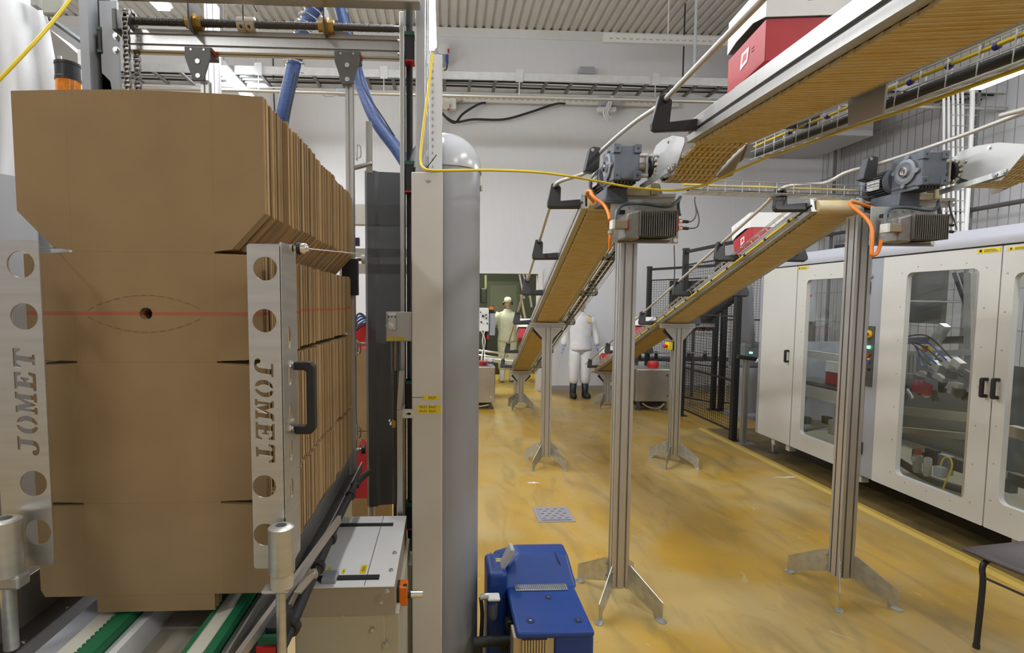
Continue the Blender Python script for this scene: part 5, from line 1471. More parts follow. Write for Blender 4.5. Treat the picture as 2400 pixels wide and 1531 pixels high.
# white column with its labels
YW = 1.9
xa, xb = at(965, 900, YW).x, at(1037, 900, YW).x
zt = at(1000, 403, YW).z
t = thing('white_column', 'cream white boxed machine column with yellow labels', 'column', ((xa + xb) / 2, YW + 0.06, 0))
B().b2((xa, YW, 0), (xb, YW + 0.12, zt)).build('column_cover', CREAM, t, bevel=0.004)
q = B(); q.lathe([(0.008, 0), (0.008, 0.003), (0.004, 0.004)], at(1004, 422, YW), (0, -1, 0), 12); q.build('cover_screw', ZINC, t)
for (u0, u1, v0, v1, s_) in ((992, 1029, 928, 938, 'PA77'), (978, 1033, 950, 959, 'PA57  PA67'), (978, 1033, 960, 969, 'PA70  PA71')):
    a, c = at(u0, v1, YW), at(u1, v0, YW)
    lb = B().b2((a.x, YW - 0.0008, a.z), (c.x, YW - 0.0002, c.z)).build('yellow_label', YTAG, t)
    text(s_, 0.0125, FR(((a.x + c.x) / 2 + (0.004 if len(s_) < 6 else -0.004), YW - 0.0011, (a.z + c.z) / 2)), 0.0004).build('label_text', INK, lb)
B().b2(at(965, 932, YW - 0.0002), at(993, 931, YW - 0.0008)).build('mark_line', INK, t)
a, c = at(944, 980, YW - 0.02), at(972, 959, YW - 0.02)
br = plate([rrect(a.x, a.z, c.x, c.z, 0.004, 2), rrect(a.x + 0.01, a.z + 0.011, c.x - 0.013, a.z + 0.019, 0.0035, 3)], 0.003, FR((0, YW - 0.02, 0))).build('pointer_bracket', ZINC, t)
B().b2((a.x - 0.001, YW - 0.02, a.z), (a.x + 0.003, YW + 0.06, c.z)).build('bracket_flange', ZINC, br)
B().b2((c.x - 0.006, YW - 0.0225, c.z - 0.012), (c.x - 0.002, YW - 0.0218, c.z - 0.003)).build('bracket_tag', YTAG, br)
B().b2((at(926, 1500, YW + 0.1).x, YW + 0.03, 0), (xa, YW + 0.14, at(940, 1318, YW + 0.05).z)).build('column_plinth', mat('khaki_coat', (0.34, 0.32, 0.25), 0.5), t, bevel=0.003)

# grey domed pillars
def pillar(x, y, r, ztop, lab, dome=True):
    t = thing('machine_pillar', lab, 'pillar', (x, y, 0), 'grey machine pillars')
    B().lathe([(r, 0), (r, ztop)], (x, y, 0), (0, 0, 1), 48).build('shaft', GREY, t, smooth=40)
    if dome:
        pr = [(r * 1.035, 0), (r * 1.035, 0.012)]
        for k in range(1, 12):
            a = math.pi / 2 * k / 12; pr.append((r * 1.03 * math.cos(a), 0.012 + r * 0.98 * math.sin(a)))
        pr.append((0.002, 0.012 + r * 0.98))
        B().lathe(pr, (x, y, ztop), (0, 0, 1), 48).build('dome_cap', mat('dome_grey', (0.50, 0.51, 0.53), 0.22, 0, 0.03, 5), t, smooth=60)
        q = B(); q.box((x + r * 1.02, y - 0.02, ztop - 0.06), (0.008, 0.02, 0.02)); q.build('clip', ZINC, t)
    return t
YP = 2.25
pillar(at(1040, 800, YP).x, YP, 0.150, at(1040, 408, YP).z, 'tall grey machine pillar with glossy dome cap behind the white column')
x2 = at(-6, 800, 2.0).x
pillar(x2, 2.0, 0.131, at(20, 412, 1.95).z, 'grey machine pillar at the left edge behind the stack', False)
tag(B().b2((at(77, 600, 2.1).x, 2.1, 0), (at(120, 600, 2.1).x, 2.2, at(100, 520, 2.1).z)).build('machine_column', GREYB, bevel=0.003), 'narrow blue-grey column behind the left edge of the stack', 'column')
tag(B().b2((at(119, 600, 2.5).x, 2.5, 0), (at(190, 600, 2.5).x, 2.6, at(100, 500, 2.5).z)).build('machine_column', CREAM, bevel=0.003), 'cream column just visible through the left slots of the front blank', 'column')
tag(B().b2((at(184, 200, 2.75).x, 2.75, 0), (at(209, 200, 2.75).x, 2.85, at(190, 116, 2.75).z)).build('machine_column', BOXW, bevel=0.003), 'white column right of the amber signal lamp', 'column')

# machine cabinet under the column
zt = 0.85
t = thing('machine_cabinet', 'white topped machine cabinet with black slots below the stack', 'cabinet', (-0.26, 1.77, 0))
xr_, xl_ = at(925, 1393, 1.52).x, -0.435
B().b2((xl_, 1.52, zt - 0.09), (xr_, 2.03, zt - 0.002)).build('upper_body', mat('taupe_coat', (0.36, 0.32, 0.26), 0.5), t)
B().b2((xl_, 1.515, zt - 0.004), (xr_, 2.03, zt)).build('top_cover', BOXW, t, bevel=0.0015)
B().b2((xl_, 1.53, 0.05), (xr_ + 0.012, 2.03, zt - 0.09)).build('lower_body', mat('khaki_panel', (0.46, 0.43, 0.33), 0.5), t, bevel=0.003)
B().b2((xl_, 1.525, 0.05), (xr_ - 0.03, 1.531, zt - 0.085)).build('front_panel', MATS['khaki_panel'], t, bevel=0.003)
B().b2((at(715, 1370, 1.55).x, 1.552, zt), (at(890, 1370, 1.57).x, 1.572, zt + 0.006)).build('top_slot', INK, t)
B().b2((at(790, 1240, 1.93).x, 1.935, zt), (at(922, 1240, 1.95).x, 1.952, zt + 0.006)).build('top_slot', INK, t)
B().b2((-0.232, 1.52, zt), (-0.230, 2.03, zt + 0.0007)).build('seam', GUN, t)
for (u0, v0, u1, v1) in ((842, 1345, 862, 1325), (800, 1346, 811, 1334), (767, 1340, 777, 1331)):
    a, c = atz(u0, v0, zt), atz(u1, v1, zt)
    lb = B().b2((a.x, a.y, zt + 0.0002), (c.x, c.y, zt + 0.0009)).build('yellow_label', YTAG, t)
    q = B()
    for k in range(3): q.b2((a.x + (c.x - a.x) * (0.3 + 0.18 * k), a.y + 0.01, zt + 0.001), (a.x + (c.x - a.x) * (0.38 + 0.18 * k), c.y - 0.01, zt + 0.0012))
    q.build('label_text', INK, lb)
a, c = atz(752, 1362, zt + 0.01), atz(795, 1340, zt + 0.01)
B().b2((a.x, a.y, zt), (c.x, c.y, zt + 0.016)).build('sensor_block', GREYB, t, bevel=0.003)
q = B()
for (u, v) in ((925, 1297), (917, 1338), (907, 1387)): bolt(q, atz(u, v, zt), (0, 0, 1), 0.005, 0.006)
for (u, v) in ((894, 1412), (872, 1477), (804, 1444)): bolt(q, at(u, v, 1.52), (0, -1, 0), 0.004, 0.004)
bolt(q, at(904, 1512, 1.52), (0, -1, 0), 0.006, 0.006)
q.build('cover_screws', ZINC, t, kind='stuff')
# orange position indicator
p = at(945, 1391, 1.6)
t = thing('position_indicator', 'orange position counter with chrome shaft on the machine cabinet', 'counter', p - V(0, 0, 0.03))
B().b2((p.x - 0.028, 1.585, p.z - 0.036), (p.x - 0.018, 1.625, p.z + 0.03)).build('mount_plate', ZINC, t, bevel=0.002)
B().b2((p.x - 0.018, 1.582, p.z - 0.032), (p.x - 0.012, 1.628, p.z + 0.028)).build('gasket', BLK, t)
B().b2((p.x - 0.012, 1.58, p.z - 0.031), (p.x + 0.014, 1.63, p.z + 0.03)).build('counter_case', ORAP, t, bevel=0.004)
B().b2((p.x + 0.001, 1.584, p.z + 0.0295), (p.x + 0.012, 1.6, p.z + 0.0308)).build('counter_window', INK, t)
B().cyl((p.x + 0.012, 1.605, p.z - 0.006), (p.x + 0.024, 1.605, p.z - 0.006), 0.014, 14).build('shaft_collar', BLK, t)
B().cyl((p.x + 0.024, 1.605, p.z - 0.006), (p.x + 0.06, 1.605, p.z - 0.006), 0.0115, 16).build('shaft', CHROME, t, smooth=40)

# amber signal lamp
YL = 2.3
p = at(162, 225, YL)
t = thing('signal_lamp', 'black and amber signal beacon peeping over the stack', 'beacon', (p.x, YL, 0))
r = 25 * YL / 1250
zA, zB, zC2, zD = at(162, 240, YL).z, at(162, 192, YL).z, at(162, 186, YL).z, at(162, 150, YL).z
B().lathe([(r * 0.95, 0), (r * 0.95, zB - zA)], (p.x, YL, zA), (0, 0, 1), 24).build('amber_lens', AMBER, t, smooth=40)
B().lathe([(r, 0), (r, 0.012), (r * 0.96, 0.014), (r * 0.96, zD - zB - 0.012), (r, zD - zB - 0.01), (r, zD - zB), (r * 0.7, zD - zB + 0.004)], (p.x, YL, zB), (0, 0, 1), 24).build('black_module', BLK, t, smooth=40)
B().cyl((p.x - 0.03, YL, zD), (p.x - 0.03, YL, zD + 0.03), 0.006, 8).build('sensor_tip', CHROME, t)
B().cyl((p.x, YL, 0), (p.x, YL, zA), 0.015, 10).build('stem', ALU, t)

# white tarpaulin hanging at the left
t = None
b = B(); nu, nv = 26, 20
poly_r = [(100, -30), (112, 40), (128, 120), (138, 200), (140, 330)]
vs, fs = [], []
for j in range(nv + 1):
    f = j / nv
    v = -140 + 720 * f
    ur = 92 + 52 * min(1, max(0, (v + 60) / 290))
    for i in range(nu + 1):
        g_ = i / nu
        u = -420 + (ur + 420) * g_
        yy = 2.6 + 0.05 * math.sin(g_ * 34 + f * 3) * (0.4 + f) + 0.05 * math.sin(g_ * 7 - f * 5)
        vs.append(at(u, v, yy))
for j in range(nv):
    for i in range(nu):
        a = j * (nu + 1) + i; fs.append((a, a + 1, a + nu + 2, a + nu + 1))
b.add(vs, fs)
tp = b.build('tarpaulin', TARP, smooth=180)
md = tp.modifiers.new('solid', 'SOLIDIFY'); md.thickness = 0.003
tag(tp, 'white tarpaulin hanging in folds at the top left', 'tarpaulin')
t = thing('tarpaulin_bracket', 'grey rounded bracket holding the top of the tarpaulin', 'bracket', at(110, 30, 2.5))
B().prism([(0, 0), (0.06, 0.0), (0.09, 0.03), (0.09, 0.12), (0, 0.12)], at(98, 34, 2.5), (1, 0, 0), (0, 0, 1), (0, 0.03, 0)).build('bracket_plate', mat('bracket_putty', (0.33, 0.33, 0.28), 0.5), t, bevel=0.01)
B().b2(at(72, 12, 2.52), at(100, -20, 2.56)).build('bracket_arm', MATS['bracket_putty'], t)
t = thing('roof_edge_duct', 'white duct with dark green pipe slanting behind the tarpaulin', 'duct', at(160, 100, 4.5))
B().prism([(0, 0), (0, 1.2), (1.5, 1.2), (1.5, 0)], (-4.35, 3.2, 3.62), (1, 0, 0), (0, 0, 1), (0, 3.4, 0)).build('duct_box', BOXW, t) if False else None
B().bar(at(112, 38, 3.4), at(208, 108, 4.6), 0.018, 0.018).build('green_pipe', mat('dark_green_pipe', (0.01, 0.06, 0.055), 0.4), t)
B().bar(at(112, 44, 3.45), at(206, 112, 4.65), 0.008, 0.008).build('cable', RUB, t)
B().prism([at(118, 70, 4.0).xz, at(210, 150, 4.0).xz, at(210, 175, 4.0).xz, at(125, 140, 4.0).xz], (0, 4.0, 0), (1, 0, 0), (0, 0, 1), (0, 0.25, 0)).build('soffit', mat('soffit_grey', (0.2, 0.19, 0.17), 0.6), t)

t = thing('profile_column', 'white aluminium profile column behind the left hanging clamp', 'column', (at(499, 120, 3.4).x, 3.4, 0))
xx_ = at(499, 120, 3.4).x
profile((xx_, 3.4, 0), (xx_, 3.4, at(499, 12, 3.4).z), 0.066, 0.06, 2, 1, up=(0, 1, 0), s=0.006, d=0.006).build('post', mat('white_profile', (0.75, 0.75, 0.76), 0.35, 0.3), t)
# blue suction hoses
def hose(lab, pts, r, coil=None):
    t = thing('suction_hose', lab, 'hose', pts[-1], 'blue suction hoses')
    B().tube(pts, r, 14, 6).build('hose', HOSE, t, smooth=60)
    if coil:
        sp = spline(pts, 24)
        seg = sp[int(coil[0] * len(sp)):int(coil[1] * len(sp))]
        cp = []; arc = 0.0
        for i in range(len(seg) - 1):
            st_ = seg[i + 1] - seg[i]; d = st_.normalized(); a = (V(0, 1, 0) - d * d.y).normalized(); c = d.cross(a)
            nn = max(1, int(st_.length / 0.0033))
            for j in range(nn):
                ang = 2 * math.pi * (arc + st_.length * j / nn) / 0.042
                cp.append(seg[i] + st_ * (j / nn) + a * (r * 1.5 * math.cos(ang)) + c * (r * 1.5 * math.sin(ang)))
            arc += st_.length
        B().tube(cp, 0.0045, 5).build('support_spring', CHROME, t, smooth=60)
    return t
YH = 3.0
hose('blue suction hose with a spring, dropping behind the stack', [at(775, -30, YH), at(738, 20, YH), at(712, 70, YH), at(694, 130, YH), at(680, 190, YH), at(665, 260, YH), at(655, 330, YH + 0.02), at(652, 420, YH)], 0.037, (0.02, 0.52))
hose('blue suction hose curving down to the white column', [at(780, -40, YH + 0.1), at(800, 30, YH + 0.1), at(822, 110, YH + 0.1), at(843, 190, YH + 0.1), at(880, 280, YH), at(930, 350, YH - 0.05), at(962, 400, YH - 0.1)], 0.034)
tag(B().tube([at(694, 170, 2.97), at(684, 230, 2.96), at(672, 290, 2.96), at(663, 330, 2.96)], 0.006, 6, 4).build('air_line', RUB, smooth=60), 'thin black air line strapped to the left blue hose', 'hose')
tag(B().tube([at(815, 30, 3.0), at(835, 120, 3.0), at(850, 200, 2.98), at(900, 280, 2.95), at(925, 320, 2.95)], 0.004, 6, 4).build('air_line', RUB, smooth=60), 'thin black air line strapped to the right blue hose', 'hose')

# frame and cartons glimpsed behind the guard sheet
t = thing('rear_frame', 'cream machine frame glimpsed between guide post and guard sheet', 'frame', at(845, 600, 3.2))
for v0, v1 in ((478, 525), (582, 600), (618, 640)):
    B().b2((at(800, v1, 3.2).x, 3.2, at(800, v1, 3.2).z), (at(980, v1, 3.2).x, 3.28, at(800, v0, 3.2).z)).build('frame_rail', CREAM if v0 == 478 else ALU, t)
for u in (800, 975):
    B().b2((at(u, 500, 3.2).x - 0.03, 3.28, 0), (at(u, 500, 3.2).x + 0.03, 3.34, at(u, 478, 3.2).z)).build('frame_leg', ALU, t)
B().b2((at(833, 577, 3.19).x, 3.17, at(833, 577, 3.19).z), (at(843, 577, 3.19).x, 3.2, at(833, 558, 3.19).z)).build('sensor_head', BLK, t)
cbx = mat('plain_card', (0.36, 0.23, 0.11), 0.75, 0, 0.12, 6)
for i, (z0, z1, dxx) in enumerate(((0.0, 0.42, 0.0), (0.42, 0.80, 0.02), (0.80, 1.4, -0.01))):
    xx = at(835, 900, 3.6).x
    t = thing('shipping_carton', ('brown shipping carton at the bottom of the pile behind the guard sheet', 'brown shipping carton in the middle of the pile behind the guard sheet', 'tall brown shipping carton on top of the pile behind the guard sheet')[i], 'carton', (xx + dxx, 3.8, z0), 'shipping cartons behind the guard')
    B().b2((xx - 0.22 + dxx, 3.6, z0), (xx + 0.2 + dxx, 4.0, z1 - 0.003)).build('carton_body', cbx, t, bevel=0.004)
    B().b2((xx - 0.22 + dxx, 3.77, z1 - 0.0032), (xx + 0.2 + dxx, 3.83, z1 - 0.001)).build('tape', mat('brown_tape', (0.3, 0.2, 0.1), 0.3), t)
tag(B().prism([(0, 0), (0.12, 0), (0.1, 0.3), (0.05, 0.36), (0, 0.22)], at(826, 1170, 3.3), (1, 0, 0), (0, 0, 1), (0, 0.12, 0)).build('red_guard', REDC, bevel=0.01), 'dark red panel low behind the guide post', 'panel')
t = thing('hand_wheel', 'red rimmed wheel glimpsed between guide post and guard sheet', 'wheel', at(848, 790, 3.1))
B().lathe([(0.06, 0), (0.075, -0.005), (0.075, 0.025), (0.06, 0.02)], at(850, 788, 3.1), (0, -1, 0.1), 24).build('rim', RED, t)
B().lathe([(0.055, 0), (0.055, 0.015)], at(850, 788, 3.1), (0, -1, 0.1), 20).build('disc', GREY, t)
for k in range(5):
    tag(B().tube([at(815 + 4 * k, 800 - 6 * k, 3.0), at(835, 742 + 8 * k, 3.02), at(850 + 3 * k, 738 + 4 * k, 3.05), at(870, 760, 3.1)], 0.006, 6, 4).build('air_tube', mat('blue_tube', (0.02, 0.08, 0.4), 0.4) if k % 2 else RUB),
        'thin %s air tube looping behind the guide post' % ('blue' if k % 2 else 'black'), 'tube', 'air tubes behind the guide post')
# pale column in front of the dome's left half
t = thing('perforated_column', 'pale perforated column beside the dome, under the end-on lamp', 'column', at(1020, 405, 2.06))
p0, p1 = at(1006, 405, 2.06), at(1037, 128, 2.06)
B().b2((p0.x, 2.06, 0.2), (p1.x, 2.09, p1.z)).build('column_face', mat('pale_wall_grey', (0.66, 0.66, 0.68), 0.45), t)
q = B()
for k in range(16): q.box(at(1014, 150 + 16 * k, 2.0585), (0.006, 0.002, 0.008))
q.build('perforations', GREYB, t, kind='stuff')

# ================================================================== PACKING CABINET (right)
XCB = 3.62
Yu = lambda u: atx(u, 800, XCB).y
zbot = (atx(2400, 1262, XCB).z + atx(1786, 1022, XCB).z) / 2
zdoor = (atx(2400, 572, XCB).z + atx(1868, 625, XCB).z) / 2
ztop = (atx(2400, 535, XCB).z + atx(1868, 593, XCB).z) / 2
yF, yN = Yu(1788), 1.2
t = thing('packing_cabinet', 'long white packing machine cabinet with glazed doors on the right', 'machine', (XCB + 0.6, (yF + yN) / 2, 0))
MF = frame((XCB, 0, 0), (0, -1, 0), (0, 0, 1))       # sheet on the cabinet face, x towards the camera
def door(ua, ub, win=None, hinge=None):
    ya, yb = Yu(ua) - 0.003, Yu(ub) + 0.003
    lp = [rrect(-ya, zbot, -yb, zdoor, 0.006, 2)]
    if win:
        w0, w1, v0, v1 = win
        wy0, wy1 = Yu(w0), Yu(w1)
        wz1, wz0 = atx(w0, v0, XCB).z, atx(w0, v1, XCB).z
        lp.append(rrect(-wy0, wz0, -wy1, wz1, 0.045, 5))
    d = plate(lp, 0.04, MF @ Matrix.Translation((0, 0, 0.0))).build('door', CABW, t, bevel=0.002)
    if win:
        B().b2((XCB + 0.021, wy1 - 0.03, wz0 - 0.03), (XCB + 0.026, wy0 + 0.03, wz1 + 0.03)).build('window_pane', GLASS, d)
        q = B()
        for k in range(7):
            zz = wz0 + (wz1 - wz0) * k / 6
            for yy in (wy0 + 0.045, wy1 - 0.045): bolt(q, (XCB - 0.02, yy, zz), (-1, 0, 0), 0.004, 0.002)
        for k in range(3):
            yy = wy0 + (wy1 - wy0) * (k + 0.5) / 3
            for zz in (wz0 - 0.04, wz1 + 0.04): bolt(q, (XCB - 0.02, yy, zz), (-1, 0, 0), 0.004, 0.002)
        q.build('window_rivets', ZINC, d, kind='stuff')
    return d
d1 = door(1788, 1866)
d2 = door(1867, 2036, (1889, 2007, 657, 1020))
d3 = door(2066, 2341, (2122, 2291, 640, 1118))
d4 = door(2342, 2700, (2374, 2600, 640, 1190))
B().b2((XCB - 0.012, Yu(2065), zbot), (XCB + 0.03, Yu(2037), zdoor)).build('hinge_column', GREYB, t)
def pull(d, u, v0, v1, w_=0.02):
    p0, p1 = atx(u, v1, XCB), atx(u, v0, XCB)
    x = XCB - 0.02
    B().prism([(0, p0.z), (-0.04, p0.z), (-0.048, p0.z + 0.01), (-0.048, p1.z - 0.01), (-0.04, p1.z), (0, p1.z), (0, p1.z - 0.022), (-0.026, p1.z - 0.022), (-0.026, p0.z + 0.022), (0, p0.z + 0.022)],
              (x, p0.y - w_ / 2, 0), (1, 0, 0), (0, 0, 1), (0, w_, 0)).build('pull_handle', BLK, d, bevel=0.004)
pull(d2, 1852, 820, 850); pull(d3, 2318, 885, 932); pull(d4, 2345, 886, 936)
for d, u, v in ((d2, 2037, 675), (d2, 2018, 1050)):
    p = atx(u, v, XCB - 0.02)
    B().cyl(p - V(0, 0, 0.05), p + V(0, 0, 0.05), 0.012, 10).build('hinge', GUN, d, smooth=40)
p = atx(1997, 917, XCB - 0.02)
B().cyl(p, p - V(0.008, 0, 0), 0.018, 14).build('lock', GUN, d2)
# rounded pale fascia and top line
sec = [(0, 0), (-0.02, 0.0), (-0.035, 0.03), (-0.03, 0.075), (-0.005, 0.12), (0.06, ztop - zdoor + 0.0), (0.12, ztop - zdoor), (0.12, 0)]
B().prism(sec, (XCB, yN, zdoor + 0.012), (1, 0, 0), (0, 0, 1), (0, yF - yN, 0)).build('fascia', mat('lilac_fascia', (0.56, 0.58, 0.66), 0.3, 0, 0.02, 3), t, smooth=60)
B().b2((XCB - 0.01, yN, zdoor + 0.002), (XCB + 0.03, yF, zdoor + 0.012)).build('fascia_seam', INK, t)
# back, end and floor of the machine
XBK = XCB + 1.35
B().b2((XCB - 0.02, yF, zbot), (XCB + 0.25, yF + 0.04, zdoor)).build('end_panel', GREYB, t)
B().b2((XCB + 0.25, yF, zbot), (XBK, yF + 0.04, 1.25)).build('end_panel', GREYB, t)
B().b2((XBK, yN, zbot), (XBK + 0.03, yF, 1.15)).build('back_panel', mat('back_panel_grey', (0.15, 0.155, 0.155), 0.5), t)
B().b2((XCB + 0.02, yN, zbot), (XBK, yF, zbot + 0.02)).build('base_pan', mat('base_pan', (0.33, 0.30, 0.22), 0.5), t)
for y in (yF - 0.12, 4.6, 3.2, 2.0):
    for x in (XCB + 0.1, XBK - 0.1):
        lg = B().cyl((x, y, 0.012), (x, y, zbot), 0.018, 10).build('levelling_foot', ZINC, t)
        B().cyl((x, y, 0), (x, y, 0.014), 0.05, 14).build('foot_pad', GUN, lg)
for y in (yF - 0.25, yF - 0.5, 4.4): B().b2((XCB + 0.03, y, zbot - 0.08), (XCB + 0.10, y + 0.06, zbot)).build('frame_block', CABW, t)
for y in (yF - 0.02, 4.5, 3.45):
    for x in (XCB + 0.05, XBK - 0.05):
        B().b2((x - 0.04, y - 0.04, zbot), (x + 0.04, y + 0.04, zdoor)).build('frame_post', ALU, t)
# warning labels
def warn(u0, v0, u1, v1, sym=True):
    a, c = atx(u0, v1, XCB - 0.0215), atx(u1, v0, XCB - 0.0215)
    lb = B().b2((a.x - 0.0008, a.y, a.z), (a.x, c.y, c.z)).build('warning_label', YTAG, t)
    q = B()
    n = 3
    hgt = c.z - a.z
    for k in range(n): q.b2((a.x - 0.0012, a.y + (c.y - a.y) * 0.3, a.z + hgt * (0.2 + 0.22 * k)), (a.x - 0.0009, a.y + (c.y - a.y) * (0.92 - 0.07 * k), a.z + hgt * (0.3 + 0.22 * k)))
    ym = a.y + (c.y - a.y) * 0.16
    q.cyl((a.x - 0.0012, ym, a.z + hgt * 0.5), (a.x - 0.0009, ym, a.z + hgt * 0.5), hgt * 0.33, 16)
    q.build('label_print', INK, lb, kind='stuff')
warn(2290, 579, 2346, 595); warn(2360, 574, 2425, 588); warn(1870, 624, 1894, 633)
# control strip with buttons
p = lambda u, v: atx(u, v, XCB - 0.0125)
a, c = p(2029, 905), p(2052, 765)
cs = B().b2((a.x - 0.006, c.y, a.z), (a.x, a.y, c.z)).build('button_panel', GUN, t, bevel=0.002)
for v, m, r in ((783, YTAG, 0.033), (814, LEDG, 0.014), (832, RED, 0.014), (842, YTAG, 0.008), (850, mat('blue_button', (0.02, 0.08, 0.5), 0.4), 0.013), (866, BLK, 0.012)):
    o = p(2039, v) - V(0.006, 0, 0)
    bt = B().cyl(o, o - V(0.012, 0, 0), r, 16).build('push_button', m, cs, smooth=40)
    if v == 783: B().lathe([(0.012, 0), (0.012, 0.02), (0.022, 0.024), (0.022, 0.04), (0.012, 0.046)], o - V(0.012, 0, 0), (-1, 0, 0), 16).build('mushroom_head', RED, bt, smooth=40)
o = p(2044, 648); B().cyl(o, o - V(0.02, 0, 0), 0.014, 10).build('top_button', ZINC, t)
# works behind the left window
PX = lambda u, v, x: atx(u, v, x)
x = XCB + 0.35
B().b2((x, PX(2050, 900, x).y, PX(1950, 945, x).z), (x + 0.06, PX(1830, 900, x).y, PX(1950, 915, x).z)).build('cream_beam', CREAM, t)
B().b2((x, PX(2050, 900, x).y, PX(1950, 912, x).z), (x + 0.3, PX(1830, 900, x).y, PX(1950, 905, x).z)).build('infeed_belt', ALU_D, t)
B().b2((x + 0.1, PX(2050, 900, x).y, PX(1950, 850, x).z), (x + 0.14, PX(1830, 900, x).y, PX(1950, 832, x).z)).build('cream_beam', CREAM, t)
B().b2((XBK - 0.35, 4.75, 1.5), (XBK - 0.3, 5.1, 2.05)).build('dark_column', GUN, t)
B().cyl(PX(1880, 1010, x), PX(2000, 985, x + 0.2), 0.02, 10).build('lower_tube', ALU, t)
B().b2((x, PX(1995, 1000, x).y, PX(1950, 1020, x).z), (x + 0.12, PX(1940, 1000, x).y, PX(1950, 985, x).z)).build('valve_block', mat('pale_valve', (0.5, 0.48, 0.42), 0.4), t, bevel=0.006)
B().prism([(0, 0), (0.10, 0.02), (0.12, 0.2), (0.02, 0.26), (-0.03, 0.16)], PX(1985, 800, x), (0, -1, 0), (0, 0, 1), (0.006, 0, 0)).build('swing_plate', STEEL, t)
# works behind the middle window
x = XCB + 0.32
def bar_(u0, v0, u1, v1, xx, wd, ht, m, nm, r=None):
    a, c = PX(u0, v0, xx), PX(u1, v1, xx)
    b_ = B().cyl(a, c, r, 12) if r else B().bar(a, c, wd, ht, up=(1, 0, 0) if abs(c.z - a.z) > abs(c.y - a.y) else (0, 0, 1))
    return b_.build(nm, m, t, bevel=0 if r else 0.003)
bar_(2090, 705, 2330, 709, x + 0.4, 0, 0, CHROME, 'cross_rod', 0.009)
bar_(2090, 800, 2330, 795, x + 0.3, 0.06, 0.06, GUN, 'cross_beam')
bar_(2090, 830, 2330, 825, x + 0.1, 0.05, 0.045, ALU, 'cross_beam')
bar_(2090, 960, 2330, 985, x, 0.06, 0.07, STAIN, 'lower_beam')
bar_(2090, 1005, 2330, 1030, x + 0.05, 0.06, 0.05, STAIN, 'lower_beam')
bar_(2188, 808, 2216, 762, x + 0.05, 0.06, 0.06, ALU, 'tilted_cylinder')
bar_(2275, 640, 2275, 900, x + 0.2, 0.06, 0.06, ALU, 'upright')
bar_(2236, 640, 2272, 740, x + 0.35, 0, 0, RUB, 'hanging_hose', 0.015); bar_(2252, 640, 2290, 760, x + 0.35, 0, 0, RUB, 'hanging_hose', 0.015)
for u, v in ((2195, 858), (2220, 850), (2245, 852)):
    p0 = PX(u, v, x - 0.02)
    B().box(p0, (0.05, 0.085, 0.06), Matrix.Rotation(0.5, 3, 'X')).build('gripper_block', STEEL, t, bevel=0.004)
for u in (2163, 2172, 2180): 
    B().box(PX(u, 818, x), (0.03, 0.016, 0.05)).build('valve_tag', YTAG if u != 2172 else RED, t, bevel=0.002)
B().prism([(0, 0), (0.16, -0.01), (0.17, 0.075), (0.14, 0.10), (0.125, 0.075), (0.10, 0.105), (0.085, 0.08), (0.06, 0.105), (0.045, 0.08), (0.02, 0.10), (-0.01, 0.07)], PX(2137, 918, x), (0, -1, 0), (0, 0, 1), (0.02, 0, 0)).build('red_blank', REDC, t)
for k in range(6):
    a = PX(2120 + 6 * k, 790 + 5 * k, x); c = PX(2230 - 12 * k, 840 + 4 * k, x - 0.05)
    B().tube([a, (a + c) / 2 + V(0, 0, 0.09 - 0.03 * k), c], 0.006, 6, 5).build('air_tube', mat('blue_tube', (0.02, 0.08, 0.4), 0.4) if k % 2 else RUB, t)
for k in range(5): bar_(2110 + 9 * k, 828, 2108 + 9 * k, 878, x + 0.05, 0.012, 0.012, ALU, 'comb_bar')
for k in range(9):
    a = PX(2110 + 20 * k, 900 + (k * 37) % 30, x + 0.05 + 0.04 * (k % 3))
    B().box(a, (0.04, 0.07 + 0.02 * (k % 3), 0.03 + 0.02 * (k % 2)), Matrix.Rotation(0.3 * k, 3, 'X')).build('linkage', (STEEL, GUN, BLKM)[k % 3], t, bevel=0.003)
random.seed(5)
for k in range(16):
    a = PX(2100 + 13 * k, 860 + random.randint(0, 75), x + random.uniform(0.0, 0.25))
    if k % 3 == 0: B().cyl(a, a + V(0.0, random.uniform(-0.12, 0.12), random.uniform(0.03, 0.12)), 0.011, 8).build('piston_rod', CHROME, t)
    else: B().box(a, (0.05, random.uniform(0.04, 0.1), random.uniform(0.03, 0.07)), Matrix.Rotation(random.uniform(-0.4, 0.4), 3, 'X')).build('linkage', (STEEL, GUN, ALU)[k % 3], t, bevel=0.004)
for k in range(5):
    a = PX(1890 + 24 * k, 985 + 8 * (k % 2), XCB + 0.45)
    B().box(a, (0.06, 0.09, 0.08)).build('valve_block', (GUN, MATS['pale_valve'], BLKM)[k % 3], t, bevel=0.005)
# air service unit low in the window
p0 = PX(2150, 1085, x - 0.12)
fr_ = B().lathe([(0.02, -0.08), (0.03, -0.06), (0.03, 0.0), (0.034, 0.005), (0.034, 0.06), (0.02, 0.07)], p0, (0, 0, 1), 14).build('regulator_body', mat('pale_valve', (0.5, 0.48, 0.42), 0.4), t, smooth=40)
B().lathe([(0.024, 0), (0.024, 0.04)], p0 + V(0, 0, 0.07), (0, 0, 1), 12).build('orange_knob', mat('orange_knob', (0.5, 0.10, 0.03), 0.4), fr_)
B().lathe([(0.02, 0), (0.02, 0.012)], p0 + V(-0.03, 0, 0.03), (-1, 0, 0), 16).build('gauge', WPL, fr_)
B().lathe([(0.02, -0.09), (0.028, -0.07), (0.028, 0.05), (0.02, 0.06)], p0 + V(0, -0.09, 0.01), (0, 0, 1), 14).build('filter_body', MATS['pale_valve'], t, smooth=40)
B().box(p0 + V(0, -0.2, -0.01), (0.05, 0.07, 0.08)).build('solenoid', GREYB, t, bevel=0.004)
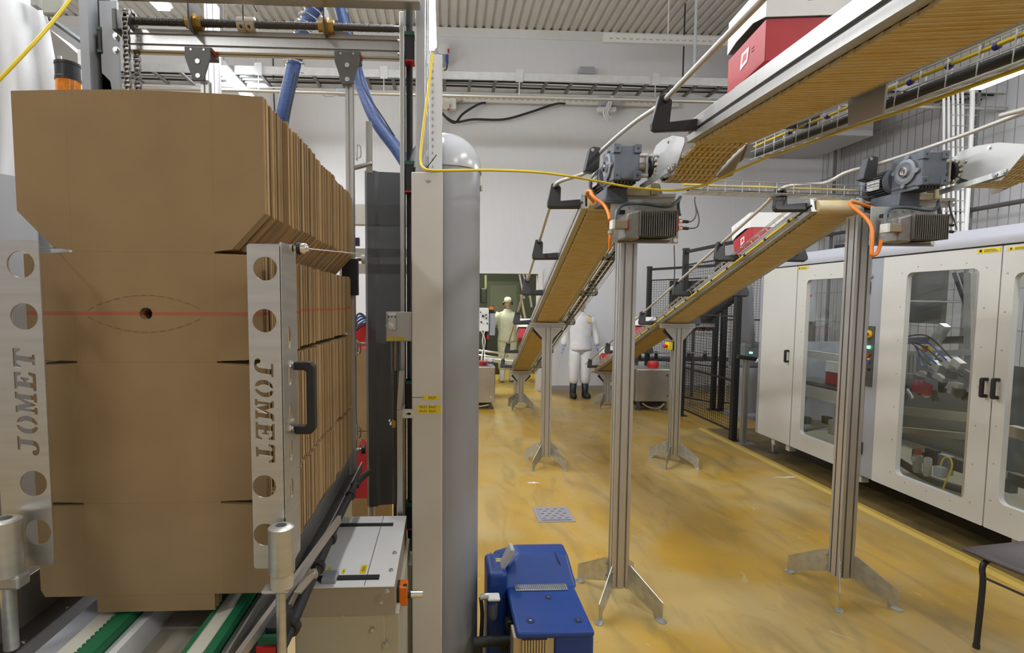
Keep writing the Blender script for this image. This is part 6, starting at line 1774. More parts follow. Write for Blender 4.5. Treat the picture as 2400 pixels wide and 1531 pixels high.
B().tube([p0 + V(0, -0.2, 0.04), p0 + V(0, -0.22, 0.1), p0 + V(0, -0.27, 0.12), p0 + V(0, -0.29, 0.05), p0 + V(0, -0.24, -0.1), p0 + V(0.02, -0.2, -0.2)], 0.006, 6, 5).build('yellow_lead', YEL, t)
B().tube([p0 + V(0.05, 0.25, -0.05), p0 + V(0.1, 0.0, -0.13), p0 + V(0.1, -0.3, -0.12), p0 + V(0.1, -0.45, -0.1)], 0.03, 8, 5).build('black_hose', RUB, t)
for k in range(7):
    p1 = p0 + V(0.25, 0.25 - 0.12 * k, -0.02 + 0.03 * (k % 2))
    B().box(p1, (0.06, 0.09, 0.10 + 0.03 * (k % 3))).build('cable_box', (GUN, BLKM, GREYB)[k % 3], t, bevel=0.005)
x = XCB + 0.35
carton('red and white carton behind the left cabinet window', V(x + 0.18, PX(1948, 900, x).y, PX(1950, 904, x).z), math.pi / 2, 0.0, 1.0, open_=0.04)
carton('red carton just visible in the last cabinet window at the right edge', V(XCB + 0.3, Yu(2412), 1.1), math.pi / 2, 0.0, 1.0)
bar_(2370, 1010, 2560, 1060, XCB + 0.3, 0.06, 0.08, STAIN, 'lower_beam')
bar_(2370, 1120, 2560, 1180, XCB + 0.3, 0.06, 0.08, GUN, 'lower_beam')
# dark clip-on on the cabinet roof near the conveyor
tag(B().b2(atx(1955, 583, XCB + 0.4), atx(1976, 572, XCB + 0.4) + V(0.06, 0, 0)).build('roof_clip', BLK, bevel=0.004), 'small black clip on the roof of the white cabinet', 'clip')

# ------------------------------------------------------------------ black mesh safety fence
def fence(lab, p0, p1, zt, name='safety_fence', z0=0.12):
    p0, p1 = Vector(p0), Vector(p1)
    t = thing(name, lab, 'fence', (p0 + p1) / 2, 'black safety fences')
    d = (p1 - p0); L_ = d.length; d.normalize(); q = V(-d.y, d.x, 0)
    for p in (p0, p1):
        ps = B().box(p + V(0, 0, zt / 2), (0.07, 0.07, zt)).build('post', BLKM, t, bevel=0.004)
        B().box(p + V(0, 0, 0.006), (0.16, 0.12, 0.012)).build('foot_plate', BLKM, ps, bevel=0.003)
        B().box(p + V(0, 0, zt + 0.01), (0.08, 0.08, 0.03)).build('post_cap', BLK, ps, bevel=0.006)
    B().bar(p0 + V(0, 0, zt - 0.03), p1 + V(0, 0, zt - 0.03), 0.04, 0.04).build('top_rail', BLKM, t)
    a, c = p0 + d * 0.06, p1 - d * 0.06
    for z in (z0, zt * 0.30, zt * 0.62, zt - 0.22):
        B().bar(a + V(0, 0, z), c + V(0, 0, z), 0.02, 0.02).build('frame_bar', BLKM, t)
    g = B()
    k = 0.0
    LL = (c - a).length
    while k < LL:
        g.bar(a + d * k + V(0, 0, z0), a + d * k + V(0, 0, zt - 0.22), 0.0035, 0.0035); k += 0.05
    z = z0
    while z < zt - 0.22:
        g.bar(a + q * 0.004 + V(0, 0, z), c + q * 0.004 + V(0, 0, z), 0.0035, 0.0035); z += 0.04
    g.build('wire_mesh', BLKM, t, kind='stuff')
    return t
zf = 2.46
fence('black mesh safety fence panel beside the white cabinet', (3.54, 7.72, 0), (3.54, 6.28, 0), zf)
fence('black mesh safety fence panel set back behind the front one', (3.62, 9.3, 0), (4.25, 8.15, 0), 2.3)
fence('black mesh safety fence panel running away behind the white cabinet', (4.35, 8.1, 0), (5.6, 8.1, 0), 2.3)
t = thing('light_curtain_post', 'slim aluminium sensor post with green light beside the fence', 'post', (3.58, 6.12, 0))
profile((3.58, 6.12, 0.01), (3.58, 6.12, at(1777, 842, 6.12).z), 0.06, 0.05, 1, 1, up=(0, 1, 0)).build('post', ALU, t)
B().box((3.60, 6.12, 0.006), (0.24, 0.12, 0.012)).build('foot_plate', ZINC, t)
sh = B().bar((3.47, 6.12, at(1777, 836, 6.12).z), (3.70, 6.12, at(1777, 842, 6.12).z), 0.07, 0.05).build('sensor_head', BLK, t, bevel=0.008)
B().cyl((3.69, 6.12, at(1777, 846, 6.12).z), (3.74, 6.08, at(1777, 843, 6.12).z), 0.035, 14).build('sensor_drum', WPL, sh, smooth=40)
B().box(at(1760, 827, 6.08), (0.03, 0.02, 0.02)).build('green_light', LEDG, sh)

# ------------------------------------------------------------------ machines beyond the fence
t = thing('robot', 'grey and black handling robot behind the mesh fence', 'robot', (4.6, 7.6, 0))
B().lathe([(0.28, 0), (0.28, 0.05), (0.2, 0.08), (0.2, 0.55), (0.24, 0.6), (0.24, 0.75)], (4.5, 7.7, 0), (0, 0, 1), 24).build('base', GREYB, t, smooth=40)
B().b2((4.32, 7.5, 0.75), (4.68, 7.9, 1.12)).build('shoulder', mat('robot_grey', (0.22, 0.23, 0.25), 0.4), t, bevel=0.04)
B().bar((4.45, 7.6, 1.05), (4.25, 7.4, 1.95), 0.18, 0.2).build('upper_arm', MATS['robot_grey'], t, bevel=0.03)
B().bar((4.25, 7.4, 1.9), (3.95, 7.9, 1.45), 0.14, 0.14).build('forearm', BLKM, t, bevel=0.03)
B().box((3.92, 7.95, 1.35), (0.3, 0.24, 0.05)).build('gripper', STEEL, t)
for k in range(4): B().cyl((3.82 + 0.07 * k, 7.95, 1.33), (3.82 + 0.07 * k, 7.95, 1.26), 0.02, 10).build('suction_cup', RED if k % 2 else BLK, t)
t = thing('roller_table', 'dark transfer conveyor with black guide clamps behind the sloping conveyor', 'conveyor', (4.0, 9.5, 0))
zt = at(1600, 835, 9.4).z
B().b2((3.35, 9.35, zt - 0.09), (5.2, 9.65, zt - 0.03)).build('table_bed', GUN, t)
B().cyl((3.35, 9.30, zt + 0.07), (5.2, 9.30, zt + 0.07), 0.012, 8).build('guide_rod', ROD, t)
for k in range(6):
    xx = 3.5 + 0.3 * k
    B().prism([(-0.03, 0), (0.03, 0), (0.02, 0.14), (-0.02, 0.14)], (xx, 9.32, zt - 0.05), (1, 0, 0), (0, 0, 1), (0, 0.05, 0)).build('guide_clamp', BLK, t, bevel=0.005)
for xx in (3.45, 5.1): B().b2((xx, 9.45, 0), (xx + 0.07, 9.55, zt - 0.09)).build('table_leg', ALU, t)
t = thing('cylinder_tank', 'grey upright cylinder with red top behind the fence', 'tank', (4.1, 7.5, 0))
B().lathe([(0.16, 0), (0.16, 0.32)], (4.75, 6.9, 1.45), (0, 0, 1), 24).build('drum', GREYB, t, smooth=40)
B().lathe([(0.12, 0), (0.12, 0.03)], (4.75, 6.9, 1.77), (0, 0, 1), 20).build('red_lid', RED, t, smooth=40)
B().b2((4.6, 6.8, 0), (4.9, 7.05, 1.45)).build('pedestal', GUN, t)
t = thing('control_screen', 'small lit operator screen seen through the fence', 'screen', at(1631, 694, 9.3))
B().b2(at(1624, 702, 9.3), at(1638, 686, 9.33)).build('screen_case', BLK, t)
B().b2(at(1625, 701, 9.285), at(1637, 687, 9.295)).build('screen', LEDB, t)
B().b2((at(1630, 700, 9.3).x - 0.02, 9.31, 0), (at(1630, 700, 9.3).x + 0.02, 9.35, at(1630, 700, 9.3).z)).build('screen_post', GUN, t)

def machine_box(lab, u0, u1, v0, v1, Y, depth, lean=0):
    a, c = at(u0, v1, Y), at(u1, v0, Y)
    t = thing('steel_case', lab, 'case', ((a.x + c.x) / 2, Y + depth / 2, 0), 'stainless cases at the conveyor ends')
    B().b2((a.x, Y, a.z), (c.x, Y + depth, c.z)).build('case_body', STAIN, t, bevel=0.012)
    q = B()
    for u in (u1 - 10,):
        for v in (v0 + 14, v1 - 14): bolt(q, at(u, v, Y), (0, -1, 0), 0.014, 0.006)
    q.build('case_screw', CHROME, t, kind='stuff')
    B().b2((a.x + 0.05, Y + 0.05, 0.06), (c.x - 0.06, Y + depth - 0.06, a.z)).build('underframe', BLKM, t)
    for x in (a.x + 0.06, c.x - 0.07):
        lg = B().b2((x - 0.02, Y + 0.04, 0.02), (x + 0.02, Y + 0.08, a.z)).build('case_leg', GUN, t)
        B().cyl((x, Y + 0.06, 0), (x, Y + 0.06, 0.025), 0.05, 12).build('foot', GUN, lg)
    B().tube([V(a.x + 0.1, Y - 0.02, a.z - 0.02), V(a.x + 0.2, Y - 0.03, 0.06), V(a.x + 0.35, Y - 0.02, 0.04), V(c.x - 0.1, Y, a.z - 0.03)], 0.014, 6, 5).build('loose_cable', mat('khaki_cable', (0.3, 0.27, 0.15), 0.5), t)
    return t, a, c
tc1, a1, c1 = machine_box('stainless case on feet beside the doorway, left', 1060, 1161, 860, 945, 8.25, 0.5)
tc2, a2, c2 = machine_box('stainless case on feet behind the tall left stand, right', 1490, 1574, 866, 942, 8.1, 0.5)
ztc = c1.z
t = thing('red_clamp', 'red plastic holder on the left stainless case', 'holder', at(1132, 860, 8.4))
B().b2(at(1122, 860, 8.4), at(1143, 847, 8.4) + V(0, 0.15, 0)).build('holder_body', RED, t, bevel=0.01)
B().cyl(at(1135, 853, 8.39), at(1135, 853, 8.37), 0.03, 12).build('holder_hole', INK, t)
t = thing('plastic_tub', 'small white lidded tub on the left stainless case', 'tub', at(1151, 860, 8.4))
B().lathe([(0.04, 0), (0.045, 0.09)], V(at(1151, 860, 8.4).x, 8.45, ztc), (0, 0, 1), 16).build('tub_body', WPL, t, smooth=40)
B().lathe([(0.05, 0), (0.05, 0.025)], V(at(1151, 860, 8.4).x, 8.45, ztc + 0.09), (0, 0, 1), 16).build('tub_lid', WPL, t, smooth=40)
B().lathe([(0.046, 0), (0.046, 0.04)], V(at(1151, 860, 8.4).x, 8.45, ztc + 0.025), (0, 0, 1), 16).build('tub_label', mat('violet_label', (0.1, 0.09, 0.25), 0.5), t, smooth=40)
t = thing('red_beaker', 'round red plastic cap on the right stainless case', 'cap', at(1533, 866, 8.3))
B().lathe([(0.085, 0), (0.09, 0.06), (0.08, 0.09)], V(at(1533, 866, 8.3).x, 8.35, c2.z), (0, 0, 1), 20).build('cap_body', RED, t, smooth=40)
B().lathe([(0.075, 0), (0.07, 0.012)], V(at(1533, 866, 8.3).x, 8.35, c2.z + 0.09), (0, 0, 1), 20).build('cap_top', RED, t, smooth=40)
# control box and beacon in the doorway
t = thing('control_box', 'white control box with knobs beside the doorway', 'control box', at(1133, 778, 8.7))
a, c = at(1095, 777, 8.7), at(1146, 722, 8.7)
B().b2((a.x, 8.7, a.z), (c.x, 9.0, c.z)).build('box', WPL, t, bevel=0.012)
for u, v, r in ((1132, 741, 0.02), (1139, 738, 0.014), (1140, 746, 0.012), (1126, 732, 0.01), (1142, 758, 0.012), (1128, 755, 0.014)):
    B().cyl(at(u, v, 8.7), at(u, v, 8.7) - V(0, 0.03, 0), r, 10).build('knob', BLK, t)
B().b2((c.x + 0.02, 8.75, at(1150, 787, 8.7).z), (at(1161, 787, 8.7).x, 8.9, at(1150, 735, 8.7).z)).build('side_case', GREYB, t, bevel=0.01)
B().b2((a.x + 0.1, 8.8, ztc), (a.x + 0.2, 8.9, a.z)).build('box_post', GUN, t)
for k in range(3): B().tube([at(1128 + 4 * k, 775, 8.68), at(1137 - 3 * k, 800, 8.66), at(1130 + 3 * k, 830, 8.66), at(1126 + 4 * k, 862, 8.5)], 0.01, 6, 5).build('lead', (WPL, RUB, WPL)[k], t)
t = thing('door_beacon', 'orange beacon on black base beside the doorway', 'beacon', at(1153, 737, 8.8))
xx = at(1153, 730, 8.8).x
B().lathe([(0.045, 0), (0.045, at(1153, 726, 8.8).z - at(1153, 737, 8.8).z)], (xx, 8.82, at(1153, 737, 8.8).z), (0, 0, 1), 16).build('base', BLK, t, smooth=40)
B().lathe([(0.043, 0), (0.043, 0.05)], (xx, 8.82, at(1153, 726, 8.8).z), (0, 0, 1), 16).build('lens', AMBER, t, smooth=40)
B().lathe([(0.045, 0), (0.04, 0.015)], (xx, 8.82, at(1153, 726, 8.8).z + 0.05), (0, 0, 1), 16).build('cap', BLK, t, smooth=40)
# leaning pipes and dark machine beyond the door
for k, (u0, v0, u1, v1) in enumerate(((1217, 642, 1228, 700), (1226, 642, 1240, 690), (1234, 642, 1246, 720), (1220, 690, 1236, 770))):
    tag(B().cyl(at(u0, v0, 10.9), at(u1, v1, 10.9), 0.025, 8).build('steel_tube', CHROME, smooth=40), 'slanting steel tube hanging in the doorway', 'tube', 'steel tubes in the doorway')
t = thing('dark_machine', 'dark machine block standing beyond the doorway', 'machine', (at(1160, 880, 12.3).x, 12.3, 0))
a, c = at(1140, 850, 12.3), at(1172, 765, 12.3)
B().b2((a.x, 12.3, 0), (c.x, 12.9, c.z)).build('machine_body', mat('deep_green_black', (0.03, 0.035, 0.03), 0.5), t, bevel=0.03)
B().b2((a.x, 12.28, c.z - 0.3), (a.x + 0.05, 12.3, c.z - 0.2)).build('red_mark', RED, t)
B().b2((a.x - 0.05, 12.3, c.z), (c.x - 0.02, 12.8, c.z + 0.25)).build('blue_tray', mat('sky_blue', (0.08, 0.25, 0.45), 0.4), t, bevel=0.02)
t = thing('wall_speaker', 'dark loudspeaker-like box on the dark wall in the doorway', 'box', at(1133, 700, 13.0))
B().b2(at(1127, 711, 13.0), at(1141, 676, 13.0) + V(0, 0.2, 0)).build('case', BLKM, t, bevel=0.02)
B().cyl(at(1138, 645, 13.1), at(1138, 676, 13.1), 0.03, 8).build('drop_pipe', mat('pale_olive', (0.3, 0.3, 0.17), 0.4, 0.3), t)
t = thing('exit_conveyor', 'low guide rail conveyor crossing the doorway', 'conveyor', (at(1190, 840, 9.75).x, 9.75, 0))
for v0, v1 in ((822, 832), (833, 843)): B().cyl(at(1120, v0, 9.7), at(1216, v1, 9.7), 0.018, 8).build('guide_rail', CHROME, t, smooth=40)
B().bar(at(1130, 842, 9.8), at(1214, 850, 9.8), 0.3, 0.05).build('belt_bed', UHMW, t)
for u in (1140, 1208): B().cyl((at(u, 850, 9.8).x, 9.8, 0), (at(u, 850, 9.8).x, 9.8, at(u, 850, 9.8).z), 0.03, 10).build('leg', ALU, t)

# ------------------------------------------------------------------ blue hot-melt unit
ZD = 0.50
P = lambda u, v: atz(u, v, ZD)
yf, yb = P(1300, 1482).y, P(1270, 1372).y
xl_, xr_ = P(1210, 1482).x, P(1396, 1482).x
t = thing('glue_melter', 'blue hot melt glue unit with stepped hood in the foreground', 'glue unit', ((xl_ + xr_) / 2, (yf + yb) / 2, 0))
B().b2((xl_, yf, ZD - 0.028), (xr_, yb + 0.15, ZD)).build('deck_cover', BLUE, t, bevel=0.012, seg=3)
fr = lambda x0, x1, y0, y1, z: [V(x0, y0, z), V(x1, y0, z), V(x1, y1, z), V(x0, y1, z)]
hx0, hx1 = at(1166, 1390, yb).x, at(1352, 1385, yb).x
vs = fr(hx0, hx1, yb - 0.02, yb + 0.30, ZD - 0.01) + fr(hx0 + 0.012, hx1 - 0.006, yb + 0.015, yb + 0.28, ZD + 0.02) + fr(at(1211, 1297, yb + 0.1).x, at(1330, 1297, yb + 0.1).x, yb + 0.10, yb + 0.19, at(1250, 1297, yb + 0.1).z)
fs = [(i, (i + 1) % 4, 4 + (i + 1) % 4, 4 + i) for i in range(4)] + [(4 + i, 4 + (i + 1) % 4, 8 + (i + 1) % 4, 8 + i) for i in range(4)] + [(3, 2, 1, 0), (8, 9, 10, 11)]
hood = B().add(vs, fs).build('hood', BLUE, t, bevel=0.014, seg=4)
xs1 = at(1302, 1297, yb + 0.1).x
sv = [at(1300, 1296, yb + 0.097), at(1336, 1372, yb - 0.0), at(1350, 1376, yb - 0.02)]
B().tube([at(1294, 1276, yb + 0.3), at(1302, 1297, yb + 0.096), at(1316, 1330, yb + 0.055), at(1331, 1362, yb + 0.008)], 0.0018, 6, 4).build('hood_seam', INK, hood)
# perforated grille strip
a, c = P(1208, 1387), P(1326, 1371)
gl = B().b2((a.x, a.y, ZD), (c.x, c.y, ZD + 0.006)).build('grille_strip', ZINC, t, bevel=0.002)
q = B()
for i in range(26):
    for j in range(3): q.box((a.x + (c.x - a.x) * (i + 0.7) / 27, a.y + (c.y - a.y) * (j + 0.7) / 3.4, ZD + 0.0062), (0.004, 0.006, 0.0006))
q.build('grille_holes', INK, gl, kind='stuff')
for u, v in ((1285, 1400), (1243, 1455), (1355, 1454)):
    o = P(u, v)
    sc_ = B().lathe([(0.014, 0), (0.016, 0.0015), (0.012, 0.0015)], o, (0, 0, 1), 16).build('screw_recess', mat('deep_blue', (0.004, 0.02, 0.09), 0.5), t)
    B().cyl(o + V(0, -0.003, 0.001), o + V(0, -0.003, 0.004), 0.006, 8).build('screw_head', CHROME, sc_)
B().b2((xl_ + 0.14, yf + 0.01, 0.12), (xr_, yb + 0.3, ZD - 0.028)).build('front_body', BLUE, t, bevel=0.01)
hsx0, hsx1 = at(1203, 1500, yf + 0.02).x, at(1304, 1500, yf + 0.02).x
hsk = B().b2((hsx0, yf + 0.02, 0.1), (hsx1, yf + 0.10, ZD - 0.03)).build('heatsink', mat('heatsink_alu', (0.55, 0.48, 0.36), 0.4, 0.7), t, bevel=0.003)
for k in range(9):
    x = hsx0 + 0.035 + (hsx1 - hsx0 - 0.075) * k / 8
    B().b2((x - 0.0035, yf + 0.005, 0.1), (x + 0.0035, yf + 0.022, ZD - 0.032)).build('fin', MATS['heatsink_alu'], hsk)
lx0, lx1 = at(1137, 1400, yb + 0.1).x, at(1182, 1400, yb + 0.1).x
B().b2((lx0, yb - 0.02, 0.05), (lx1, yb + 0.17, at(1150, 1312, yb + 0.1).z)).build('side_housing', BLUE, t, bevel=0.02, seg=4)
B().b2((lx1 - 0.02, yb + 0.0, 0.05), (hx0 + 0.13, yb + 0.35, ZD - 0.02)).build('rear_body', BLUE, t, bevel=0.01)
B().b2((lx0 + 0.028, yb + 0.03, at(1150, 1312, yb + 0.1).z - 0.1), (lx0 + 0.031, yb + 0.165, at(1150, 1312, yb + 0.1).z + 0.001)).build('housing_seam', INK, t)
zl = at(1150, 1312, yb + 0.1).z
lb = B().b2((lx0 + 0.045, yb + 0.08, zl), (lx0 + 0.085, yb + 0.11, zl + 0.001)).build('yellow_label', mat('pale_yellow_label', (0.75, 0.68, 0.2), 0.5), t)
text('DOS', 0.02, Matrix.Translation((lx0 + 0.065, yb + 0.095, zl + 0.0014)), 0.0004).build('label_text', INK, lb)
dp = B().prism([(0, 0), (0.012, -0.006), (0.058, 0.062), (0.06, 0.088), (0.044, 0.09)], at(1173, 1338, yb + 0.02), (1, 0, 0), (0, 0, 1), (0, 0.07, 0)).build('display', mat('display_case', (0.5, 0.48, 0.45), 0.4), t, bevel=0.005)
rg = B().b2(at(1143, 1412, yb - 0.1), at(1170, 1388, yb - 0.05)).build('pressure_regulator', WPL, t, bevel=0.006)
B().lathe([(0.014, 0), (0.018, 0.01), (0.018, 0.06)], at(1156, 1450, yb - 0.08), (0, 0, 1), 14).build('filter_bowl', mat('smoke_bowl', (0.1, 0.11, 0.14), 0.15), rg, smooth=40)
B().cyl(at(1125, 1400, yb - 0.08), at(1145, 1398, yb - 0.08), 0.012, 10).build('inlet_elbow', ZINC, rg)
B().tube([at(1127, 1402, yb - 0.08), at(1130, 1440, yb - 0.07), at(1127, 1500, yb - 0.06), at(1120, 1560, yb - 0.05)], 0.008, 8, 4).build('air_hose', RUB, rg, smooth=60)
B().cyl(at(1110, 1506, yb - 0.12), at(1205, 1500, yb - 0.12), 0.02, 10).build('outlet_hose', RUB, t, smooth=40)
for u, v in ((1120, 1520), (1180, 1510), (1195, 1462)): B().box(at(u, v, yb - 0.1), (0.035, 0.04, 0.04)).build('hose_fitting', BLKM, t, bevel=0.006)
B().b2((lx0, yb - 0.02, 0.0), (xr_ - 0.02, yb + 0.4, 0.1)).build('stand_base', GUN, t)

# ------------------------------------------------------------------ chair at the right edge
t = thing('stacking_chair', 'brown seated stacking chair with black tube legs at the right edge', 'chair', (2.8, 2.5, 0))
def seat_pt(i, j, n=8):
    fx, fy = i / n, j / n
    x = 2.605 + 0.43 * fx; y = 2.33 + 0.42 * fy
    z = 0.452 - 0.018 * math.sin(math.pi * fx) * math.sin(math.pi * fy) + (0.012 * (1 - fx) if False else 0)
    return V(x, y, z)
vs = [seat_pt(i, j) for j in range(9) for i in range(9)]
fs = [(j * 9 + i, j * 9 + i + 1, (j + 1) * 9 + i + 1, (j + 1) * 9 + i) for j in range(8) for i in range(8)]
st = B().add(vs, fs).build('seat', CHAIR, t, smooth=180)
md = st.modifiers.new('s', 'SOLIDIFY'); md.thickness = 0.018; md.offset = -1
md = st.modifiers.new('b', 'BEVEL'); md.width = 0.006; md.segments = 2
r = 0.0125
for y0, y1 in ((2.66, 2.63), (2.42, 2.30)):
    yfoot = y1
    f1 = atz(2250, 1508, 0).x if y0 == 2.66 else 2.56
    for x0, xs in ((f1, 1), (3.04, -1)):
        xt = 2.64 if xs > 0 else 2.99
        lg = B().tube([V(x0, yfoot, 0.005), V(x0 + (xt - x0) * 0.55, y0 - (y0 - yfoot) * 0.4, 0.30), V(xt - xs * 0.025, y0, 0.385), V(xt, y0, 0.418), V(xt + xs * 0.06, y0, 0.428), V(2.815, y0, 0.428)], r, 10, 5).build('leg', BLKM, t, smooth=60)
        B().cyl((x0, yfoot, 0), (x0 + xs * 0.001, yfoot, 0.02), r * 1.15, 10).build('foot_cap', RUB, lg)
for x in (2.61, 3.01): B().cyl((x, 2.64, 0.345), (x, 2.35, 0.345), 0.006, 8).build('side_stretcher', BLKM, t, smooth=40)
for x in (2.63, 3.0): B().tube([V(x, 2.44, 0.43), V(x, 2.30, 0.43), V(x, 2.235, 0.47), V(x, 2.21, 0.6), V(x, 2.17, 0.86)], 0.011, 8, 5).build('back_upright', BLKM, t, smooth=60)
vs = [V(2.62 + 0.39 * i / 8, 2.185 - 0.03 * math.sin(math.pi * i / 8) - 0.02 * j / 4, 0.62 + 0.25 * j / 4) for j in range(5) for i in range(9)]
fs = [(j * 9 + i, j * 9 + i + 1, (j + 1) * 9 + i + 1, (j + 1) * 9 + i) for j in range(4) for i in range(8)]
t.location = V(2.86, 2.29, 0); t.rotation_euler = (0, 0, 0.15)
bk = B().add(vs, fs).build('backrest', CHAIR, t, smooth=180)
md = bk.modifiers.new('s', 'SOLIDIFY'); md.thickness = 0.015

# ================================================================== PEOPLE
def skinned(pts, edges, rad, root, lv=2):
    me = bpy.data.meshes.new('sk'); me.from_pydata([tuple(p) for p in pts], edges, [])
    o = bpy.data.objects.new('sk', me); COL.objects.link(o)
    o.modifiers.new('skin', 'SKIN')
    sv = me.skin_vertices[0].data
    for i, r in enumerate(rad): sv[i].radius = (r, r) if not isinstance(r, tuple) else r
    sv[root].use_root = True
    s = o.modifiers.new('sub', 'SUBSURF'); s.levels = lv; s.render_levels = lv
    dg = bpy.context.evaluated_depsgraph_get()
    m2 = bpy.data.meshes.new_from_object(o.evaluated_get(dg))
    bpy.data.objects.remove(o)
    return m2

def person(lab, base, yaw, suit, boots, gloves, arms, cap, sc=1.0, muffs=False, step=0.0):
    base = Vector(base)
    t = thing('person', lab, 'person', base)
    M = Matrix.Translation(base) @ Matrix.Rotation(yaw, 4, 'Z') @ Matrix.Scale(sc, 4)
    # joints; the figure faces -Y
    P_ = [V(0, 0, .93), V(0, .01, 1.1), V(0, .01, 1.3), V(0, .01, 1.44), V(0, 0, 1.54), V(0, -.01, 1.62), V(0, -.015, 1.72)]
    R_ = [(.15, .11), (.135, .10), (.15, .105), (.11, .08), (.055, .055), (.06, .07), (.05, .06)]
    E_ = [(0, 1), (1, 2), (2, 3), (3, 4), (4, 5), (5, 6)]
    for s, (el, wr) in zip((-1, 1), arms):
        n = len(P_)
        P_ += [V(s * .17, .01, 1.43), V(*el), V(*wr)]; R_ += [.06, .045, .032]
        E_ += [(3, n), (n, n + 1), (n + 1, n + 2)]
    legs = []
    for s in (-1, 1):
        n = len(P_); st = step * s
        P_ += [V(s * .095, 0, .86), V(s * .10, -.01 + st * .5, .48), V(s * .11, .02 + st, .09), V(s * .125, -.13 + st, .04)]
        R_ += [.085, .06, .036, .022]
        E_ += [(0, n), (n, n + 1), (n + 1, n + 2), (n + 2, n + 3)]
        legs.append((P_[n], P_[n + 1], P_[n + 2], P_[n + 3]))
    me = skinned(P_, E_, R_, 0)
    bd = B(M).mesh(me).build('body', SKIN, t, smooth=180)
    # head with face
    hd = B(M)
    rings = []
    for k in range(13):
        a = -math.pi / 2 + math.pi * k / 12
        z = 1.665 + 0.118 * math.sin(a); f = math.cos(a)
        jaw = 0.82 if a < -0.5 else 1.0
        rings.append((V(0, -0.012 - 0.012 * (1 if a < 0 else 0), z), max(0.004, 0.074 * f * jaw), max(0.004, 0.094 * f * (0.9 if a < -0.5 else 1))))
    head = hd.loft(rings, 18).build('head', SKIN, t, smooth=180)
    nose = B(M).loft([(V(0, -.104, 1.685), .008, .006), (V(0, -.118, 1.66), .012, .014), (V(0, -.108, 1.645), .012, .01)], 10).build('nose', SKIN, head, smooth=180)
    for s in (-1, 1):
        B(M).loft([(V(s * .03, -.094, 1.672 + dz), rr, rr * .5) for dz, rr in ((-.008, .003), (0, .012), (.008, .003))], 10).build('eye', INK, head, smooth=180)
        B(M).loft([(V(s * .076, .005, 1.665 + dz), .008, rr) for dz, rr in ((-.03, .006), (0, .018), (.03, .01))], 10).build('ear', SKIN, head, smooth=180)
    B(M).loft([(V(0, -.098, 1.61 + dz), .024, .006) for dz in (-.004, .004)], 10).build('mouth', mat('lips', (0.4, 0.17, 0.14), 0.5), head, smooth=180)
    # cap / hood
    rings = []
    z0 = 1.69 if cap == 'cap' else 1.60
    for k in range(10):
        f = k / 9; z = z0 + (1.80 - z0) * math.sin(f * math.pi / 2)
        q = math.cos(f * math.pi / 2) ** 0.6 if f < 1 else 0.02
        rings.append((V(0, 0.012 if cap != 'cap' else -0.005, z), .086 * max(q, .02), .108 * max(q, .02)))
    hat = B(M).loft(rings, 18).build('cap', suit, t, smooth=180)
    if muffs:
        for s in (-1, 1):
            B(M).lathe([(.032, 0), (.036, .012), (.03, .03)], V(s * .078, 0, 1.665), (s, 0, 0), 16).build('ear_muff', BLK, t, smooth=40)
        B(M).tube([V(.096 * math.cos(math.pi * k / 10), 0, 1.67 + .142 * math.sin(math.pi * k / 10)) for k in range(11)], .007, 8).build('muff_band', BLK, t, smooth=60)
    # jacket: trunk and sleeves, trousers, as cloth with folds
    def crumple(bm_, amp):
        for i, p in enumerate(bm_.v):
            bm_.v[i] = p + noise.noise_vector(p * 9.0) * amp + noise.noise_vector(p * 22.0) * amp * 0.5
    jk = B(M)
    tr = [(.86, .205, .155), (.90, .21, .158), (.98, .20, .15), (1.08, .195, .142), (1.2, .205, .145), (1.32, .215, .145), (1.40, .205, .13), (1.455, .165, .105), (1.50, .095, .085), (1.545, .068, .075)]
    jk.loft([(V(0, .005, z), a, b_) for z, a, b_ in tr], 28)
    for s, (el, wr) in zip((-1, 1), arms):
        sh = V(s * .175, .01, 1.425); el, wr = V(*el), V(*wr)
        pts = [sh - (el - sh) * .08, sh.lerp(el, .35), sh.lerp(el, .7), el, el.lerp(wr, .35), el.lerp(wr, .7), el.lerp(wr, .93)]
        jk.tube(pts, [.082, .078, .07, .066, .062, .056, .05], 16)
    crumple(jk, .012 * sc)
    jk.build('jacket', suit, t, smooth=180)
    tz = B(M)
    tz.loft([(V(0, .005, z), a, b_) for z, a, b_ in ((.80, .10, .085), (.83, .155, .118), (.87, .185, .135), (.95, .18, .135))], 24)
    for hp, kn, an, toe in legs:
        pts = [hp + V(0, 0, .03), hp.lerp(kn, .3), hp.lerp(kn, .65), kn, kn.lerp(an, .3), kn.lerp(an, .5), kn.lerp(an, .56)]
        tz.tube(pts, [.112, .106, .098, .092, .09, .086, .07], 18)
    crumple(tz, .013 * sc)
    tz.build('trousers', suit, t, smooth=180)
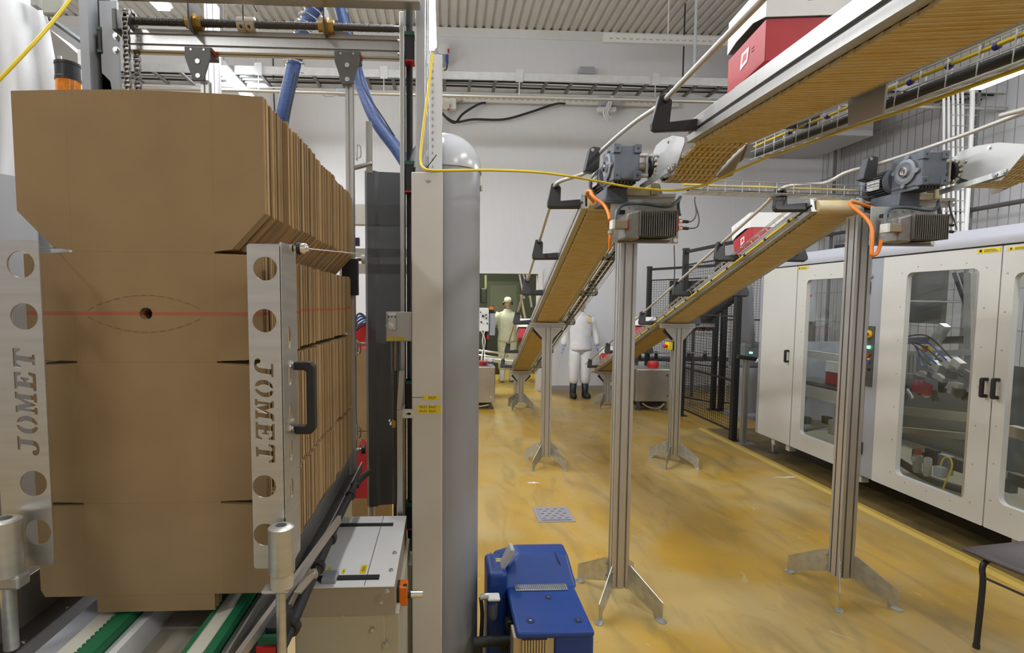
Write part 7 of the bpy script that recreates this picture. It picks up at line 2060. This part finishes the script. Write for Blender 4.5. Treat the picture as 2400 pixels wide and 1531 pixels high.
    for hp, kn, an, toe in legs:
        top = kn.lerp(an, .5)
        bt = B(M).loft([(V(an.x, an.y, .012), .052, .066), (V(an.x, an.y - .01, .06), .058, .075), (V(an.x, an.y, .12), .056, .066), (top, .066, .07)], 16)
        bt.loft([(V(toe.x, toe.y - .05, .04), .025, .032, V(1, 0, 0), V(0, 0, 1)), (V(toe.x, toe.y - .02, .046), .05, .046, V(1, 0, 0), V(0, 0, 1)), (V(toe.x, toe.y + .05, .058), .054, .056, V(1, 0, 0), V(0, 0, 1)), (V(an.x, an.y + .06, .055), .048, .052, V(1, 0, 0), V(0, 0, 1))], 14)
        bt.build('boot', boots, t, smooth=180)
        B(M).loft([(V(an.x, an.y - .045, .0), .052, .125), (V(an.x, an.y - .045, .018), .05, .122)], 18).build('sole', RUB, t)
    # hands: palm, four fingers of unequal length and a thumb
    for s, (el, wr) in zip((-1, 1), arms):
        el, wr = V(*el), V(*wr)
        d = (wr - el).normalized(); side = V(0, -1, 0) - d * (-d.y); side.normalize(); nrm = d.cross(side)
        hb = B(M)
        hb.loft([(wr - d * .03, .026, .028, side, nrm), (wr + d * .02, .034, .02, side, nrm), (wr + d * .075, .042, .016, side, nrm)], 12)
        for i, ln in enumerate((.062, .072, .068, .052)):
            o = wr + d * .07 + side * (.03 - .02 * i)
            curl = nrm * (-s * .018)
            hb.tube([o, o + d * ln * .45 + curl * .3, o + d * ln * .8 + curl, o + d * ln * .95 + curl * 1.8], [.0095, .009, .0085, .006], 8)
        o = wr + d * .015 + side * .03
        hb.tube([o, o + d * .03 + side * .02, o + d * .06 + side * .026 - nrm * s * .008], [.011, .0105, .008], 8)
        hb.build('glove' if gloves is not SKIN else 'hand', gloves, t, smooth=180)
    return t
pb0 = atz(1357, 932, 0)
tw = person('person in white coverall and black boots standing against the end wall', pb0, 0.0, SUIT, BOOT, GLOVE, (((-.27, .03, 1.17), (-.305, -.03, .93)), ((.27, .03, 1.17), (.305, -.03, .93))), 'hood', 0.985)
q = B(Matrix.Translation(pb0) @ Matrix.Scale(0.985, 4))
q.b2((.09, -.168, 1.36), (.16, -.150, 1.44)); q.build('chest_patch', mat('pale_yellow_patch', (0.75, 0.62, 0.25), 0.6), tw, bevel=0.01)
pc0 = V(at(1189, 800, 11.2).x, 11.2, 0)
person('person in cream workwear and ear muffs seen from behind in the doorway', pc0, math.pi, SUITC, WPL, SKIN, (((-.31, -.05, 1.2), (-.30, -.28, 1.1)), ((.31, -.05, 1.2), (.30, -.28, 1.1))), 'cap', 0.995, True, 0.05)
